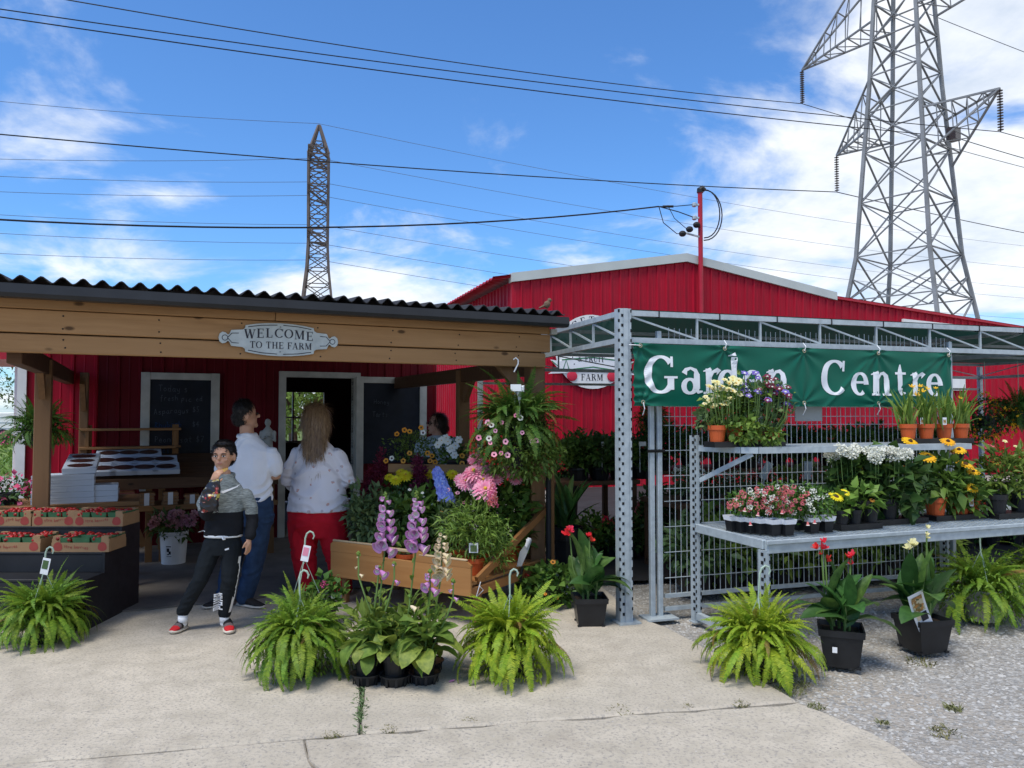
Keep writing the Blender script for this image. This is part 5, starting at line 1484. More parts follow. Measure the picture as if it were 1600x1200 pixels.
# ================================================================== ferns along the front
FG = 'bright green ferns set out along the front'
fern(gp(66, 1002), 'fern with a white tagged hook before the black display steps', 280, 0.345, 0.19, 'fern', 0.27, mix=(0.27, 0.33), seed=11, tagged='leaf_g', hook_h=0.85, group=FG)
fern(gp(468, 1052), 'lush fern on the concrete between the boy and the foxgloves', 290, 0.375, 0.22, 'fern', 0.20, seed=12, group=FG, mix=(0.15, 0.30), hook_h=0.9)
fern(gp(474, 992), 'darker fern behind the lush one below the red trousers', 120, 0.25, 0.15, 'fern_d', 0.36, seed=13, tagged='pink', group=FG)
fern(gp(797, 1052), 'yellowish fern with a hook on the concrete by the cart', 295, 0.37, 0.21, 'fern_y', 0.24, seed=14, group=FG, mix=(0.30, 0.28), flat=1.08, hook_h=0.8)
fern(gp(1186, 1050), 'lime fern at the gravel edge before the bench', 295, 0.375, 0.20, 'fern_y', 0.22, seed=15, group=FG, mix=(0.28, 0.30))
fern(gp(1535, 968), 'spreading fern in a pale pulp pot under the bench end', 130, 0.46, 0.24, 'fern', 0.25, 'concrete_pot', seed=16, group=FG, pr=0.14)
fern(gp(1640, 955), 'fern cut by the picture edge beyond the pulp pot', 100, 0.48, 0.26, 'fern', None, seed=17, group=FG)
# hanging ferns
def hang(px, py, Y, z=0.16): p = at(px, py, Y); p.z -= z * 0.9; return p
hf = fern(hang(62, 672, 7.35), 'fern hanging behind the front timber post', 130, 0.36, 0.15, 'fern_d', None, seed=18, group='hanging baskets', mix=(0.4, 0.35))
MB().tube([(0, 0, 0.1), (0, 0, 0.62)], 0.003, 5).build('hanging_wire', PAL['hook'], hf)
hf = fern(hang(806, 668, 6.45), 'big fern hanging from the end of the shed beam', 210, 0.50, 0.16, 'fern_d', None, seed=19, group='hanging baskets', mix=(0.42, 0.4))
MB().tube([(0, 0, 0.1), (-0.01, 0, 0.5)], 0.004, 5).build('hanging_wire', PAL['hook'], hf)
pz = at(806, 572, 6.45)
hk = thing('beam_hook', 'white wire hook under the end of the shed beam', 'hook', pz)
mb = MB(); mb.tube([(-0.015, 0, -0.05), (0.0, 0, -0.02), (0.02, 0, 0.02), (0.02, 0, 0.05), (0.0, 0, 0.07), (-0.02, 0, 0.055)], 0.006, 7); mb.build('wire', PAL['white_plastic'], hk)
wv = thing('drip_valve', 'white and grey plastic watering head amid the hanging fern', 'valve', at(806, 606, 6.2))
mb = MB(); mb.box((0.0, 0, 0.0), (0.085, 0.05, 0.055)); mb.tube([(0.03, 0, 0), (0.055, 0, 0.01), (0.05, 0, -0.03)], 0.018, 8); mb.build('cap', PAL['white_plastic'], wv)
mb = MB(); mb.tube([(0.02, 0, -0.03), (0.03, 0, -0.075), (0.03, 0, -0.12)], [0.022, 0.016, 0.006], 8); mb.tube([(0.03, 0, -0.11), (0.032, 0, -0.26)], 0.0025, 5); mb.build('spout', PAL['galv_far'], wv)
# petunia basket
pb = thing('petunia_basket', 'hanging basket of pale pink dark eyed petunias', 'hanging basket', hang(806, 700, 6.42), 0, 'hanging baskets')
round_pot(pb, 0.13, 0.15, 'black_plastic')
foliage(pb, [leaf_cloud(2300, (0, 0, 0.16), (0.37, 0.30, 0.24), 0.045, 0.4, 0.1, 0.35, 21), leaf_cloud(1100, (0.05, 0, 0.06), (0.36, 0.27, 0.18), 0.05, 0.4, -0.3, 0.5, 22)], [PAL['leaf']])
rd = random.Random(8)
for (a, b_) in ((806, 649), (813, 653), (774, 673), (816, 676), (831, 690), (784, 660), (768, 664), (764, 685), (766, 692), (793, 711), (783, 708), (772, 710), (748, 684), (790, 690), (838, 688), (762, 660)):
    p = at(a, b_, 6.10) - pb.location; bloom(pb, 'petunia' if rd.random() < .6 else 'petunia_w', p, 0.025 if rd.random() < .6 else 0.019, (0.1, -1, .25), rd=rd)

# ================================================================== cannas in black pots
def canna(loc, label, h, flowers, nl, seed, w_=0.27, ph=0.22, size=0.42, fk='canna_r', rz=0.3):
    rd = random.Random(seed); t_ = thing('canna_plant', label, 'potted plant', loc, 0, 'cannas in square black pots')
    square_pot(t_, w_, ph, rz=rz)
    MB().box((0, 0, ph * 0.86), (w_ * 0.8, w_ * 0.8, 0.01), (0, 0, rz)).build('soil', PAL['soil'], t_)
    nst = 4
    for k in range(nst):
        a = k * 2 * PI / nst + rd.uniform(-.4, .4); bx_, by_ = 0.05 * math.cos(a), 0.05 * math.sin(a); hh = h * rd.uniform(0.35, 0.6)
        stems(t_, [[(bx_, by_, ph * .86), (bx_ * 1.3, by_ * 1.3, ph + hh)]], 0.010)
        for j in range(nl):
            az = rd.uniform(0, 6.3); f = j / nl
            link('leaf', CANNA[min(3, int(rd.random() * 3)) if j < nl - 1 else 3], t_, (bx_ * 1.2, by_ * 1.2, ph + hh * (0.02 + 0.75 * f)), (rd.gauss(0, .15), rd.gauss(0, .1), az), size * rd.uniform(0.75, 1.1))
    for (a, b_, s, kind) in flowers:
        p = at(a, b_, loc.y) - loc
        stems(t_, [[(p.x * .4, 0, ph), (p.x * .85, 0, p.z * .6), (p.x, 0, p.z)]], 0.006)
        for q in range(3): bloom(t_, kind, p + Vector((rd.uniform(-.02, .02), rd.uniform(-.02, .02), rd.uniform(-.045, .02))), s * rd.uniform(.7, 1.1), (rd.uniform(-.5, .5), -.4, .8), rd=rd)
    return t_
canna(gp(921, 974), 'red flowering canna in a black pot by the tall perforated post', 0.45, [(890, 828, .06, 'canna_r'), (921, 840, .045, 'canna_r')], 5, 31, 0.25, 0.21, 0.34, rz=0.05)
c2 = canna(gp(1314, 1036), 'red flowering canna in a black pot on the gravel', 0.42, [(1283, 852, .05, 'canna_r'), (1289, 868, .035, 'canna_r'), (1329, 873, .042, 'canna_r')], 5, 32, 0.27, 0.235, 0.35, rz=-0.35)
MB().box((-0.09, -0.125, 0.12), (0.028, 0.002, 0.035), (0, 0, -0.35)).build('price_sticker', PAL['paper'], c2)
c3 = canna(gp(1442, 1014), 'yellow flowering canna in a black pot with a big picture tag', 0.46, [(1424, 857, .055, 'canna_y'), (1448, 830, .03, 'canna_y')], 5, 33, 0.27, 0.22, 0.37, rz=0.25)
tg = MB(); fn = lambda x, y, k: tuple(Vector((-0.10, -0.16, 0.30)) + Vector((1, 0.2, 0)).normalized() * (x * 0.75 + y * -0.40) + Vector((0, -0.25, 1)).normalized() * (y * 0.85 + x * 0.35) + Vector((0, -1, 0)) * (0.05 * y * y * 12 + k))
def tagsheet(x0, x1, y0, y1, k, mat, name, par):
    mb = MB(); n = 8
    for j in range(n + 1):
        y = y0 + (y1 - y0) * j / n; mb.v += [fn(x0, y, k), fn(x1, y, k)]
    for j in range(n): mb.f.append((2 * j, 2 * j + 1, 2 * j + 3, 2 * j + 2)); mb.m.append(0)
    return mb.build(name, mat, par)
ts = tagsheet(-0.07, 0.07, -0.15, 0.15, 0.0, PAL['paper'], 'picture_tag', c3)
m, t, b = newmat('printed flower photo'); vo = nd(t, 'ShaderNodeTexVoronoi', _Scale=60.0); t.links.new(coords(t), vo.inputs['Vector'])
sepc = nd(t, 'ShaderNodeSeparateColor'); t.links.new(vo.outputs['Color'], sepc.inputs[0])
o_ = mixc(t, sepc.outputs[0], (0.06, 0.08, 0.03), (0.45, 0.20, 0.05)); o_ = mixc(t, ramp(t, sepc.outputs[1], .6, .65), o_, (0.5, 0.45, 0.3)); t.links.new(o_, b.inputs['Base Color']); PAL['photo'] = m
tagsheet(-0.05, 0.05, -0.01, 0.12, 0.003, PAL['photo'], 'tag_picture', ts)
tagsheet(-0.01, 0.05, -0.09, -0.02, 0.003, PAL['navy'], 'tag_picture', ts)
tagsheet(-0.045, -0.015, -0.075, -0.035, 0.003, PAL['cream'], 'tag_picture', ts)
tagsheet(0.0, 0.0001, -0.14, -0.13, 0.003, PAL['navy'], 'tag_picture', ts)

# ================================================================== foxgloves in a tray
ft = gp(620, 1060)
tray = thing('plant_tray', 'black lattice tray under the foxgloves', 'tray', ft, 0.04)
for k, (cx_, cy_) in enumerate(((-0.17, -0.06), (0.0, -0.09), (0.17, -0.06), (-0.16, 0.14), (0.02, 0.13), (0.18, 0.15))):
    mb = MB(); mb.lathe([(0.072, 0), (0.085, 0.05), (0.098, 0.055), (0.098, 0.062), (0.083, 0.058)], 14, (cx_, cy_, 0)); mb.build('cell', PAL['black_plastic'], tray)
    for j in range(9):
        a = 2 * PI * j / 9; MB().box((cx_ + 0.081 * math.cos(a), cy_ + 0.081 * math.sin(a), 0.026), (0.006, 0.016, 0.05), (0, 0, a)).build('rib', PAL['black_plastic'], tray)
def foxglove(px, base, label, spike, kind, seed, nleaf=12, lsize=0.20):
    rd = random.Random(seed); t_ = thing('foxglove', label, 'flower', base, 0, 'foxgloves in the front tray')
    round_pot(t_, 0.075, 0.15, 'black_plastic', (0, 0, 0.03))
    leaves_at(t_, FOX, nleaf, 0.03, 0.17, lsize, rd, zspan=0.1)
    foliage(t_, [leaf_cloud(70, (0, 0, .30), (.13, .12, .15), .105, .36, .5, .2, seed + 900)], [PAL['fox_leaf']])
    for (tx, ty, nb, s, yb) in spike:
        top = at(tx, ty, base.y) - base; bot = at(tx, yb, base.y) - base
        lean = Vector((top.x * 0.65, 0, 0.15))
        stems(t_, [[(lean.x * .2, 0, 0.14), (top.x * 0.8, 0, bot.z * .8), (bot.x, 0, bot.z), tuple(top)]], 0.0055)
        for j in range(5):
            zz = 0.24 + j * (bot.z - 0.26) / 5; a = j * 2.3 + seed
            link('leaf', FOX[1], t_, (top.x * (0.3 + 0.5 * zz / max(bot.z, .1)), 0, zz), (0, -.4, a), lsize * (0.55 - 0.07 * j))
        for j in range(nb):
            f = j / max(1, nb - 1); p = bot.lerp(top, f * 0.86) + Vector((0, 0, rd.uniform(-.012, .012))); a = j * 2.1 + rd.uniform(-.5, .5); sc = s * (1.4 - 0.85 * f ** 1.3) * rd.uniform(.85, 1.12)
            side = Vector((math.cos(a) * 0.9, -abs(math.sin(a)) * 0.8 - 0.2, 0)).normalized()
            dr = (side * 1.0 - UP * (0.55 - 0.35 * f)).normalized()
            link('bell', B[kind], t_, p + side * 0.006, aim(-dr, rd.uniform(0, 6)), sc)
        bud = MB()
        for j in range(7):
            f = 0.86 + 0.14 * j / 7; p = bot.lerp(top, f); a = j * 2.4; bud.sphere(p + Vector((math.cos(a), math.sin(a), 0)) * 0.010 * (1.3 - f) * 6 * .3, 0.009 * (2.0 - f) * .8, 6, 4)
        bud.build('bud', PAL['leaf_l'], t_)['kind'] = 'stuff'
    return t_
foxglove(598, ft + Vector((-0.16, 0.10, 0.0)), 'foxglove with the first tall purple spike, nearest the lush fern', [(602, 768, 17, 0.043, 852)], 'bell_p', 41)
foxglove(645, ft + Vector((0.02, 0.11, 0.0)), 'foxglove with the tall purple spike over the cart handle slot', [(651, 766, 17, 0.043, 848)], 'bell_p', 42)
foxglove(687, ft + Vector((0.16, 0.14, 0.0)), 'foxglove with a slim cream peach spike', [(690, 822, 20, 0.036, 896)], 'bell_c', 43)
foxglove(585, ft + Vector((-0.17, -0.07, 0.0)), 'short foxglove with two drooping purple bells low in the tray', [(592, 885, 3, 0.034, 892), (616, 878, 2, 0.02, 905)], 'bell_p', 44, 14, 0.20)
foxglove(670, ft + Vector((0.17, -0.07, 0.0)), 'short foxglove with a small purple cluster by the cart leg', [(672, 890, 6, 0.036, 918), (708, 905, 3, 0.016, 935)], 'bell_p', 45, 14, 0.21)
foxglove(625, ft + Vector((0.0, -0.09, 0.0)), 'budding foxglove at the front of the tray', [(560, 862, 3, 0.014, 900), (640, 930, 1, 0.03, 945)], 'bell_c', 46, 14, 0.22)
r_ = gp(701, 1067); mb = MB(); mb.add([(0, 0, .004), (.03, .01, .008), (.035, .03, .012), (.005, .025, .006)], [(0, 1, 2, 3)])
tag(mb.build('fallen_petal', PAL['purple'], loc=r_), 'fallen purple petal on the concrete', 'petal')

# ================================================================== low geraniums behind the fern and by the shed post
def shrub(name, label, cat, loc, clouds, mats_, blooms=(), group=None, pot=None, seed=0, idx=None):
    rd = random.Random(seed); t_ = thing(name, label, cat, loc, 0, group)
    if pot:
        if pot[0] == 'sq': square_pot(t_, pot[1], pot[2], pot[3])
        else: round_pot(t_, pot[1], pot[2], pot[3])
    foliage(t_, clouds, mats_, idx)
    for (a, b_, Y, kind, s) in blooms:
        bloom(t_, kind, at(a, b_, Y) - Vector(loc), s, (0, -.7, .7), rd=rd)
    return t_
gl_ = gp(508, 975)
shrub('geranium', 'pink geranium peeking over the darker fern', 'flower', gl_, [leaf_cloud(260, (0, 0, 0.24), (0.15, 0.15, 0.12), 0.06, 0.8, .3, .3, 51)], [PAL['leaf']], [(509, 914, gl_.y - .05, 'hydp', .038), (500, 925, gl_.y, 'hydp', .02), (521, 932, gl_.y - .1, 'white_s', .02)], pot=('r', .09, .14, 'black_plastic'))
gl_ = gp(858, 945)
shrub('geranium', 'low green geranium with one red bloom at the shed post', 'flower', gl_, [leaf_cloud(700, (0, 0, 0.18), (0.26, 0.2, 0.17), 0.065, 0.8, .3, .3, 52)], [PAL['leaf']], [(821, 901, gl_.y - .05, 'redball', .03), (864, 878, gl_.y, 'calib', .025), (852, 928, gl_.y - .2, 'calib', .016), (870, 935, gl_.y - .2, 'calib', .016)], pot=('r', .1, .15, 'black_plastic'))

# ================================================================== flower cart
CA = math.atan2(-0.52, 0.855); K0 = Vector((-0.30, 5.75, 0)); ku = Vector((math.cos(CA), math.sin(CA), 0)); kn = Vector((-math.sin(CA), math.cos(CA), 0))
cart = thing('flower_cart', 'varnished wooden flower cart with a slotted handle board', 'cart', K0, CA)
KW, KD = 1.42, 1.35
zb0, zb1 = 0.235, 0.53
# end board with hand slot: built of four pieces round the opening, worn top edge
sx0, sx1 = -KW + 0.58, -KW + 0.86
brd = MB(); brd.cham(-KW, 0, -0.012, 0.012, zb0, zb1 - 0.085, 0.004)
brd.build('end_board', PAL['cart'], cart)
e = MB(); e.prism([(-KW, 0), (sx0 - 0.015, 0), (sx0 - 0.015, 0.082), (-KW + 0.03, 0.082), (-KW, 0.06)], 0.024, lambda x, y, d: (x, -0.012 + d, zb1 - 0.0845 + y)); e.build('handle_board', PAL['cart'], cart)
e = MB(); e.prism([(sx1 + 0.015, 0), (0, 0), (0, 0.02), (-0.05, 0.05), (sx1 + 0.15, 0.05), (sx1 + 0.06, 0.082), (sx1 + 0.015, 0.082)], 0.024, lambda x, y, d: (x, -0.012 + d, zb1 - 0.0845 + y)); e.build('handle_board', PAL['cart'], cart)
MB().cham(sx0 - 0.016, sx1 + 0.016, -0.0125, 0.0125, zb1 - 0.022, zb1 + 0.001, 0.004).build('handle_bar', PAL['cart_edge'], cart)
MB().cham(-KW + 0.02, sx0 - 0.017, -0.0135, 0.0135, zb1 - 0.003, zb1 + 0.012, 0.005).build('worn_edge', PAL['cart_edge'], cart)
MB().cham(sx1 + 0.07, -0.04, -0.0135, 0.0135, zb1 - 0.037, zb1 - 0.022, 0.005).build('worn_edge', PAL['cart_edge'], cart)
MB().cham(-KW + 0.02, -0.02, 0.014, KD, zb0 + 0.07, zb0 + 0.095, 0.004).build('deck', PAL['cart'], cart)
for x in (-0.02, -KW + 0.02):
    MB().cham(x - 0.02, x + 0.02, 0.013, KD, zb0 - 0.01, zb0 + 0.06, 0.004).build('side_rail', PAL['cart_y'], cart)
    MB().bar((x, 0.10, zb0 + 0.1), (x, KD - 0.1, 0.78), 0.03, 0.06).build('side_brace', PAL['cart_y'], cart)
for x in (-0.03, -KW + 0.05):
    for y in (0.12, KD - 0.06):
        MB().cham(x - 0.025, x + 0.025, y - 0.025, y + 0.025, 0, zb0 + 0.06 if y < 0.5 else 1.12, 0.004).build('leg', PAL['table_leg'], cart)
tg_ = MB(); tg_.tube([(0.0, 0.10, .30), (0.012, 0.14, .26), (0.0, 0.06, .22), (0.014, 0.1, .33)], 0.004, 5); tg_.build('twine', PAL['paper'], cart)
MB().lathe([(.02, 0), (.023, 0), (.023, 1.05), (.02, 1.05)], 10).build('black_hose', PAL['wire_black'], cart, loc=(0.05, KD - 0.25, 0.0))
def KPt(x, y, z): return K0 + ku * x + kn * y + Vector((0, 0, z))
zdk = zb0 + 0.097
def on_cart(px, y):
    k = (px - 800) / 1200; o = K0 + kn * y; return (k * o.y - o.x) / (ku.x - k * ku.y)
def cart_plant(name, label, px, y, clouds, mats_, blooms, pot=('r', .085, .13, 'terracotta'), seed=0, idx=None, cat='flower'):
    loc = KPt(on_cart(px, y), y, zdk)
    cl = [f(loc) for f in clouds]
    return shrub(name, label, cat, loc, cl, mats_, [(a, b_, loc.y - dy_, k_, s) for a, b_, dy_, k_, s in blooms], 'plants on the flower cart', pot, seed, idx)
def cl(n, px, py, wpx, hpx, size, asp, seed, dy=0.0, up=.3, shell=.3, spread=.7, zmin=-1.0):
    """leaf cloud given by where its centre is seen and its half size in photo pixels"""
    def f(loc):
        Y = loc.y + dy; c = at(px, py, Y) - loc; k = Y / 1200
        return leaf_cloud(n, tuple(c), (wpx * k, 0.6 * (wpx + hpx) / 2 * k + 0.03, hpx * k), size, asp, up, shell, seed, 0.18, spread, zmin)
    return f
cart_plant('dahlia', 'tall pink dahlia with many spiky blooms on the cart', 752, 0.80, [cl(420, 790, 800, 45, 60, 0.10, .55, 61, .0), cl(220, 745, 820, 40, 45, 0.09, .55, 62, .0)], [PAL['leaf']],
    [(741, 738, 0.30, 'dahlia', 0.110), (756, 752, 0.34, 'dahlia', 0.105), (729, 752, 0.28, 'dahlia', 0.095), (758, 765, 0.42, 'dahlia', 0.105), (772, 748, 0.27, 'dahlia', 0.084), (742, 716, 0.20, 'dahlia', 0.073), (796, 734, 0.24, 'dahlia', 0.078), (806, 748, 0.17, 'dahlia', 0.063), (720, 748, 0.22, 'dahlia', 0.063), (752, 728, 0.22, 'dahlia', 0.084)], seed=1)
B['lupin_leaf'] = blade(PAL['leaf_l'], 1, 0.16, 30, -25, 0.1, 5)
lp = cart_plant('lupin', 'feathery lupin with one deep pink spike beside the plant label', 740, 0.30, [cl(900, 740, 828, 52, 42, 0.075, .20, 63, .0, spread=.9), cl(300, 775, 860, 28, 32, 0.07, .2, 64, 0)], [PAL['leaf_l']], [], ('r', .095, .13, 'terracotta'))
b0 = at(770, 790, lp.location.y - 0.05) - lp.location; b1 = at(770, 755, lp.location.y - .05) - lp.location
rd = random.Random(2)
for j in range(26):
    f = j / 25; a = j * 2.4; link('floret', B['coralball'] if j % 3 else B['hydp'], lp, b0.lerp(b1, f) + Vector((math.cos(a), math.sin(a), 0)) * 0.026 * (1.1 - f * .7), aim((math.cos(a), math.sin(a), .3)), 0.019 * (1.1 - .5 * f))
lt = MB(); lt.box((0, 0, 0), (0.07, 0.003, 0.075)); o = lt.build('plant_label', PAL['paper'], lp, loc=at(740, 856, lp.location.y - .12) - lp.location)
lt = MB(); lt.box((0, -0.003, -0.005), (0.05, 0.002, 0.05)); lt.build('label_picture', PAL['leaf_g'], o)
dp = cart_plant('delphinium', 'blue delphinium spike leaning over the cart', 692, 0.75, [cl(260, 690, 800, 40, 40, 0.10, .6, 65)], [PAL['leaf']], [], ('r', .085, .13, 'terracotta'))
b0 = at(698, 780, dp.location.y - .35) - dp.location; b1 = at(682, 733, dp.location.y - .27) - dp.location
B['delph'] = daisy(PAL['blue'], PAL['whitep'], 6, 0.8, 0.16, 2, 0.05, 0.1)
for j in range(46):
    f = j / 45; a = j * 2.4; rr = 0.040 * (1.15 - .5 * f)
    link('floret', B['delph'], dp, b0.lerp(b1, f) + Vector((math.cos(a), math.sin(a) * .8, 0)) * rr, aim((math.cos(a), math.sin(a) - .5, .35), j), 0.038 * (1.1 - .25 * f))
for (lab, px, py, y, bl) in (('yellow chrysanthemum nearest the woman on the cart', 628, 765, .75, [(618, 750, .3, 'mum', .06), (634, 743, .26, 'mum', .068), (608, 745, .24, 'mum', .045), (626, 738, .2, 'mum', .05)]),
        ('single yellow chrysanthemum bloom behind the blue spike', 668, 768, .95, [(671, 741, .3, 'mum', .06), (664, 744, .3, 'mum', .04)]), ('yellow chrysanthemum bloom between the blue and pink flowers', 708, 775, .95, [(707, 741, .3, 'mum', .06)])):
    cart_plant('chrysanthemum', lab, px, y, [cl(420, px, py + 8, 30, 34, 0.07, .5, px)], [PAL['leaf']], bl)
for (lab, px, py, tips, sd_) in (('dark red feathery astilbe beside the white blouse', 585, 770, [(590, 735, 30), (578, 750, 24), (597, 722, 26), (572, 768, 18)], 71), ('dark red astilbe among the yellow chrysanthemums', 655, 770, [(652, 722, 18), (658, 738, 16), (650, 760, 14), (672, 762, 14)], 72)):
    loc = KPt(on_cart(px, .85), .85, zdk)
    cs = [cl(330, px - 4, py + 48, 32, 44, 0.085, .35, sd_)(loc)]; ix = [0]
    for (a, b_, h_) in tips:
        cs.append(cl(420, a, b_ + 4, 9, h_, 0.026, .5, a, -.32, .5, .1)(loc)); ix.append(1)
    t_ = thing('astilbe', lab, 'flower', loc, 0, 'plants on the flower cart'); round_pot(t_, .085, .13, 'black_plastic'); foliage(t_, cs, [PAL['leaf_g'], PAL['burgundy']], ix)
cart_plant('leafy_perennial', 'bushy grey green perennial at the near corner of the cart', 590, 0.28, [cl(520, 585, 815, 38, 46, 0.085, .42, 73), cl(200, 565, 800, 25, 40, .08, .4, 74)], [PAL['leaf_g']], [], ('r', .1, .13, 'black_plastic'), cat='plant')
cart_plant('leafy_perennial', 'dark broad leaved perennial in the middle of the cart', 662, 0.50, [cl(170, 655, 800, 36, 30, 0.13, .55, 75), cl(160, 640, 840, 30, 20, .09, .5, 76)], [PAL['leaf']], [(676, 788, .1, 'white_s', .012), (685, 782, .1, 'white_s', .012), (662, 776, .1, 'white_s', .011)], ('r', .1, .13, 'black_plastic'), cat='plant')
cart_plant('leafy_perennial', 'pale green cut leaved perennial at the cart middle', 712, 0.45, [cl(260, 705, 815, 26, 36, 0.07, .4, 77)], [PAL['leaf_g']], [], ('r', .085, .13, 'terracotta'), cat='plant')
cart_plant('dahlia', 'leafy dahlia without open blooms at the shed post', 800, 0.95, [cl(190, 808, 800, 22, 60, 0.11, .6, 78), cl(60, 812, 845, 16, 22, .12, .6, 79)], [PAL['leaf']], [], ('r', .085, .13, 'terracotta'), cat='plant')
for i, px in enumerate((636, 676, 700)):
    loc = KPt(on_cart(px, .2), .2, zdk); t_ = thing('nursery_pot', ('empty looking brown pot beside the slot of the cart board', 'brown nursery pot in the middle of the cart front', 'brown nursery pot next to the lupin')[i], 'pot', loc, 0, 'plants on the flower cart')
    round_pot(t_, 0.085, 0.12, 'terracotta'); MB().lathe([(0.001, 0), (.077, 0), (.077, .004), (.001, .008)], 14, (0, 0, .104)).build('soil', PAL['soil'], t_)
    foliage(t_, [leaf_cloud(60, (0, 0, .15), (.07, .07, .06), .05, .5, .4, .2, 80 + i)], [PAL['leaf']])

cart_plant('leafy_perennial', 'fine leaved green filler spreading between the cart flowers', 690, 0.62, [cl(1300, 690, 795, 85, 38, 0.05, .45, 381), cl(500, 625, 800, 45, 40, 0.05, .45, 382), cl(500, 780, 790, 40, 45, .05, .5, 383)], [PAL['leaf'], PAL['leaf_g'], PAL['leaf']],
    [(640, 765, .2, 'white_s', .016), (660, 770, .2, 'white_s', .014), (715, 770, .2, 'petunia', .022), (725, 785, .2, 'petunia', .02), (690, 800, .2, 'calib', .016), (645, 790, .2, 'coralball', .02), (700, 765, .2, 'pink_s' if 'pink_s' in B else 'petunia', .02)], ('r', .1, .13, 'black_plastic'), idx=[0, 1, 2], cat='plant')
# upper shelf behind the cart with trailing bedding plants
sh0, sh1 = at(607, 728, 7.0), at(826, 738, 6.75)
shf = thing('plank_shelf', 'narrow plank shelf behind the flower cart', 'shelf', (sh0 + sh1) / 2 * 1.0, math.atan2(sh1.y - sh0.y, sh1.x - sh0.x))
shl = (sh1 - sh0).xy.length
MB().cham(-shl / 2, shl / 2, -0.015, 0.015, -0.04, 0.04, 0.004).build('front_board', PAL['beam'], shf)
MB().cham(-shl / 2, shl / 2, 0.0155, 0.24, -0.04, -0.015, 0.004).build('plank', PAL['beam'], shf)
for x in (-shl / 2 + 0.06, shl / 2 - 0.1):
    MB().cham(x - 0.03, x + 0.03, 0.02, 0.08, -shf.location.z, -0.0405, 0.004).build('leg', PAL['table_leg'], shf)
def on_shelf(px): f = (px - 607) / 219; p = sh0.lerp(sh1, f) + Vector((0.06, 0.13, -0.012)); return p
for lab, px, c_, mt, bl in (('yellow orange calibrachoa on the plank shelf', 650, [cl(900, 650, 700, 42, 26, 0.035, .4, 91)], 'leaf', [(620, 678, 'calib'), (632, 672, 'calib'), (640, 674, 'calib'), (658, 668, 'calib'), (630, 720, 'calib'), (668, 708, 'calib'), (672, 720, 'calib'), (675, 712, 'calib'), (612, 716, 'petunia_w'), (640, 708, 'calib'), (680, 722, 'calib'), (603, 720, 'calib'), (661, 676, 'petunia_w')]),
        ('white begonia with cream blooms on the plank shelf', 705, [cl(420, 705, 712, 26, 26, 0.05, .5, 92)], 'leaf', [(690, 688, 'white_s'), (700, 690, 'white_s'), (707, 700, 'white_s'), (717, 687, 'white_s'), (710, 711, 'white_s'), (703, 702, 'white_s'), (684, 695, 'white_s'), (697, 684, 'white_s'), (722, 712, 'calib'), (722, 724, 'calib'), (712, 696, 'white_s')])):
    loc = on_shelf(px); rd = random.Random(px); t_ = thing('bedding_plant', lab, 'flower', loc)
    square_pot(t_, .2, .09); foliage(t_, [c(loc) for c in c_], [PAL[mt]])
    for a, b_, k in bl: bloom(t_, k, at(a, b_, loc.y - .14) - loc, 0.026 if k != 'white_s' else 0.036, (0, -1, .3), rd=rd)
# hand tools and loop hanging on the shed post
tl = thing('garden_trowel', 'grey and white hand tool hanging on the shed post', 'trowel', at(818, 862, 6.35))
mb = MB(); mb.prism([(-.02, -.12), (.02, -.12), (.035, 0), (.04, .1), (.0, .06), (-.03, 0)], .012, lambda x, y, d: (x + y * .3, d, y)); mb.build('blade', PAL['galv_far'], tl)
mb = MB(); mb.tube([(0.035, .0, .10), (0.02, 0, .04), (0.05, 0, .11)], .016, 8); mb.build('grip', PAL['paper'], tl)
MB().tube([(-0.01, 0, -.12), (-0.03, 0, -.24)], .012, 8).build('handle', PAL['black_plastic'], tl)

# ================================================================== plants on the steel bench
def on_bench(px, y, z): return HP(hx(px, y), y, z)
BG = 'plants on the steel bench'
def pot_row(name, label, cat, z, y, pots, mat, r, h, clouds, mats_, blooms, group=BG, seed=0, idx=None, tray_=True, sword=None, tags=()):
    """a nursery tray with its pots and what grows in them"""
    pm = sum(pots) / len(pots); loc = on_bench(pm, y, z); rd = random.Random(seed)
    t_ = thing(name, label, cat, loc, 0, group)
    zz = 0.0
    if tray_:
        x0, x1 = on_bench(pots[0], y, z) - loc, on_bench(pots[-1], y, z) - loc
        mb = MB(); mb.bar(x0 - hu * r * 1.05 + Vector((0, 0, .022)), x1 + hu * r * 1.05 + Vector((0, 0, .022)), 2.1 * r, 0.04); mb.build('tray', PAL['black_plastic'], t_); zz = 0.018
    for p in pots:
        q = on_bench(p, y, z) - loc
        round_pot(t_, r, h, mat, q + Vector((0, 0, zz + (.025 if tray_ else 0))))
    if clouds: foliage(t_, [c(loc) for c in clouds], mats_, idx)
    if sword:
        for p in pots:
            q = on_bench(p, y, z) - loc
            for i in range(sword[0]): link('leaf', rd.choice(sword[2]), t_, q + Vector((rd.gauss(0, r * .4), rd.gauss(0, r * .4), h * .9)), (rd.gauss(0, .1), rd.gauss(0, .2), rd.uniform(0, 6.3)), sword[1] * rd.uniform(.6, 1.15))
    for (a, b_, dy_, k, s) in blooms:
        p = at(a, b_, loc.y - dy_) - loc
        if k in ('rud', 'cone', 'lily', 'colum_y', 'colum_v', 'colum_r', 'sun', 'hyd'): stems(t_, [[(p.x * .75, p.y * .5, h), (p.x * .95, p.y * .9, p.z * .6), tuple(p - UP * s * .1)]], 0.003)
        bloom(t_, k, p, s, (0, -.6, .8), rd=rd)
    for (a, b_) in tags:
        lt = MB(); lt.box((0, 0, 0), (0.032, 0.002, 0.06)); o = lt.build('plant_tag', PAL['paper'], t_, loc=at(a, b_, loc.y - r * .9) - loc)
        lt = MB(); lt.box((0, -.002, -.004), (.022, .001, .035)); lt.build('tag_picture', PAL['photo'], o)
    return t_
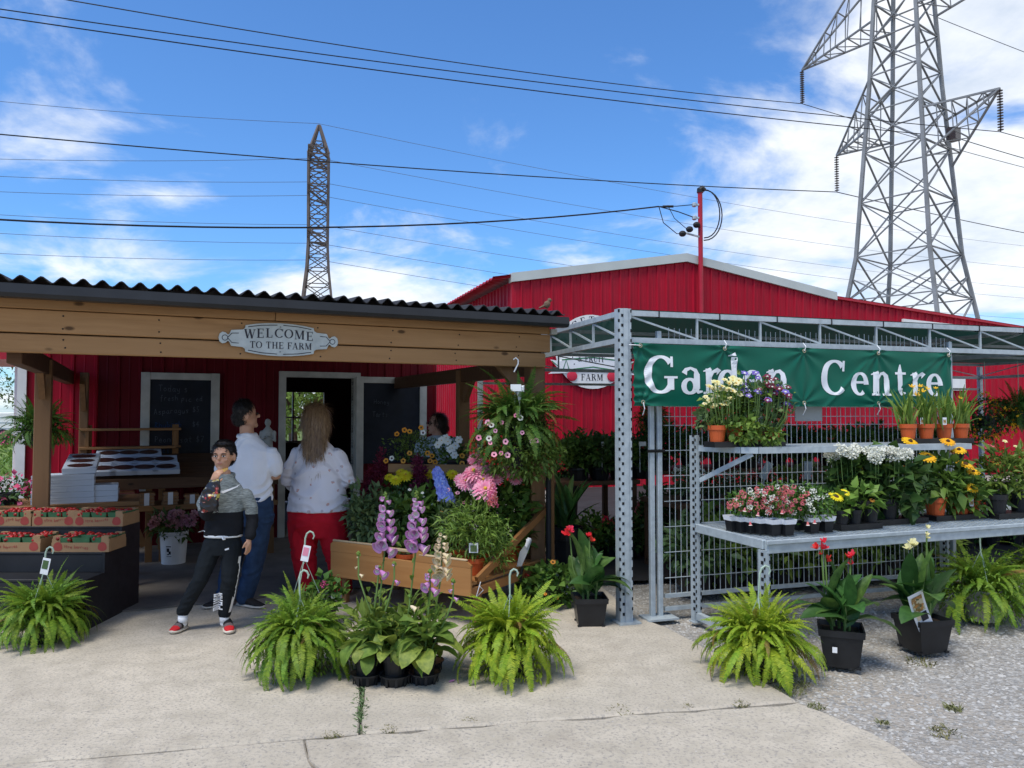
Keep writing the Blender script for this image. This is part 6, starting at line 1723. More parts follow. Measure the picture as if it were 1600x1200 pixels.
# upper shelf
rd = random.Random(5)
cb = []
for i in range(74):
    a = 1098 + 138 * rd.random(); top_ = 580 + abs(a - 1172) * .3 + rd.uniform(0, 40)
    k = 'colum_y' if a < 1158 else ('colum_v' if a < 1185 else rd.choice(['colum_v', 'colum_r', 'colum_r']))
    cb.append((a, top_, rd.uniform(.0, .2), k, rd.uniform(.02, .034)))
pot_row('columbine', 'columbines in orange pots on the high shelf before the banner', 'flower', ZSH, 0.55, [1120, 1148, 1178, 1205], 'terracotta', 0.068, 0.12,
    [cl(900, 1140, 640, 36, 34, .045, .7, 101), cl(900, 1195, 635, 42, 36, .045, .7, 102), cl(260, 1165, 672, 22, 22, .05, .7, 103, -.12, -.3), cl(120, 1205, 680, 16, 14, .045, .7, 104, -.1, -.3), cl(120, 1100, 655, 14, 14, .05, .8, 105), cl(200, 1168, 612, 60, 22, .04, .6, 106)], [PAL['leaf_l'], PAL['leaf_g']], cb, idx=[0, 1, 0, 0, 1, 0], tags=((1188, 657),))
B_l = [(1425, 605, 0, 'lily', .03), (1440, 612, .02, 'lily', .035), (1448, 608, 0, 'lily', .028), (1462, 607, -.02, 'lily', .02), (1432, 617, .03, 'lily', .028), (1500, 622, 0, 'lily', .02), (1438, 604, .0, 'lily', .025)]
pot_row('daylily', 'grassy orange daylilies in pots at the end of the high shelf', 'flower', ZSH, 0.55, [1418, 1446, 1474, 1500], 'terracotta', 0.066, 0.12, [], [], B_l, sword=(34, 0.36, SWORD[:3]), tags=((1409, 655), (1441, 658), (1476, 658)), seed=4)
# bench: fuchsias in cell packs with white collars
fl_ = on_bench(1215, 0.25, ZTAB + 0.005)
fx = thing('fuchsia_tray', 'red and white fuchsias in black cell pots with white collars', 'flower', fl_, 0, BG)
rd = random.Random(12)
cells = [(1143, .42), (1157, .36), (1172, .30), (1187, .24), (1206, .17), (1226, .14), (1246, .30), (1265, .17), (1287, .17)]
for (a, y) in cells:
    q = on_bench(a, y, ZTAB + 0.005) - fl_
    square_pot(fx, 0.088, 0.10, 'black_plastic', q, HA)
    mb = MB(); mb.loft([[(-.045, -.045, .078), (.045, -.045, .078), (.045, .045, .078), (-.045, .045, .078)], [(-.052, -.052, .112), (.052, -.052, .112), (.052, .052, .112), (-.052, .052, .112)]], False)
    o = mb.build('paper_collar', PAL['paper'], fx, loc=q); o.rotation_euler.z = HA
foliage(fx, [cl(520, 1170, 788, 32, 22, .038, .5, 111)(fl_), cl(950, 1222, 785, 42, 28, .038, .5, 112)(fl_), cl(480, 1270, 785, 30, 30, .038, .5, 113)(fl_)], [PAL['leaf']])
for i in range(120):
    a = rd.gauss(1205, 36); a = min(1300, max(1140, a)); b_ = 785 - 24 * math.sqrt(max(0, 1 - ((a - 1218) / 90) ** 2)) * rd.uniform(-.7, 1.05)
    k = 'coralball' if (a < 1262 and rd.random() < .75) else 'fuch_w'
    bloom(fx, k, at(a, b_, fl_.y - rd.uniform(.06, .16)) - fl_, rd.uniform(.011, .019), (0, -1, .3), rd=rd)
for a, b_ in ((1164, 793), (1222, 797), (1185, 800), (1262, 815), (1273, 812), (1172, 815)): bloom(fx, 'fuch', at(a, b_, fl_.y - .2) - fl_, .022, (0, 0, 1), 'fuchsia_bell', rd)
pot_row('dwarf_sunflower', 'dwarf sunflowers in black six packs on the bench', 'flower', ZTAB, 0.22, [1312, 1332, 1358], 'black_plastic', 0.052, 0.10, [cl(70, 1312, 790, 14, 24, .08, .65, 121), cl(60, 1350, 780, 26, 22, .10, .6, 122)], [PAL['leaf_l']], [(1306, 776, .08, 'sun', .055), (1319, 770, .05, 'sun', .04), (1363, 781, .05, 'cone', .022)])
rd = random.Random(3)
hb = [(1306, 708, .0), (1313, 704, .05), (1335, 703, .02), (1330, 710, .06), (1360, 708, .0), (1372, 707, .06), (1384, 706, .02), (1398, 709, .04), (1405, 714, .06), (1416, 710, .05), (1390, 712, 0), (1322, 708, 0), (1300, 714, -.04), (1368, 716, .08)]
pot_row('hydrangea', 'white headed hydrangeas in round black pots on the bench', 'flower', ZTAB, 0.36, [1340, 1383, 1419], 'black_plastic', 0.085, 0.15, [cl(300, 1330, 755, 34, 40, .115, .6, 131), cl(420, 1395, 755, 52, 44, .115, .6, 132), cl(160, 1350, 725, 50, 16, .10, .6, 133)], [PAL['leaf_d'], PAL['leaf']], [(a, b_, .1 + dd, 'hyd', .052 + .018 * rd.random()) for a, b_, dd in hb], idx=[0, 0, 1])
pot_row('rudbeckia', 'golden rudbeckia in orange pots on the bench', 'flower', ZTAB, 0.38, [1458, 1494, 1512], 'terracotta', 0.085, 0.14, [cl(300, 1470, 755, 30, 44, .12, .5, 141), cl(160, 1510, 770, 24, 34, .10, .5, 142)], [PAL['leaf']],
    [(1422, 690, .05, 'rud', .07), (1449, 714, .1, 'rud', .07), (1481, 690, .05, 'rud', .06), (1498, 703, .05, 'rud', .058), (1508, 726, .12, 'rud', .072), (1521, 737, .1, 'rud', .05), (1518, 762, .12, 'rud', .052), (1488, 706, .0, 'cone', .03)], tags=((1518, 785),))
pot_row('coneflower', 'leafy coneflowers in square black pots at the bench end', 'flower', ZTAB, 0.30, [1553, 1590, 1630, 1670], 'black_plastic', 0.085, 0.15, [cl(420, 1560, 745, 32, 44, .10, .3, 151), cl(420, 1605, 745, 40, 46, .10, .3, 152), cl(300, 1660, 745, 40, 46, .10, .3, 153)], [PAL['leaf_l'], PAL['leaf']],
    [(1556, 722, .05, 'cone', .032), (1570, 690, .0, 'colum_y', .022), (1587, 698, .0, 'colum_y', .02), (1545, 700, -.05, 'coralball', .04), (1565, 704, -.05, 'redball', .035)], idx=[1, 0, 1])

# ================================================================== hanging baskets and the plants under the canopy
yb = at(1540, 655, 8.3); yb.z -= .1
t_ = shrub('hanging_basket', 'hanging basket of small yellow blooms beyond the banner', 'hanging basket', yb, [leaf_cloud(900, (0, 0, .1), (.27, .25, .22), .05, .5, 0, .35, 161), leaf_cloud(420, (0, 0, .1), (.29, .27, .24), .03, .8, 0, .85, 162)], [PAL['leaf_d'], PAL['gold']], group='hanging baskets', pot=('r', .13, .14, 'black_plastic'), idx=[0, 1])
MB().tube([(0, 0, .2), (0, 0, .72)], .004, 5).build('hanging_wire', PAL['hook'], t_)
hf = fern(hang(1592, 645, 8.3), 'dark fern hanging at the picture edge under the canopy', 60, .36, .16, 'fern_d', None, seed=163, group='hanging baskets', mix=(.5, .3))
MB().tube([(0, 0, .1), (0, 0, .7)], .004, 5).build('hanging_wire', PAL['hook'], hf)
hf = fern(hang(1020, 655, 9.2), 'small dark fern hanging behind the gate post', 40, .30, .16, 'fern_d', None, seed=164, group='hanging baskets')
MB().tube([(0, 0, .1), (0, 0, .7)], .004, 5).build('hanging_wire', PAL['hook'], hf)

def back_bench(label, x0, x1, y, z, d=0.9):
    t_ = thing('display_table', label, 'table', GP((x0 + x1) / 2, y), GA); w_ = (x1 - x0) / 2
    MB().cham(-w_, w_, 0, d, z - .05, z, .005).build('table_top', PAL['dark_wood'], t_)
    for sx in (-1, 1):
        for sy in (.06, d - .06): MB().cham(sx * (w_ - .06) - .03, sx * (w_ - .06) + .03, sy - .03, sy + .03, 0, z - .0505, .004).build('leg', PAL['dark_wood'], t_)
    return t_
def bg_x(px, y): return gx(px, y)
back_bench('low display table behind the canopy entrance', gx(862, 2.6), gx(1000, 2.6), 2.6, 0.83)
back_bench('long display table behind the mesh fence', gx(1060, 1.15), gx(1490, 1.15), 1.15, 0.72, .8)
back_bench('far display table below the barn wall', gx(1010, 2.9), gx(1500, 2.9), 2.9, 0.9, .9)
BM = {}
for k, (mt, sd_) in enumerate((('leaf', 1), ('leaf_d', 2), ('leaf_g', 3), ('leaf_d', 4), ('leaf_l', 5))):
    BM[k] = cloud_mesh('foliage', [leaf_cloud(420, (0, 0, .13), (.17, .17, .15), .065, .5, .3, .3, 170 + sd_)], [PAL[mt]])
POTM = MB(); POTM.lathe([(.075, 0), (.095, .09), (.1, .1), (.1, .12), (.09, .12)], 12); POTM = POTM.mesh('pot', PAL['black_plastic'])
FLM = {}
def fl_cap(key, mat, n=70):
    FLM[key] = cloud_mesh('blossom', [leaf_cloud(n, (0, 0, .17), (.165, .165, .13), .042, .9, .2, .9, 190 + len(FLM), .05, .4, -.1)], [PAL[mat]])
for key, mt in (('white', 'whitep'), ('gold', 'gold'), ('orange', 'orange'), ('pink', 'coral'), ('red', 'redp'), ('none', 'leaf_l')): fl_cap(key, mt)
ORDW = ['first', 'second', 'third', 'fourth', 'fifth', 'sixth', 'seventh', 'eighth', 'ninth', 'tenth', 'eleventh', 'twelfth', 'thirteenth', 'fourteenth']
def bed_row(label, group, px0, px1, y, z, n, kinds, bloomk=None, sc=1.0, rows=1, dy=.28, cat='bedding plant'):
    rd = random.Random(int(px0 + y * 100))
    x0, x1 = gx(px0, y), gx(px1, y)
    for r in range(rows):
        for i in range(n):
            x = x0 + (x1 - x0) * (i + .5 * (r % 2) * .8) / max(1, n - 1)
            t_ = thing('bedding_plant', f'{label}, {ORDW[i]} from the shed' + (('', ' in the front row', ' in the back row')[(r + 1) if rows > 1 else 0]), cat, GP(x, y + r * dy, z), rd.uniform(0, 6), group)
            s = sc * rd.uniform(.85, 1.15)
            link('pot', POTM, t_, None, None, sc * .9)
            o = link('foliage', BM[rd.choice(kinds)], t_, (0, 0, .09 * sc), (0, 0, rd.uniform(0, 6)), s); o['kind'] = 'stuff'
            if bloomk:
                k = bloomk[int(i / n * len(bloomk))]
                if k: o = link('blooms', FLM[k], t_, (0, 0, .09 * sc), (0, 0, rd.uniform(0, 6)), s); o['kind'] = 'stuff'
bed_row('potted green shrub on the low display table', 'potted shrubs on the low display table', 905, 1000, 2.75, .83, 4, (1, 0), sc=1.35, rows=2)
bed_row('bedding plant on the long table behind the mesh', 'bedding plants on the long table', 1075, 1480, 1.3, .72, 13, (0, 1, 2), ['white', 'white', 'pink', 'none', None, 'gold', 'orange', 'orange', None, None], .85, 1, .26)
bed_row('dark shrub on the far table', 'shrubs on the far table', 1030, 1490, 3.05, .9, 12, (1, 3, 0), sc=1.4, rows=2)
bed_row('green plant on the ground behind the mesh', 'plants on the ground behind the mesh', 1085, 1450, .62, .02, 10, (0, 2, 4), sc=1.75, rows=2)
bed_row('dark potted plant under the low display table', 'plants under the low table', 925, 1010, 2.3, .02, 4, (1, 0), [None, 'red', None, 'pink'], 1.25)
bed_row('shaded plant beyond the bench end', 'plants beyond the bench end', 1505, 1680, 1.6, .02, 6, (1, 0), [None, 'red', None, 'white', None, None], 1.3, 2)
bed_row('dark plant behind the long table', 'plants behind the long table', 1030, 1500, 2.2, .3, 11, (1, 3), sc=1.3)
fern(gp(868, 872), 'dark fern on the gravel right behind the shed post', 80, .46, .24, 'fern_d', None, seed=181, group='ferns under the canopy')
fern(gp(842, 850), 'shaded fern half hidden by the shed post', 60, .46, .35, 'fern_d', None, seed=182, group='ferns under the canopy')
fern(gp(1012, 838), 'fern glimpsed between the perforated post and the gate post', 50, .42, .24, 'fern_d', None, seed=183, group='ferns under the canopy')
# tall dark strelitzia like plant behind the shed post
t_ = thing('potted_palm', 'tall broad leaved dark plant in a pot under the canopy', 'potted plant', GP(gx(886, 1.9), 1.9))
round_pot(t_, .16, .45, 'black_plastic'); rd = random.Random(9)
for i in range(16):
    link('leaf', SWORD[3] if i % 2 else CANNA[3], t_, (rd.gauss(0, .04), rd.gauss(0, .04), .4), (rd.gauss(0, .15), rd.gauss(0, .15), rd.uniform(0, 6.3)), rd.uniform(.45, .75))
shrub('shrub', 'round dark leaved shrub beneath the oval barn sign', 'shrub', GP(gx(880, 3.4), 3.4), [leaf_cloud(900, (0, 0, 1.02), (.34, .3, .28), .07, .6, .2, .4, 184)], [PAL['leaf_d']], pot=('r', .2, .8, 'black_plastic'))
for i, (a, b_) in enumerate(((945, 697), (1004, 697))):
    t_ = thing('price_sign', ('small white price card in the shrubs nearest the shed', 'small white price card behind the perforated post')[i], 'sign', at(a, b_, 8.8)); mb = MB(); mb.bbox(-.04, .04, -.003, .003, 0, .05); mb.build('card', PAL['paper'], t_)
    MB().bbox(-.035, -.028, -.002, .002, -.3, 0).build('stake', PAL['paper'], t_)
for i, (a, b_, tl_, lab) in enumerate(((1197, 735, .45, 'tilted grey price board behind the mesh'), (1262, 735, .05, 'upright grey price board behind the mesh'))):
    t_ = thing('price_board', lab, 'sign', at(a, b_, 7.3)); mb = MB(); mb.box((0, 0, 0), (.07, .006, .17), (0, tl_, 0)); mb.build('board', PAL['galv'], t_)
    MB().bar((-.04 * tl_, .004, -.06), (-.1 * tl_, .004, -.3), .012).build('stake', PAL['galv_far'], t_)

# ================================================================== black stepped display and strawberry crates
DX0, DY0 = -3.13, 5.70
stp = thing('step_display', 'black painted three step display for berry crates', 'display', (DX0, DY0, 0))
W_ = 1.75; steps = [(0.0, 0.25, 0.375), (0.25, 0.50, 0.53), (0.50, 0.80, 0.69)]
prof = [(0, 0), (0, .375), (.25, .375), (.25, .53), (.50, .53), (.50, .69), (.80, .69), (.80, 0)]
mb = MB(); mb.prism(prof, 0.02, lambda y, z, d: (-d, y, z)); mb.build('side_panel', PAL['black'], stp)
mb = MB(); mb.prism(prof, 0.02, lambda y, z, d: (-W_ - d, y, z)); mb.build('side_panel', PAL['black'], stp)
zp = 0.0
for y0, y1, z in steps:
    MB().cham(-W_ + 0.001, -0.0205, y0, y1 + 0.018, z - 0.02, z - 0.001, 0.003).build('tread', PAL['black'], stp)
    MB().cham(-W_ + 0.001, -0.0205, y0 + 0.004, y0 + 0.02, zp, z - 0.0205, 0.003).build('riser', PAL['black'], stp); zp = z
def berries(n, c, r, seed):
    g_ = random.Random(seed); mb = MB()
    for _ in range(n):
        p = (c[0] + g_.uniform(-r[0], r[0]), c[1] + g_.uniform(-r[1], r[1]), c[2] + g_.uniform(0, r[2])); s = g_.uniform(.013, .02)
        mb.sphere(p, (s, s, s * 1.2), 7, 5, Euler((g_.uniform(0, 3), g_.uniform(0, 3), 0)).to_matrix())
    return mb
def crate(loc, label, seed, w=0.40, d=0.27, h=0.098):
    t_ = thing('berry_crate', label, 'crate', loc, random.Random(seed).uniform(-.03, .03), 'cardboard strawberry crates on the black steps')
    mb = MB(); th = .006
    mb.bbox(-w / 2, w / 2, 0, d, 0, th); mb.build('base', PAL['kraft'], t_)
    for (x0, x1, y0, y1, hh) in ((-w / 2, w / 2, 0, th, h * .72), (-w / 2, w / 2, d - th, d, h * .72), (-w / 2, -w / 2 + th, th, d - th, h), (w / 2 - th, w / 2, th, d - th, h)):
        MB().bbox(x0, x1, y0, y1, th, hh).build('side', PAL['kraft'], t_)
    for sx in (-1, 1):
        for y in (th, d - th - .05):
            mb = MB(); mb.bbox(sx * (w / 2 - .035) - .028, sx * (w / 2 - .035) + .028, y, y + .05, th, h + .022); mb.build('corner_tab', PAL['kraft'], t_)
    for i in range(3):
        for j in range(2):
            cx_, cy_ = -w / 2 + w * (i + .5) / 3, d * (j + .5) / 2
            mb = MB(); a, b_ = w / 6 - .006, d / 4 - .006
            mb.loft([[(cx_ - a * .8, cy_ - b_ * .8, .008), (cx_ + a * .8, cy_ - b_ * .8, .008), (cx_ + a * .8, cy_ + b_ * .8, .008), (cx_ - a * .8, cy_ + b_ * .8, .008)],
                     [(cx_ - a, cy_ - b_, h + .012), (cx_ + a, cy_ - b_, h + .012), (cx_ + a, cy_ + b_, h + .012), (cx_ - a, cy_ + b_, h + .012)]], False)
            o = mb.build('punnet', PAL['crate_green'], t_)
            if not ((seed + i * 2 + j) % 7 == 0):
                berries(22, (cx_, cy_, h - .012), (a * .85, b_ * .85, .022), seed * 10 + i * 2 + j).build('strawberries', PAL['berry'], o, smooth=True)['kind'] = 'stuff'
    for sx in (-1, 1):
        pts = [(sx * (w / 2 - .05) + .034 * math.cos(a) * (1 - .3 * math.sin(a) * (math.sin(a) < 0)), .042 + .034 * math.sin(a)) for a in [2 * PI * k / 14 for k in range(14)]]
        mb = MB(); mb.add([(x, -.0015, z) for x, z in pts], [tuple(range(14))]); mb.build('printed_berry', PAL['crate_red'], t_)
    mb = MB(); handwrite(mb, 'strawberries', -w / 2 + .095, .036, .024, lambda x, y: (x, -.0018, y), random.Random(seed), .0035); mb.build('print', PAL['crate_red'], t_)['kind'] = 'stuff'
    return t_
def on_step(px, y, z): Y = DY0 + y; return Vector(((px - 800) / 1200 * Y, Y, z))
crate(on_step(24, .52, .69), 'strawberry crate on the top step nearest the picture edge', 1, .30)
crate(on_step(88, .51, .69), 'strawberry crate in the middle of the top step', 2, .34)
crate(on_step(157, .50, .69), 'strawberry crate at the open end of the top step', 3, .40)
crate(on_step(22, .26, .53), 'half empty strawberry crate on the middle step by the picture edge', 7, .46)
crate(on_step(130, .25, .53), 'strawberry crate at the open end of the middle step', 5, .44)

# ================================================================== carton table
ta = thing('side_table', 'plain wooden table behind the crates under stacked white cartons', 'table', S(s_of(100, 1.95), 1.95), SA)
tz = 0.79
MB().cham(-1.0, 0.62, 0, .75, tz - .04, tz, .005).build('table_top', PAL['table_wood'], ta)
for x in (-.92, .55):
    for y in (.06, .69): MB().cham(x - .035, x + .035, y - .035, y + .035, 0, tz - .0405, .004).build('leg', PAL['table_leg'], ta)
CT = MB(); CT.cham(-.135, .135, 0, .27, 0, .05, .003); CTm = CT.mesh('carton', PAL['carton'])
def carton(loc, label, group, rz=SA, window=False, tilt=0.0, w=1.0):
    t_ = thing('carton', label, 'box', loc, rz, group); t_.rotation_euler.x = tilt
    link('body', CTm, t_, None, None, (w, 1, 1))
    mb = MB(); mb.bbox(-.137 * w, .137 * w, -.0025, -.0005, .034, .0505); mb.build('lid_flap', PAL['carton'], t_)
    if window:
        mb = MB(); n = 22; mb.add([(.105 * w * math.cos(2 * PI * k / n), .135 + .085 * math.sin(2 * PI * k / n), .0515) for k in range(n)], [tuple(range(n))]); mb.build('window', PAL['pie'], t_)
    return t_
rd = random.Random(3)
def on_table(px, t, z): s = s_of(px, t); return S(s, t, z)
words = ('lowest', 'second', 'third', 'fourth', 'top')
for c_, (px, nm) in enumerate(((80, 'stack nearest the shed post'), (123, 'stack beside the stack at the post'))):
    for k in range(5):
        p = on_table(px, 2.0, tz + .0515 * k); p += su * rd.uniform(-.006, .006)
        carton(p, f'{words[k]} closed white carton in the {nm}', 'closed white cartons', SA + rd.uniform(-.02, .02))
for k in range(3):
    carton(on_table(165, 2.02, tz + .0515 * k), f'{words[k]} white carton in the low pile next to the red trays', 'closed white cartons', SA + rd.uniform(-.02, .02), w=.85)
for k in range(3):
    p = on_table(126, 2.05, tz + .2595 + .03 * k) + sn * (.24 * k)
    carton(p, ('nearest', 'middle', 'rearmost')[k] + ' of three pie cartons with round windows on the tall stacks', 'pie cartons with round windows', SA, True, R(8))

# ================================================================== sales counter along the back wall
TF = 3.15
cs0, cs1 = s_of(138, TF), s_of(436, TF)
co = thing('sales_counter', 'long wooden sales counter along the red wall', 'counter', S(cs0, TF), SA)
cl_ = cs1 - cs0
for i in range(5):
    y0 = .03 + i * .19; z0 = .90 + .045 * i
    MB().box((cl_ / 2, y0 + .09, z0), (cl_, .182, .025), (R(13.5), 0, 0)).build('plank', PAL['dark_wood'], co)
MB().cham(0, cl_, -.012, .018, .79, .905, .004).build('front_board', PAL['dark_wood'], co)
MB().cham(0, cl_, .02, .60, .575, .605, .004).build('shelf', PAL['table_wood'], co)
MB().cham(0, cl_, -.005, .0195, .555, .61, .004).build('shelf_edge', PAL['table_wood'], co)
for px in (150, 236, 258, 426):
    x = s_of(px, TF) - cs0
    MB().cham(x - .035, x + .035, .02, .09, 0, .5745 if px != 426 else .789, .004).build('leg', PAL['table_leg'], co)
    MB().cham(x - .035, x + .035, .82, .89, 0, .98, .004).build('leg', PAL['table_leg'], co)
MB().bar((s_of(205, TF) - cs0, .055, .52), (s_of(236, TF) - cs0 - .04, .055, .18), .03, .07).build('knee_brace', PAL['table_leg'], co)
def on_counter(px, y, z): s = s_of(px, TF + y); return S(s, TF + y, z)
ORD = ('first', 'second', 'third', 'fourth')
for r_i, (y, rowname) in enumerate(((.05, 'front'), (.33, 'middle'), (.60, 'back'))):
    for i, px in enumerate(((162, 195, 228, 262), (165, 197, 228, 259), (172, 203, 234, 0))[r_i]):
        if not px or (r_i == 1 and i == 0 and False): continue
        carton(on_counter(px, y, .925 + .24 * y), f'{ORD[i]} pie carton from the post in the {rowname} counter row', 'pie cartons with round windows', SA, True, R(13.5), .98)
# packs of baked goods on the lower shelf
def pack(px, n, label, mat, w=.16, h=.034, band=True):
    loc = on_counter(px, .06, .606); t_ = thing('pastry_pack', label, 'package', loc, SA, 'packs of baked goods under the counter'); rd = random.Random(px)
    for k in range(n):
        x = rd.uniform(-.006, .006)
        MB().cham(x - w / 2, x + w / 2, 0, .18, k * h + .002, (k + 1) * h - .008, .004).build('tray', PAL[mat], t_)
        MB().cham(x - w / 2 + .008, x + w / 2 - .008, .008, .172, (k + 1) * h - .0079, (k + 1) * h + .001, .002).build('pastry', PAL['cookie'], t_)
    if band: MB().bbox(-.025, .025, -.004, -.001, .004, n * h).build('label', PAL['paper'], t_)
PAL['tray_red'] = M('reddish tray', (0.30, 0.10, 0.075), 0.5, var=0.3, scale=20)
pack(199, 5, 'stack of five reddish pastry trays under the counter', 'tray_red', .17, .04, False)
pack(232, 4, 'stack of pastry packs with a white label, next to the reddish trays', 'kraft'); pack(269, 4, 'labelled stack of pastry packs above the peony bucket', 'kraft'); pack(303, 3, 'labelled stack of pastry packs behind the boy', 'kraft')
# wall rack
rk = thing('wall_rack', 'two rail wooden wall rack before the chalkboard', 'rack', S(s_of(124, BT - .35), BT - .35), SA)
rl = s_of(284, BT - .35) - s_of(124, BT - .35)
for z in (1.41, 1.20): MB().cham(0, rl, 0, .2, z - .015, z + .012, .003).build('shelf', PAL['table_wood'], rk)
for x in (.05, rl - .09): MB().cham(x, x + .07, .20, .235, .9, 1.46, .003).build('upright', PAL['table_leg'], rk)
for x in (.06, rl - .08): MB().cham(x, x + .04, .03, .07, 1.2125, 1.3945, .003).build('spacer', PAL['table_leg'], rk)

# peony bucket
pk = gp(271, 881); bk = thing('bucket', 'white plastic bucket holding pink peonies', 'bucket', pk)
mb = MB(); mb.lathe([(.115, 0), (.118, .005), (.138, .30), (.145, .302), (.145, .325), (.14, .327), (.145, .335), (.145, .35), (.138, .35), (.13, .30)], 24); mb.build('pail', PAL['white_plastic'], bk, smooth=False)
MB().tube([(.146 * math.cos(a), .146 * math.sin(a) * 1.0 - .003, .315 - .05 * math.sin(a) * 0) for a in [PI + PI * k / 12 for k in range(13)]], .003, 5).build('handle', PAL['galv'], bk)
mb = MB(); mb.v = [(.03 * x + .01, -.1295 - .018 * z, .09 + .13 * z) for x, z in ((-1, 0), (1, 0), (1, 1), (-1, 1))]; mb.f = [(0, 1, 2, 3)]; mb.m = [0]; o = mb.build('printed_label', PAL['paper'], bk)
mb = MB()
for x0, x1, z0, z1 in ((-.85, .85, .84, .93), (-.85, .85, .06, .1), (-.7, .2, .45, .75), (-.1, .7, .25, .5), (-.6, .0, .2, .3)):
    mb.add([(.03 * x + .01, -.131 - .018 * z, .09 + .13 * z) for x, z in ((x0, z0), (x1, z0), (x1, z1), (x0, z1))], [(0, 1, 2, 3)])
mb.build('label_print', PAL['navy'], o)['kind'] = 'stuff'
pn = thing('peony_bunch', 'bunch of dusty pink peonies in the white bucket', 'flowers', pk + Vector((0, 0, .30)))
foliage(pn, [leaf_cloud(420, (0, 0, .10), (.22, .18, .15), .09, .35, .2, .2, 301)], [PAL['leaf_d']])
rd = random.Random(6)
for a, b_ in ((270, 806), (280, 804), (262, 815), (290, 812), (272, 818), (245, 815), (305, 806), (240, 820), (282, 822), (254, 808), (300, 816)):
    bloom(pn, 'peony', at(a, b_, pk.y - .1) - pn.location, rd.uniform(.035, .06), (0, -.8, .6), rd=rd)
# statue on the counter
PAL['plaster'] = M('white plaster', (0.42, 0.43, 0.42), 0.8, var=0.15)

# petunias at the picture edge
pl_ = S(s_of(14, 2.2), 2.2, .79)
shrub('petunia_pot', 'pot of dark magenta petunias at the picture edge', 'flower', pl_, [leaf_cloud(300, (0, 0, .12), (.26, .2, .12), .05, .5, .2, .3, 311), leaf_cloud(90, (0, 0, .14), (.28, .22, .13), .05, .9, .2, .9, 312)], [PAL['leaf_d'], PAL['pink_deep']], idx=[0, 1], pot=('r', .1, .1, 'black_plastic'))

# ================================================================== far west: verge, trailer, trees
g = MB(); nx, ny = 30, 20
for j in range(ny + 1):
    for i in range(nx + 1):
        x = -60 + 52 * i / nx; y = 19 + 45 * j / ny
        g.v.append((x, y, -.02 + .35 * max(0, min(1, (y - 21) / 6)) + .08 * mnoise.noise((x * .3, y * .3, 2))))
for j in range(ny):
    for i in range(nx): a = j * (nx + 1) + i; g.f.append((a, a + 1, a + nx + 2, a + nx + 1)); g.m.append(0)
tag(g.build('grass_verge', PAL['grass'], smooth=True), 'grassy verge beyond the gravel drive', None, None, 'structure')
w = MB(); r_ = random.Random(8)
for _ in range(500):
    x = r_.uniform(-20.5, -13); y = r_.uniform(19.5, 27); z = -.02 + .35 * max(0, min(1, (y - 21) / 6)); tuft(w, x, y, z, .15, .3, 4, r_)
tag(w.build('long_grass', PAL['leaf_l']), 'long grass on the verge by the drive', 'grass', None, 'stuff')
def tree(loc, label, h, r, seed, mat='tree', leaf=.22, n=2600, group='trees beyond the farm'):
    rd = random.Random(seed); t_ = thing('broadleaf_tree', label, 'tree', loc, 0, group); mb = MB()
    mb.tube([(0, 0, 0), (.06, 0, h * .25), (-.05, .05, h * .5), (.05, 0, h * .8)], [h * .035, h * .028, h * .02, h * .008], 8)
    for k in range(7):
        a = k * 2.4; z0 = h * (.28 + .07 * k); L = r * rd.uniform(.5, .85)
        mb.tube([(0, 0, z0), (L * .5 * math.cos(a), L * .5 * math.sin(a), z0 + L * .3), (L * math.cos(a), L * math.sin(a), z0 + L * .5)], [h * .014, h * .009, h * .004], 6)
    mb.build('trunk', PAL['bark'], t_, smooth=True)
    cs_ = []
    for k in range(11):
        a = rd.uniform(0, 6.3); q = rd.random() ** .5 * r * .62; z = h * rd.uniform(.32, .88); rr = r * rd.uniform(.3, .5)
        cs_.append(leaf_cloud(n // 11, (q * math.cos(a), q * math.sin(a), z), (rr, rr, rr * .8), leaf, .55, .1, .35, seed * 20 + k))
    o = link('crown', cloud_mesh('crown', cs_, [PAL[mat]]), t_); o['kind'] = 'stuff'; return t_
for i, (x, y, h, r, lab) in enumerate(((-33, 46, 6.5, 3.2, 'rounded tree nearest the white trailer, past the drive'), (-28.5, 48, 7.2, 3.4, 'fuller tree behind the white porch post'), (-38, 50, 7, 3.6, 'tree at the far edge beyond the drive'), (-24.5, 52, 6.6, 3.2, 'tree mostly hidden by the red wall past the porch'))):
    tree(Vector((x, y, .3)), lab, h, r, 60 + i)
for i, (px, y, h, r, lab) in enumerate(((455, 19, 3.9, 1.8, 'small tree seen through the store window beside the door frame'), (500, 22, 4.4, 2.0, 'small tree seen through the store window behind the woman'), (545, 20, 4.0, 1.9, 'small tree seen through the far side of the store window'))):
    tree(Vector(((px - 800) / 1200 * y, y, 0)), lab, h, r, 70 + i, 'leaf_l', .16, 1800, 'small trees behind the store')
tree(Vector((at(600, 470, 70).x, 70, 0)), 'distant treetop just showing over the shed roof', at(600, 468, 70).z * .98, 3.2, 80)
tr = thing('utility_trailer', 'white utility trailer parked on the far verge', 'trailer', Vector((-21.6, 32.5, .33)), .15)
MB().cham(-1.3, 1.3, -.7, .7, .38, 1.28, .03).build('body', PAL['white'], tr)
for z in (.62, .86, 1.08): MB().bbox(-1.25, 1.25, -.715, -.702, z, z + .02).build('body_rib', PAL['galv'], tr)
for x in (-.4, .4):
    mb = MB(); mb.lathe([(.14, -.09), (.28, -.09), (.3, -.06), (.3, .06), (.28, .09), (.14, .09)], 16); o = mb.build('wheel', PAL['black_plastic'], tr, loc=(x, -.66, .3)); o.rotation_euler.x = PI / 2
MB().bar((1.3, 0, .45), (2.2, 0, .45), .08).build('drawbar', PAL['black'], tr)
fb = thing('flower_bed', 'bed of pink blooms before the white trailer', 'flower bed', Vector((-20.6, 30.2, .3)))
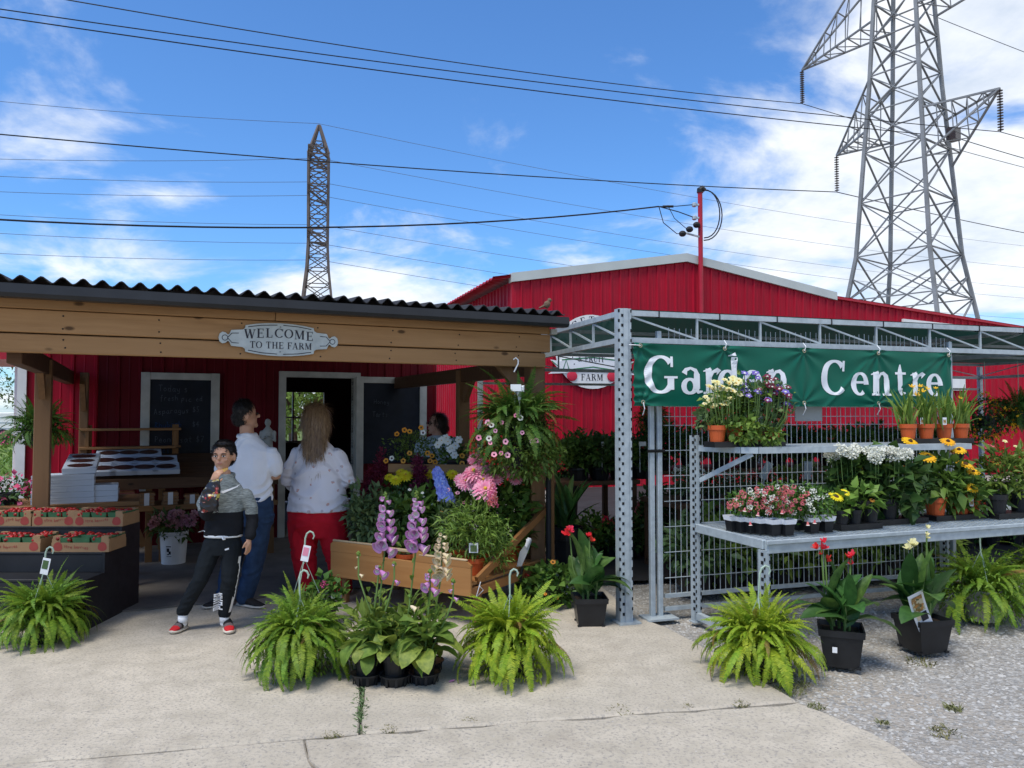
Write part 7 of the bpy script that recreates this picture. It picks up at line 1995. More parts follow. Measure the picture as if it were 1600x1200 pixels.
foliage(fb, [leaf_cloud(500, (0, 0, .15), (1.6, .5, .3), .12, .5, .2, .3, 321), leaf_cloud(260, (0, 0, .25), (1.6, .5, .3), .1, .9, .2, .8, 322)], [PAL['leaf'], PAL['pink_deep']], [0, 1])

# ================================================================== people
def limb(mb, pts, rad, n=12):
    mb.tube(pts, rad, n)
    mb.sphere(pts[0], rad[0] * .99, n, 8); mb.sphere(pts[-1], rad[-1] * .99, n, 8)
def torso(mb, rings, n=24):
    """rings of (centre, half width, half depth)"""
    P = []
    for c, rx, ry in rings:
        P.append([(c[0] + rx * math.cos(a) * (abs(math.cos(a)) ** -.12 if abs(math.cos(a)) > 1e-3 else 1), c[1] + ry * math.sin(a), c[2]) for a in [2 * PI * k / n for k in range(n)]])
    mb.loft(P)
def remesh(mb, name, mats_, parent, voxel=.006, iters=6, wrinkle=0.0, wf=(7, 7, 13), by=None, seed=0, fold=False):
    tmp = bpy.data.objects.new('tmp', mb.mesh('tmp', mats_)); C.objects.link(tmp)
    m = tmp.modifiers.new('r', 'REMESH'); m.mode = 'VOXEL'; m.voxel_size = voxel
    s = tmp.modifiers.new('s', 'SMOOTH'); s.factor = .5; s.iterations = iters
    dg = bpy.context.evaluated_depsgraph_get(); dg.update()
    me = bpy.data.meshes.new_from_object(tmp.evaluated_get(dg)); me.name = name
    bpy.data.objects.remove(tmp)
    n = len(me.vertices); co = np.empty(n * 3, np.float32); no = np.empty(n * 3, np.float32)
    me.vertices.foreach_get('co', co); me.vertices.foreach_get('normal', no); co = co.reshape(-1, 3); no = no.reshape(-1, 3)
    if wrinkle:
        d = np.array([mnoise.noise((x * wf[0] + seed, y * wf[1], z * wf[2] + 2.5 * mnoise.noise((x * 4, y * 4, z * 3 + seed)))) for x, y, z in co], np.float32)
        if fold: d = 0.55 - 1.9 * np.abs(d)
        co = co + no * (wrinkle * d)[:, None]; me.vertices.foreach_set('co', co.astype(np.float32).ravel())
    me.materials.clear()
    for mt in (mats_ if isinstance(mats_, (list, tuple)) else [mats_]): me.materials.append(mt)
    if by:
        ce = np.empty(len(me.polygons) * 3, np.float32); me.polygons.foreach_get('center', ce); ce = ce.reshape(-1, 3)
        me.polygons.foreach_set('material_index', np.array([by(c) for c in ce], np.int32))
    else: me.polygons.foreach_set('material_index', np.zeros(len(me.polygons), np.int32))
    me.polygons.foreach_set('use_smooth', np.ones(len(me.polygons), bool)); me.update()
    return link(name, me, parent)
def skin(n, col):
    m = M(n, col, .5, var=.10, scale=14, spec=.35); b = m.node_tree.nodes['Principled BSDF']
    b.inputs['Subsurface Weight'].default_value = .12; b.inputs['Subsurface Radius'].default_value = (.02, .008, .004); b.inputs['Subsurface Scale'].default_value = .4
    return m
def cloth(n, col, var=.15, scale=10, bscale=180, b=.25, rough=.85): return M(n, col, rough, var=var, scale=scale, bmp=b, bscale=bscale, spec=.2)
SK1, SK2 = skin('tan skin', (.50, .27, .17)), skin('warm skin', (.46, .25, .16))
HAIR_B = M('black hair', (.012, .010, .010), .45, var=.4, scale=40, bmp=.4, bscale=90)
HAIR_D = M('dark brown hair', (.03, .017, .012), .45, var=.4, scale=30, bmp=.4, bscale=90)
EYE_W, EYE_D, LIP = M('eye white', (.62, .60, .57), .3), M('dark iris', (.02, .012, .01), .25), M('lips', (.44, .18, .14), .5)
def hand(mb, wr, d, side, s=1.0, curl=.5, thumb=1):
    """palm and five fingers from the wrist wr along d; side is where the thumb leaves"""
    d = Vector(d).normalized(); side = Vector(side); side = (side - d * side.dot(d)).normalized(); nm = d.cross(side)
    wr = Vector(wr); pal = wr + d * .045 * s
    mb.sphere(pal, (.030 * s, .017 * s, .045 * s), 10, 8, Matrix((side, nm, d)).transposed())
    limb(mb, [wr - d * .02 * s, pal], [.021 * s, .020 * s], 8)
    for k, (off, L) in enumerate(((.024, .062), (.008, .072), (-.008, .068), (-.022, .052))):
        b0 = wr + d * .078 * s + side * off * s; q = b0; pts = [b0 - d * .02 * s, b0]; an = 0
        for j in range(3):
            an += curl * (.75 if j else .5); dd = d * math.cos(an) + nm * math.sin(an); q = q + dd * L * s / 3; pts.append(q)
        limb(mb, pts, [.0085 * s, .0085 * s, .0078 * s, .0072 * s, .0062 * s], 8)
    tb_ = wr + d * .025 * s + side * .024 * s
    limb(mb, [tb_, tb_ + (d * .6 + side * .7) * .03 * s, tb_ + (d * .9 + side * .45 + nm * .3) * .058 * s], [.0105 * s, .0095 * s, .0075 * s], 8)
def shoe(parent, heel, toe, h, w, mats_, name='shoe', cut=None):
    heel, toe = Vector(heel), Vector(toe); d = (toe - heel); L = d.length; d.normalize(); s_ = Vector((-d.y, d.x, 0)); so = MB(); up_ = MB()
    def ring(f, ww, z0, z1, n=14):
        c = heel + d * L * f; return [(c + s_ * ww * math.cos(a) + Vector((0, 0, (z0 + z1) / 2 + (z1 - z0) / 2 * math.sin(a)))) for a in [2 * PI * k / n for k in range(n)]]
    so.loft([ring(-.03, w * .42, .0, .026), ring(.02, w * .82, 0, .03), ring(.3, w * .88, 0, .028), ring(.7, w * 1.02, 0, .028), ring(.93, w * .75, .004, .03), ring(1.01, w * .3, .012, .03)])
    up_.loft([ring(-.02, w * .5, .012, h * .8), ring(.06, w * .72, .015, h), ring(.28, w * .78, .015, h * 1.02), ring(.5, w * .84, .015, h * .80), ring(.75, w * .88, .015, h * .56), ring(.93, w * .62, .015, h * .44), ring(.99, w * .3, .018, h * .34)])
    o = so.build(name + '_sole', mats_[1], parent, smooth=True)
    if cut is None: return up_.build(name, mats_[0], parent, smooth=True)
    me_o = remesh(up_, name, [mats_[0], mats_[2], mats_[3]], parent, .006, 3, by=lambda c: 0 if (Vector(c) - heel).dot(d) / L < cut[0] else (2 if (Vector(c) - heel).dot(d) / L < cut[1] else 1))
    return me_o

def strands(o, parent, mat, n, L, w_, down, seed, keep=None, back=None):
    """fine tapered strands over a hair mass"""
    rd = random.Random(seed); me = o.data; vs = me.vertices; mb = MB()
    for _ in range(n):
        v_ = vs[rd.randrange(len(vs))]; p = v_.co.copy(); nm = v_.normal.copy()
        if keep and not keep(p): continue
        d = (nm * rd.uniform(.25, .6) + Vector(down) + Vector((rd.gauss(0, .25), rd.gauss(0, .25), rd.gauss(0, .15)))); d = (d - nm * (d.dot(nm) - .22)).normalized()
        s_ = d.cross(nm).normalized() * w_ / 2; l_ = L * rd.uniform(.5, 1.2)
        q = p + d * l_ * .55 + nm * .004; e_ = p + d * l_ - UP * l_ * .1
        mb.add([p - s_ - nm * .002, p + s_ - nm * .002, q + s_ * .8, q - s_ * .8, e_], [(0, 1, 2, 3), (3, 2, 4)])
    o2 = mb.build('hair_strands', mat, parent); o2['kind'] = 'stuff'; return o2
# ------------------------------------------------------------------ the boy
bp = gp(318, 984); boy = thing('person', 'boy in a grey and black hoodie eating a chip', 'person', bp)
def jb(px, py, dy=0.0): return at(px, py, bp.y + dy) - bp
GREY_H = None
m, t, b = newmat('heather grey knit'); v = coords(t, (26, 26, 160)); o_ = ramp(t, noise(t, v, 1.0, 4, .7), .35, .68, (.085, .10, .10), (.30, .335, .33)); t.links.new(o_, b.inputs['Base Color']); b.inputs['Roughness'].default_value = .9; bump(t, b, noise(t, v, 1.0, 3), .2, .003); GREY_H = m
BLK_H, BLK_P = cloth('black fleece', (.010, .011, .014)), cloth('black track cloth', (.009, .012, .015))
WHT = cloth('white knit', (.70, .71, .72))
hips = (jb(333, 850), jb(363, 850))
kneeA, ankA = jb(313, 905, -.05), jb(286, 957, -.02); kneeB, ankB = jb(358, 906, -.04), jb(351, 960, 0)
shA, shB = jb(325, 774), jb(384, 774)
elA, wrA = jb(324, 803, -.10), jb(331, 757, -.21); elB, wrB = jb(395, 812, .02), jb(389, 842, -.04)
hc = jb(349, 713)
body = MB()
torso(body, [(jb(348, 862), .10, .07), (jb(348, 845), .115, .075), (jb(350, 815), .112, .075), (jb(352, 785), .115, .075), (jb(353, 766), .105, .065), (jb(353, 755), .06, .052), (jb(352, 745), .042, .045), (jb(351, 734), .04, .042)])
for pts, rad in (([hips[0], kneeA, ankA, ankA - UP * .08], [.055, .036, .024, .026]), ([hips[1], kneeB, ankB, ankB - UP * .07], [.055, .036, .024, .026]), ([shA, elA, wrA], [.032, .029, .022]), ([shB, elB, wrB], [.032, .029, .022])): limb(body, pts, rad)
body.sphere(hc + Vector((0, .012, .018)), (.074, .088, .092), 18, 12)                 # skull
body.sphere(hc + Vector((.0, -.016, -.038)), (.056, .062, .068), 16, 10)               # jaw
body.sphere(hc + Vector((.0, -.055, -.088)), (.024, .020, .018), 10, 8)               # chin
body.sphere(hc + Vector((0, -.086, -.012)), (.0115, .016, .018), 8, 6); body.sphere(hc + Vector((0, -.076, .012)), (.009, .014, .02), 8, 6)  # nose
body.sphere(hc + Vector((0, -.066, .026)), (.048, .018, .012), 10, 6)                 # brow
body.sphere(hc + Vector((0, -.071, -.046)), (.024, .012, .012), 10, 6)                # mouth
for sx in (-1, 1):
    body.sphere(hc + Vector((sx * .078, .012, -.008)), (.012, .020, .030), 8, 6); body.sphere(hc + Vector((sx * .036, -.056, -.022)), (.022, .016, .018), 8, 6)
hand(body, wrB, (0.0, -.1, -1), (-.5, -.8, 0), .82, .35); hand(body, wrA, (.45, -.25, .85), (.9, -.3, 0), .95, .7)
remesh(body, 'body', SK1, boy, .0055, 5)
for sx in (-1, 1):
    e = hc + Vector((sx * .030, -.0735, .004))
    MB().sphere(e, (.0135, .006, .0062), 10, 6).build('eye', EYE_W, boy, smooth=True)
    MB().sphere(e + Vector((.001, -.004, .0)), (.0062, .004, .006), 8, 6).build('iris', EYE_D, boy, smooth=True)
    MB().tube([e + Vector((-.017, -.002, .007)), e + Vector((0, -.006, .0095)), e + Vector((.017, -.001, .006))], .0013, 6).build('eyelid', EYE_D, boy, smooth=True)
    MB().tube([e + Vector((-sx * .015, -.007, .017)), e + Vector((0, -.007, .0215)), e + Vector((sx * .02, .001, .0165))], [.0028, .0036, .002], 6).build('eyebrow', HAIR_B, boy, smooth=True)
MB().sphere(hc + Vector((.004, -.0805, -.047)), (.018, .005, .006), 10, 6).build('lips', LIP, boy, smooth=True)
hr = MB(); hr.sphere(hc + Vector((0, .024, .042)), (.081, .088, .082), 18, 12); hr.sphere(hc + Vector((0, .045, .0)), (.078, .066, .08), 16, 10); hr.sphere(hc + Vector((.012, -.035, .094)), (.060, .040, .026), 12, 8)
hr.sphere(hc + Vector((-.062, -.012, .04)), (.018, .03, .038), 8, 6); hr.sphere(hc + Vector((.062, -.012, .04)), (.018, .03, .038), 8, 6)
strands(remesh(hr, 'hair', HAIR_B, boy, .006, 3, .005, (60, 25, 30)), boy, HAIR_B, 2600, .020, .003, (.9, -.7, -.1), 1)
hd = MB()
torso(hd, [(jb(349, 836), .140, .098), (jb(350, 826), .142, .10), (jb(351, 800), .134, .096), (jb(352, 778), .138, .094), (jb(352, 766), .136, .09), (jb(352, 757), .112, .082), (jb(352, 748), .074, .070), (jb(352, 741), .060, .062)])
limb(hd, [shA, jb(317, 788, -.05), elA + Vector((-.005, -.01, -.012)), jb(331, 770, -.18)], [.050, .048, .048, .042]); limb(hd, [shB, jb(392, 792, .01), elB, jb(391, 836, -.03)], [.050, .048, .045, .040])
hd.tube([(hc.x + .066 * math.cos(a), hc.y + .02 + .062 * math.sin(a), jb(352, 744).z + .012 * math.sin(a)) for a in [2 * PI * k / 20 for k in range(21)]], .018, 8)
zsp = jb(350, 799).z; zsl = jb(392, 803).z
hoodie = remesh(hd, 'hoodie', [GREY_H, BLK_H], boy, .007, 4, .006, fold=True, by=lambda c: 1 if ((c[2] < zsp and abs(c[0] - jb(350, 800).x) < .15 and c[1] > -.16) or (c[0] > jb(380, 800).x and c[2] < zsl) or (c[1] < -.12 and c[2] < jb(330, 797).z + .012)) else 0)
def front_y(o, x, z):
    """first point of a mesh seen from the front at local x, z"""
    hit = o.ray_cast(Vector((x, -1.0, z)), Vector((0, 1, 0))); return hit[1].y if hit[0] else -.1
bpy.context.view_layer.update()
def decal(o, poly, name, mat, parent, lift=.004):
    """flat print laid on a garment, subdivided to follow it"""
    V, F = poly; mb = MB()
    for f in F:
        q = [Vector((V[i][0], V[i][1], 0)) for i in f]; n = 4; P = []; Q = []
        for j in range(n + 1):
            for i in range(n + 1):
                p = q[0].lerp(q[1], i / n).lerp(q[3].lerp(q[2], i / n), j / n); P.append((p.x, front_y(o, p.x, p.y) - lift, p.y))
        for j in range(n):
            for i in range(n): a = j * (n + 1) + i; Q.append((a, a + 1, a + n + 2, a + n + 1))
        mb.add(P, Q)
    return mb.build(name, mat, parent)
sw = [jb(349, 764), jb(356, 767), jb(366, 763), jb(383, 755)]
decal(hoodie, ribbon([(p.x, p.z) for p in sw], [.004, .020, .014, .002]), 'chest_logo', PAL['paper'], boy)
decal(hoodie, ln(jb(319, 828).x, jb(319, 828).z, jb(326, 828).x, jb(326, 828).z, .006), 'hem_mark', PAL['paper'], boy)
und = MB(); torso(und, [(jb(349, 837.8), .139, .099), (jb(349, 834), .139, .099)]); und.build('undershirt', WHT, boy, smooth=True)
tr_ = MB()
torso(tr_, [(jb(348, 866), .095, .08), (jb(348, 852), .130, .09), (jb(349, 838), .130, .088), (jb(350, 830), .125, .085)])
limb(tr_, [hips[0] - UP * .01, kneeA, ankA + UP * .012], [.076, .057, .047]); limb(tr_, [hips[1] - UP * .01, kneeB, ankB + UP * .012], [.076, .057, .047])
trs = remesh(tr_, 'trousers', BLK_P, boy, .006, 4, .005, fold=True)
bpy.context.view_layer.update()
# white side stripe and the block letters down the shin
str_ = [jb(366, 868), jb(362, 895), jb(360, 912), jb(361, 935), jb(357, 955)]
def side_strip(pts, w_, name, mat):
    mb = MB(); P = []
    for p in pts:
        hit = trs.ray_cast(Vector((p.x + .4, p.y - .02, p.z)), Vector((-1, 0, 0)))
        x = hit[1].x if hit[0] else p.x; P += [(x + .003, (hit[1].y if hit[0] else p.y) + w_ * .4, p.z), (x - .004, (hit[1].y if hit[0] else p.y) - w_, p.z)]
    mb.add(P, [(2 * i, 2 * i + 1, 2 * i + 3, 2 * i + 2) for i in range(len(pts) - 1)]); mb.build(name, mat, boy)
side_strip([str_[0].lerp(str_[4], f) for f in [k / 14 for k in range(15)]], .022, 'side_stripe', PAL['paper'])
BLOCK = {'P': [ln(.14, 0, .14, 1, .28), ln(.14, .86, .7, .86, .28), ln(.14, .46, .7, .46, .24), ln(.62, .36, .62, 1, .26)], 'U': [ln(.14, 0, .14, 1, .28), ln(.62, 0, .62, 1, .28), ln(.14, .14, .62, .14, .28)],
         'M': [ln(.12, 0, .12, 1, .24), ln(.40, .25, .40, 1, .22), ln(.68, 0, .68, 1, .24), ln(.12, .88, .68, .88, .24)], 'A': [ln(.14, 0, .14, 1, .28), ln(.62, 0, .62, 1, .28), ln(.14, .88, .62, .88, .24), ln(.14, .42, .62, .42, .22)]}
p0 = jb(346, 950); hh = .052
for i, ch in enumerate('PUMA'):
    V, F = [], []
    for vv, ff in BLOCK[ch]:
        o0 = len(V); V += [(p0.x + .004 - (b_ - .5) * hh + i * .0016, p0.z + (i * .92 + a) * .036) for a, b_ in vv]; F += [tuple(k + o0 for k in f) for f in ff]
    decal(trs, (V, F), 'printed_letter', PAL['paper'], boy, .004 + .0006 * i)
decal(trs, ln(jb(358, 856).x, jb(358, 856).z, jb(364, 854).x, jb(364, 854).z, .012), 'cat_mark', PAL['paper'], boy)
MB().tube([jb(346, 838, -.108), jb(349, 843, -.12), jb(352, 842, -.12)], .006, 6).build('drawstring', PAL['paper'], boy)
SHO = [cloth('black shoe knit', (.012, .012, .013)), M('cream rubber sole', (.62, .55, .45), .6), cloth('red shoe toe', (.50, .020, .025)), cloth('grey shoe band', (.13, .10, .10))]
for ank, toe in ((ankA, jb(270, 989, -.10)), (ankB, jb(362, 990, -.10))):
    he = Vector((ank.x, ank.y + .045, 0)); to = Vector((toe.x, toe.y - .03, 0)); shoe(boy, he, to, .085, .043, SHO, 'shoe', (.52, .68))
    limb_ = MB(); limb(limb_, [(ank.x, ank.y + .0, .055), (ank.x, ank.y, .105)], [.034, .036]); limb_.build('sock', WHT, boy, smooth=True)
# the chip and its bag
chip = thing('potato_chip', 'golden chip at the mouth of the boy', 'snack', bp + jb(350, 734, -.13))
mb = MB(); mb.prism([(-.026, -.012), (0, -.018), (.028, .004), (.024, .014), (-.004, .012), (-.024, .002)], .005, lambda x, y, d: (x, d + x * x * 8, y)); mb.build('crisp', M('fried chip', (.62, .36, .09), .6, var=.3, scale=60), chip)
bgp = bp + jb(328, 776, -.25); bag = thing('snack_bag', 'crumpled black snack bag with red and yellow print held by the boy', 'snack bag', bgp)
m, t, b = newmat('printed foil'); v = coords(t); n1 = noise(t, v, 16, 4, .6); n2 = noise(t, v, 22, 3); n3 = noise(t, v, 30, 3)
o_ = mixc(t, ramp(t, n1, .56, .60), (.010, .010, .014), (.35, .03, .02)); o_ = mixc(t, ramp(t, n2, .60, .63), o_, (.45, .38, .10)); o_ = mixc(t, ramp(t, n3, .62, .65), o_, (.5, .5, .5)); t.links.new(o_, b.inputs['Base Color']); b.inputs['Roughness'].default_value = .3; bump(t, b, noise(t, v, 30, 4), .6, .006)
mb = MB(); mb.loft([[(rx * (abs(math.cos(a)) ** .6) * (1 if math.cos(a) > 0 else -1) + ox, ry * math.sin(a), z + .012 * math.sin(7 * math.cos(a))) for a in [2 * PI * k / 16 for k in range(16)]] for rx, ry, z, ox in ((.034, .006, .115, .03), (.046, .014, .09, .025), (.060, .026, .04, .01), (.068, .032, -.02, 0), (.070, .028, -.07, -.004), (.068, .012, -.095, -.004), (.066, .004, -.108, -.004))])
remesh(mb, 'foil', m, bag, .005, 1, .010, (22, 22, 22), fold=True)

# ------------------------------------------------------------------ the man
mp_ = gp(372, 947); man = thing('person', 'man in a white polo shirt and jeans seen from behind', 'person', mp_)
def jm(px, py, dy=0.0): return at(px, py, mp_.y + dy) - mp_
POLO, JEAN = cloth('white pique', (.74, .75, .80), .04), cloth('dark denim', (.022, .045, .095), .35, 14)
hc = jm(384, 648); bd = MB()
shA, shB = jm(361, 711), jm(423, 711); elA, elB = jm(345, 742, .02), jm(431, 742, .03); wrA, wrB = jm(378, 752, .27), jm(400, 750, .28)
hpA, hpB = jm(378, 806), jm(408, 806); knA, anA = jm(364, 870), jm(350, 932, .02); knB, anB = jm(399, 870), jm(383, 935)
torso(bd, [(jm(392, 815), .15, .10), (jm(392, 790), .165, .11), (jm(390, 750), .165, .115), (jm(391, 715), .17, .11), (jm(391, 703), .14, .09), (jm(389, 690), .085, .07), (jm(386, 678), .058, .06), (jm(385, 664), .055, .058)])
for pts, rad in (([hpA, knA, anA, anA - UP * .05], [.08, .058, .042, .04]), ([hpB, knB, anB, anB - UP * .05], [.08, .058, .042, .04]), ([shA, elA, wrA], [.058, .046, .030]), ([shB, elB, wrB], [.058, .047, .030])): limb(bd, pts, rad)
fd = Vector((.80, .60, 0)).normalized()                                  # the way he looks
bd.sphere(hc + Vector((0, 0, .015)), (.080, .092, .104), 18, 12); bd.sphere(hc + fd * .035 - UP * .05, (.058, .06, .068), 14, 10)
bd.sphere(hc + fd * .108 - UP * .01, (.016, .016, .02), 8, 6); bd.sphere(hc + fd * .085 - UP * .088, .022, 8, 6)
for sg_ in (1, -1):
    sd_ = Vector((fd.y, -fd.x, 0)) * sg_; bd.sphere(hc + sd_ * .084 - fd * .012 - UP * .012, (.016, .016, .034), 8, 6)
hand(bd, wrA, (.9, .2, .1), (0, .3, 1), 1.0, .4); hand(bd, wrB, (-.9, .2, .1), (0, .3, 1), 1.0, .4)
remesh(bd, 'body', SK2, man, .007, 5)
for sg_ in (1, -1):
    sd_ = Vector((fd.y, -fd.x, 0)) * sg_; MB().sphere(hc + fd * .088 + sd_ * .03 + UP * .01, .011, 8, 6).build('eye', EYE_D, man, smooth=True)
hr = MB(); hr.sphere(hc - fd * .018 + UP * .036, (.086, .094, .096), 18, 12); hr.sphere(hc - fd * .045 - UP * .022, (.070, .066, .07), 14, 10); strands(remesh(hr, 'hair', HAIR_B, man, .007, 3, .005, (40, 40, 30)), man, HAIR_B, 2600, .026, .0035, (.1, .1, -.8), 2)
sh_ = MB()
torso(sh_, [(jm(391, 782), .180, .125), (jm(391, 770), .182, .13), (jm(390, 740), .182, .13), (jm(391, 718), .195, .125), (jm(391, 705), .180, .112), (jm(390, 695), .135, .095), (jm(388, 684), .082, .075), (jm(387, 677), .07, .07)])
limb(sh_, [shA, jm(350, 731, .01)], [.068, .076]); limb(sh_, [shB, jm(429, 731, .012)], [.068, .076])
remesh(sh_, 'polo_shirt', POLO, man, .008, 4, .013, (4.5, 4.5, 9), seed=3, fold=True)
cb_ = MB(); cb_.tube([(hc.x + .012 + .068 * math.cos(a), hc.y + .068 * math.sin(a), jm(387, 681).z + .01 * math.sin(a)) for a in [2 * PI * k / 20 for k in range(21)]], .019, 8); remesh(cb_, 'collar', POLO, man, .007, 2)
jn_ = MB(); torso(jn_, [(jm(393, 822), .135, .115), (jm(393, 805), .180, .13), (jm(392, 785), .178, .125), (jm(392, 775), .172, .12)])
limb(jn_, [hpA, knA, anA + UP * .01], [.105, .082, .066]); limb(jn_, [hpB, knB, anB + UP * .01], [.108, .084, .068]); remesh(jn_, 'jeans', JEAN, man, .008, 4, .012, (6, 6, 10), seed=5, fold=True)
MS = [cloth('charcoal shoe', (.022, .020, .020)), M('pale sole', (.50, .46, .40), .6)]
shoe(man, (anB.x - .06, anB.y + .03, 0), (anB.x + .19, anB.y - .10, 0), .09, .05, MS); shoe(man, (anA.x + .05, anA.y + .05, 0), (anA.x - .12, anA.y - .14, 0), .09, .05, MS)

# ------------------------------------------------------------------ the woman
wp = gp(495, 930); wom = thing('person', 'woman in a floral white blouse and red trousers seen from behind', 'person', wp)
def jw(px, py, dy=0.0): return at(px, py, wp.y + dy) - wp
m, t, b = newmat('floral white cotton'); v = coords(t); vo = nd(t, 'ShaderNodeTexVoronoi', _Scale=15.0); t.links.new(v, vo.inputs['Vector'])
dist_ = noise(t, v, 40, 3); ad = nd(t, 'ShaderNodeMath', operation='MULTIPLY_ADD'); t.links.new(dist_, ad.inputs[0]); ad.inputs[1].default_value = .5; t.links.new(vo.outputs['Distance'], ad.inputs[2])
k_ = ramp(t, ad.outputs[0], .42, .47, (1, 1, 1), (0, 0, 0)); n2 = noise(t, v, 30, 2)
fc = mixc(t, ramp(t, n2, .45, .55), (.60, .34, .28), (.52, .46, .50)); o_ = mixc(t, k_, (.74, .71, .74), fc); t.links.new(o_, b.inputs['Base Color']); b.inputs['Roughness'].default_value = .85; BLOUSE = m
REDP = cloth('red stretch denim', (.50, .010, .022), .14, 8)
hc = jw(494, 652); bd = MB()
shA, shB = jw(465, 712), jw(526, 712); elA, elB = jw(449, 750, .03), jw(543, 750, .03); wrA, wrB = jw(475, 757, .32), jw(516, 757, .32)
hpA, hpB = jw(474, 815), jw(518, 815); knA, anA = jw(475, 864), jw(480, 914); knB, anB = jw(526, 864), jw(536, 918)
torso(bd, [(jw(496, 820), .20, .14), (jw(496, 800), .22, .15), (jw(496, 765), .20, .14), (jw(495, 730), .19, .13), (jw(495, 710), .16, .10), (jw(494, 695), .10, .075), (jw(494, 682), .056, .06), (jw(494, 668), .052, .056)])
for pts, rad in (([hpA, knA, anA, anA - UP * .06], [.11, .08, .05, .045]), ([hpB, knB, anB, anB - UP * .05], [.11, .08, .05, .045]), ([shA, elA, wrA], [.062, .05, .03]), ([shB, elB, wrB], [.062, .05, .03])): limb(bd, pts, rad)
bd.sphere(hc + UP * .012, (.078, .090, .104), 18, 12); bd.sphere(hc + Vector((0, .035, -.05)), (.056, .058, .066), 14, 10); bd.sphere(hc + Vector((0, .105, -.01)), .017, 8, 6)
for sx in (-1, 1): bd.sphere(hc + Vector((sx * .080, .01, -.012)), (.012, .018, .03), 8, 6)
hand(bd, wrA, (.9, .2, .1), (0, .3, 1), .92, .4); hand(bd, wrB, (-.9, .2, .1), (0, .3, 1), .92, .4)
remesh(bd, 'body', SK2, wom, .007, 5)
for sx in (-1, 1): MB().sphere(hc + Vector((sx * .03, .088, .01)), .011, 8, 6).build('eye', EYE_D, wom, smooth=True)
m, t, b = newmat('streaked light brown hair'); v = coords(t, (60, 60, 3)); o_ = ramp(t, noise(t, v, 1.0, 4, .7), .32, .7, (.13, .070, .036), (.42, .27, .14)); t.links.new(o_, b.inputs['Base Color']); b.inputs['Roughness'].default_value = .42; HAIR_W = m
hr = MB(); hr.sphere(hc + Vector((0, -.012, .026)), (.090, .10, .108), 18, 12); hr.sphere(hc + Vector((0, -.040, -.06)), (.085, .062, .10), 14, 10); rd = random.Random(4)
for i in range(64):
    a = R(190 + 160 * rd.random()); x0, y0 = .082 * math.cos(a), .082 * math.sin(a); f = rd.random(); zt = .06 + .04 * rd.random(); L = (.42 + .16 * rd.random()) * (1 - .45 * abs(math.cos(a)))
    xe = x0 * .45 + .018 + rd.gauss(0, .022)
    hr.tube([hc + Vector((x0, y0, zt)), hc + Vector((x0 * 1.22, y0 * 1.1, -.03)), hc + Vector((x0 * .95, y0 * 1.05 - .02, -.11)), hc + Vector((xe + x0 * .2, -.105, -.11 - L * .35)), hc + Vector((xe, -.112 + rd.gauss(0, .008), -.11 - L * .62))], [.016, .019, .017, .013, .004], 6)
strands(remesh(hr, 'hair', HAIR_W, wom, .0055, 2, .004, (70, 70, 8)), wom, HAIR_W, 4200, .13, .0045, (.05, -.05, -1.2), 3)
bl = MB()
torso(bl, [(jw(497, 797), .268, .185), (jw(497, 780), .255, .185), (jw(496, 755), .225, .165), (jw(495, 727), .205, .145), (jw(495, 709), .19, .122), (jw(494, 697), .15, .10), (jw(494, 687), .085, .078), (jw(494, 683), .07, .07)])
limb(bl, [shA, jw(455, 731, .01), elA, jw(458, 757, .18)], [.072, .070, .068, .06]); limb(bl, [shB, jw(537, 731, .01), elB, jw(533, 757, .18)], [.072, .070, .068, .06])
remesh(bl, 'blouse', BLOUSE, wom, .008, 4, .016, (5, 5, 9), seed=9, fold=True)
tp = MB(); torso(tp, [(jw(496, 838), .18, .15), (jw(496, 818), .255, .18), (jw(496, 797), .258, .178), (jw(496, 785), .245, .165)])
limb(tp, [hpA, knA, anA], [.142, .112, .080]); limb(tp, [hpB, knB, anB], [.142, .112, .080]); remesh(tp, 'trousers', REDP, wom, .008, 4, .010, (7, 7, 12), seed=11, fold=True)
WS = [cloth('red canvas shoe', (.40, .02, .02)), M('white sole', (.6, .58, .55), .6)]
for an in (anA, anB): shoe(wom, (an.x, an.y - .06, 0), (an.x + (.03 if an is anB else -.03), an.y + .17, 0), .08, .045, WS)

# ------------------------------------------------------------------ the woman behind the flowers
q0 = Vector((at(684, 700, 8.35).x, 8.35, 0)); cus = thing('person', 'dark haired person with glasses in a pale blue top behind the flowers', 'person', q0)
def jc(px, py, dy=0.0): return at(px, py, 8.35 + dy) - q0
hc = jc(682, 663); fd = Vector((-.86, -.5, 0)).normalized(); bd = MB()
torso(bd, [(Vector((0, 0, .82)), .15, .10), (Vector((0, 0, .95)), .15, .10), (Vector((0, 0, 1.15)), .15, .10), (Vector((0, 0, 1.28)), .17, .09), (Vector((0, 0, 1.33)), .09, .07), (Vector((0, 0, 1.37)), .05, .055), (Vector((hc.x, hc.y, hc.z - .06)), .048, .05)])
for sx in (-1, 1):
    limb(bd, [(sx * .08, 0, .85), (sx * .09, 0, .45), (sx * .09, .02, .06)], [.08, .055, .04]); limb(bd, [(sx * .17, 0, 1.27), (sx * .21, .02, 1.0), (sx * .17, -.2, .95)], [.05, .04, .028]); hand(bd, (sx * .17, -.2, .95), (-sx * .3, -1, 0), (-sx, 0, .2), .9, .5)
bd.sphere(hc + UP * .012, (.078, .080, .098), 16, 12); bd.sphere(hc + fd * .03 - UP * .05, (.054, .054, .062), 14, 10); bd.sphere(hc + fd * .098 - UP * .01, .015, 8, 6); bd.sphere(hc + fd * .078 - UP * .085, .02, 8, 6); bd.sphere(hc + fd * .088 - UP * .045, (.014, .014, .012), 8, 6)
remesh(bd, 'body', skin('fair skin', (.50, .29, .22)), cus, .007, 5)
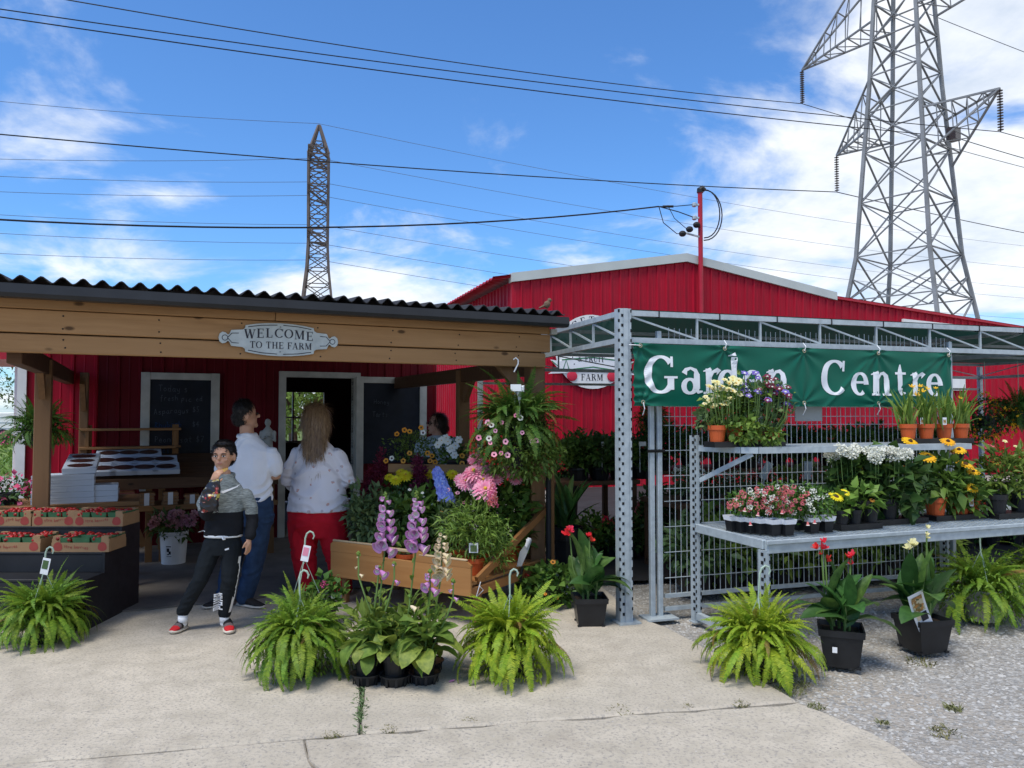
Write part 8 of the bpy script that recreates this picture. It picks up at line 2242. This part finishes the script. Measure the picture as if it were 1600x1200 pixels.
hr = MB(); hr.sphere(hc - fd * .030 + UP * .030, (.090, .092, .094), 16, 12); hr.sphere(hc - fd * .065 - UP * .035, (.068, .068, .07), 14, 10); strands(remesh(hr, 'hair', HAIR_D, cus, .007, 3, .004, (40, 40, 30)), cus, HAIR_D, 2000, .06, .004, (.3, .2, -.9), 4)
sdv = Vector((fd.y, -fd.x, 0))
for sg_ in (1, -1):
    c = hc + fd * .094 + sdv * .032 * sg_ + UP * .012
    MB().tube([c + sdv * .022 * math.cos(a) + UP * .018 * math.sin(a) for a in [2 * PI * k / 14 for k in range(15)]], .0028, 5, caps=False).build('glasses_rim', PAL['black_plastic'], cus)
    MB().tube([c + sdv * .022 * sg_, hc + sdv * .082 * sg_ + UP * .014], .0025, 5).build('glasses_arm', PAL['black_plastic'], cus)
    MB().sphere(hc + fd * .078 + sdv * .03 * sg_ + UP * .012, .010, 8, 6).build('eye', EYE_D, cus, smooth=True)
tp = MB(); torso(tp, [(Vector((0, 0, .80)), .175, .125), (Vector((0, 0, 1.0)), .172, .125), (Vector((0, 0, 1.2)), .182, .12), (Vector((0, 0, 1.29)), .185, .10), (Vector((0, 0, 1.345)), .10, .08), (Vector((0, 0, 1.36)), .07, .068)])
for sx in (-1, 1): limb(tp, [(sx * .175, 0, 1.27), (sx * .205, .01, 1.10)], [.068, .064])
remesh(tp, 'top', cloth('pale blue cotton', (.42, .52, .62)), cus, .008, 4, .008, (6, 6, 10))
tp = MB(); torso(tp, [(Vector((0, 0, .74)), .15, .12), (Vector((0, 0, .86)), .17, .125), (Vector((0, 0, .92)), .165, .12)])
for sx in (-1, 1): limb(tp, [(sx * .085, 0, .82), (sx * .09, 0, .45), (sx * .09, .02, .09)], [.09, .07, .06])
remesh(tp, 'trousers', cloth('black trousers', (.012, .012, .015)), cus, .009, 4, .006)
for sx in (-1, 1): shoe(cus, (sx * .09, .06, 0), (sx * .10, -.18, 0), .08, .045, MS)

# ------------------------------------------------------------------ statue and sparrow
stq = on_counter(419, .45, 1.0); sta = thing('statue', 'small white robed statue on the counter end', 'statue', stq)
mb = MB(); k = .52
mb.lathe([(.085 * k, 0), (.095 * k, .02 * k), (.085 * k, .06 * k)], 16); torso(mb, [(Vector((0, 0, .05 * k)), .15 * k, .12 * k), (Vector((0, 0, .3 * k)), .12 * k, .1 * k), (Vector((0, 0, .55 * k)), .12 * k, .09 * k), (Vector((0, 0, .72 * k)), .15 * k, .09 * k), (Vector((0, 0, .80 * k)), .07 * k, .06 * k), (Vector((0, 0, .84 * k)), .04 * k, .04 * k)])
mb.sphere((0, 0, .93 * k), (.068 * k, .075 * k, .09 * k), 12, 8)
for sx in (-1, 1): limb(mb, [(sx * .14 * k, 0, .70 * k), (sx * .17 * k, -.02, .52 * k), (sx * .03 * k, -.11 * k, .60 * k)], [.05 * k, .045 * k, .03 * k])
remesh(mb, 'figure', PAL['plaster'], sta, .006, 3, .006, (24, 24, 3))
sp_ = S(s_of(855, -.1), -.1, 2.487); br = thing('sparrow', 'small brown sparrow perched on the roof edge', 'bird', sp_, .3)
mb = MB(); k = 1.0
mb.sphere((0, 0, .045), (.030, .024, .034), 12, 8, Euler((0, .5, 0)).to_matrix()); mb.sphere((.022, 0, .082), .019, 10, 8); limb(mb, [(-.02, 0, .035), (-.07, 0, .012)], [.013, .007], 8)
mb.tube([(.036, 0, .083), (.052, 0, .080)], [.006, .001], 6); limb(mb, [(.004, .008, .02), (.004, .008, .001)], [.003, .0025], 6); limb(mb, [(.004, -.008, .02), (.004, -.008, .001)], [.003, .0025], 6)
remesh(mb, 'body', M('streaked feathers', (.20, .13, .08), .85, var=.5, scale=90, col2=(.07, .045, .03)), br, .003, 2)
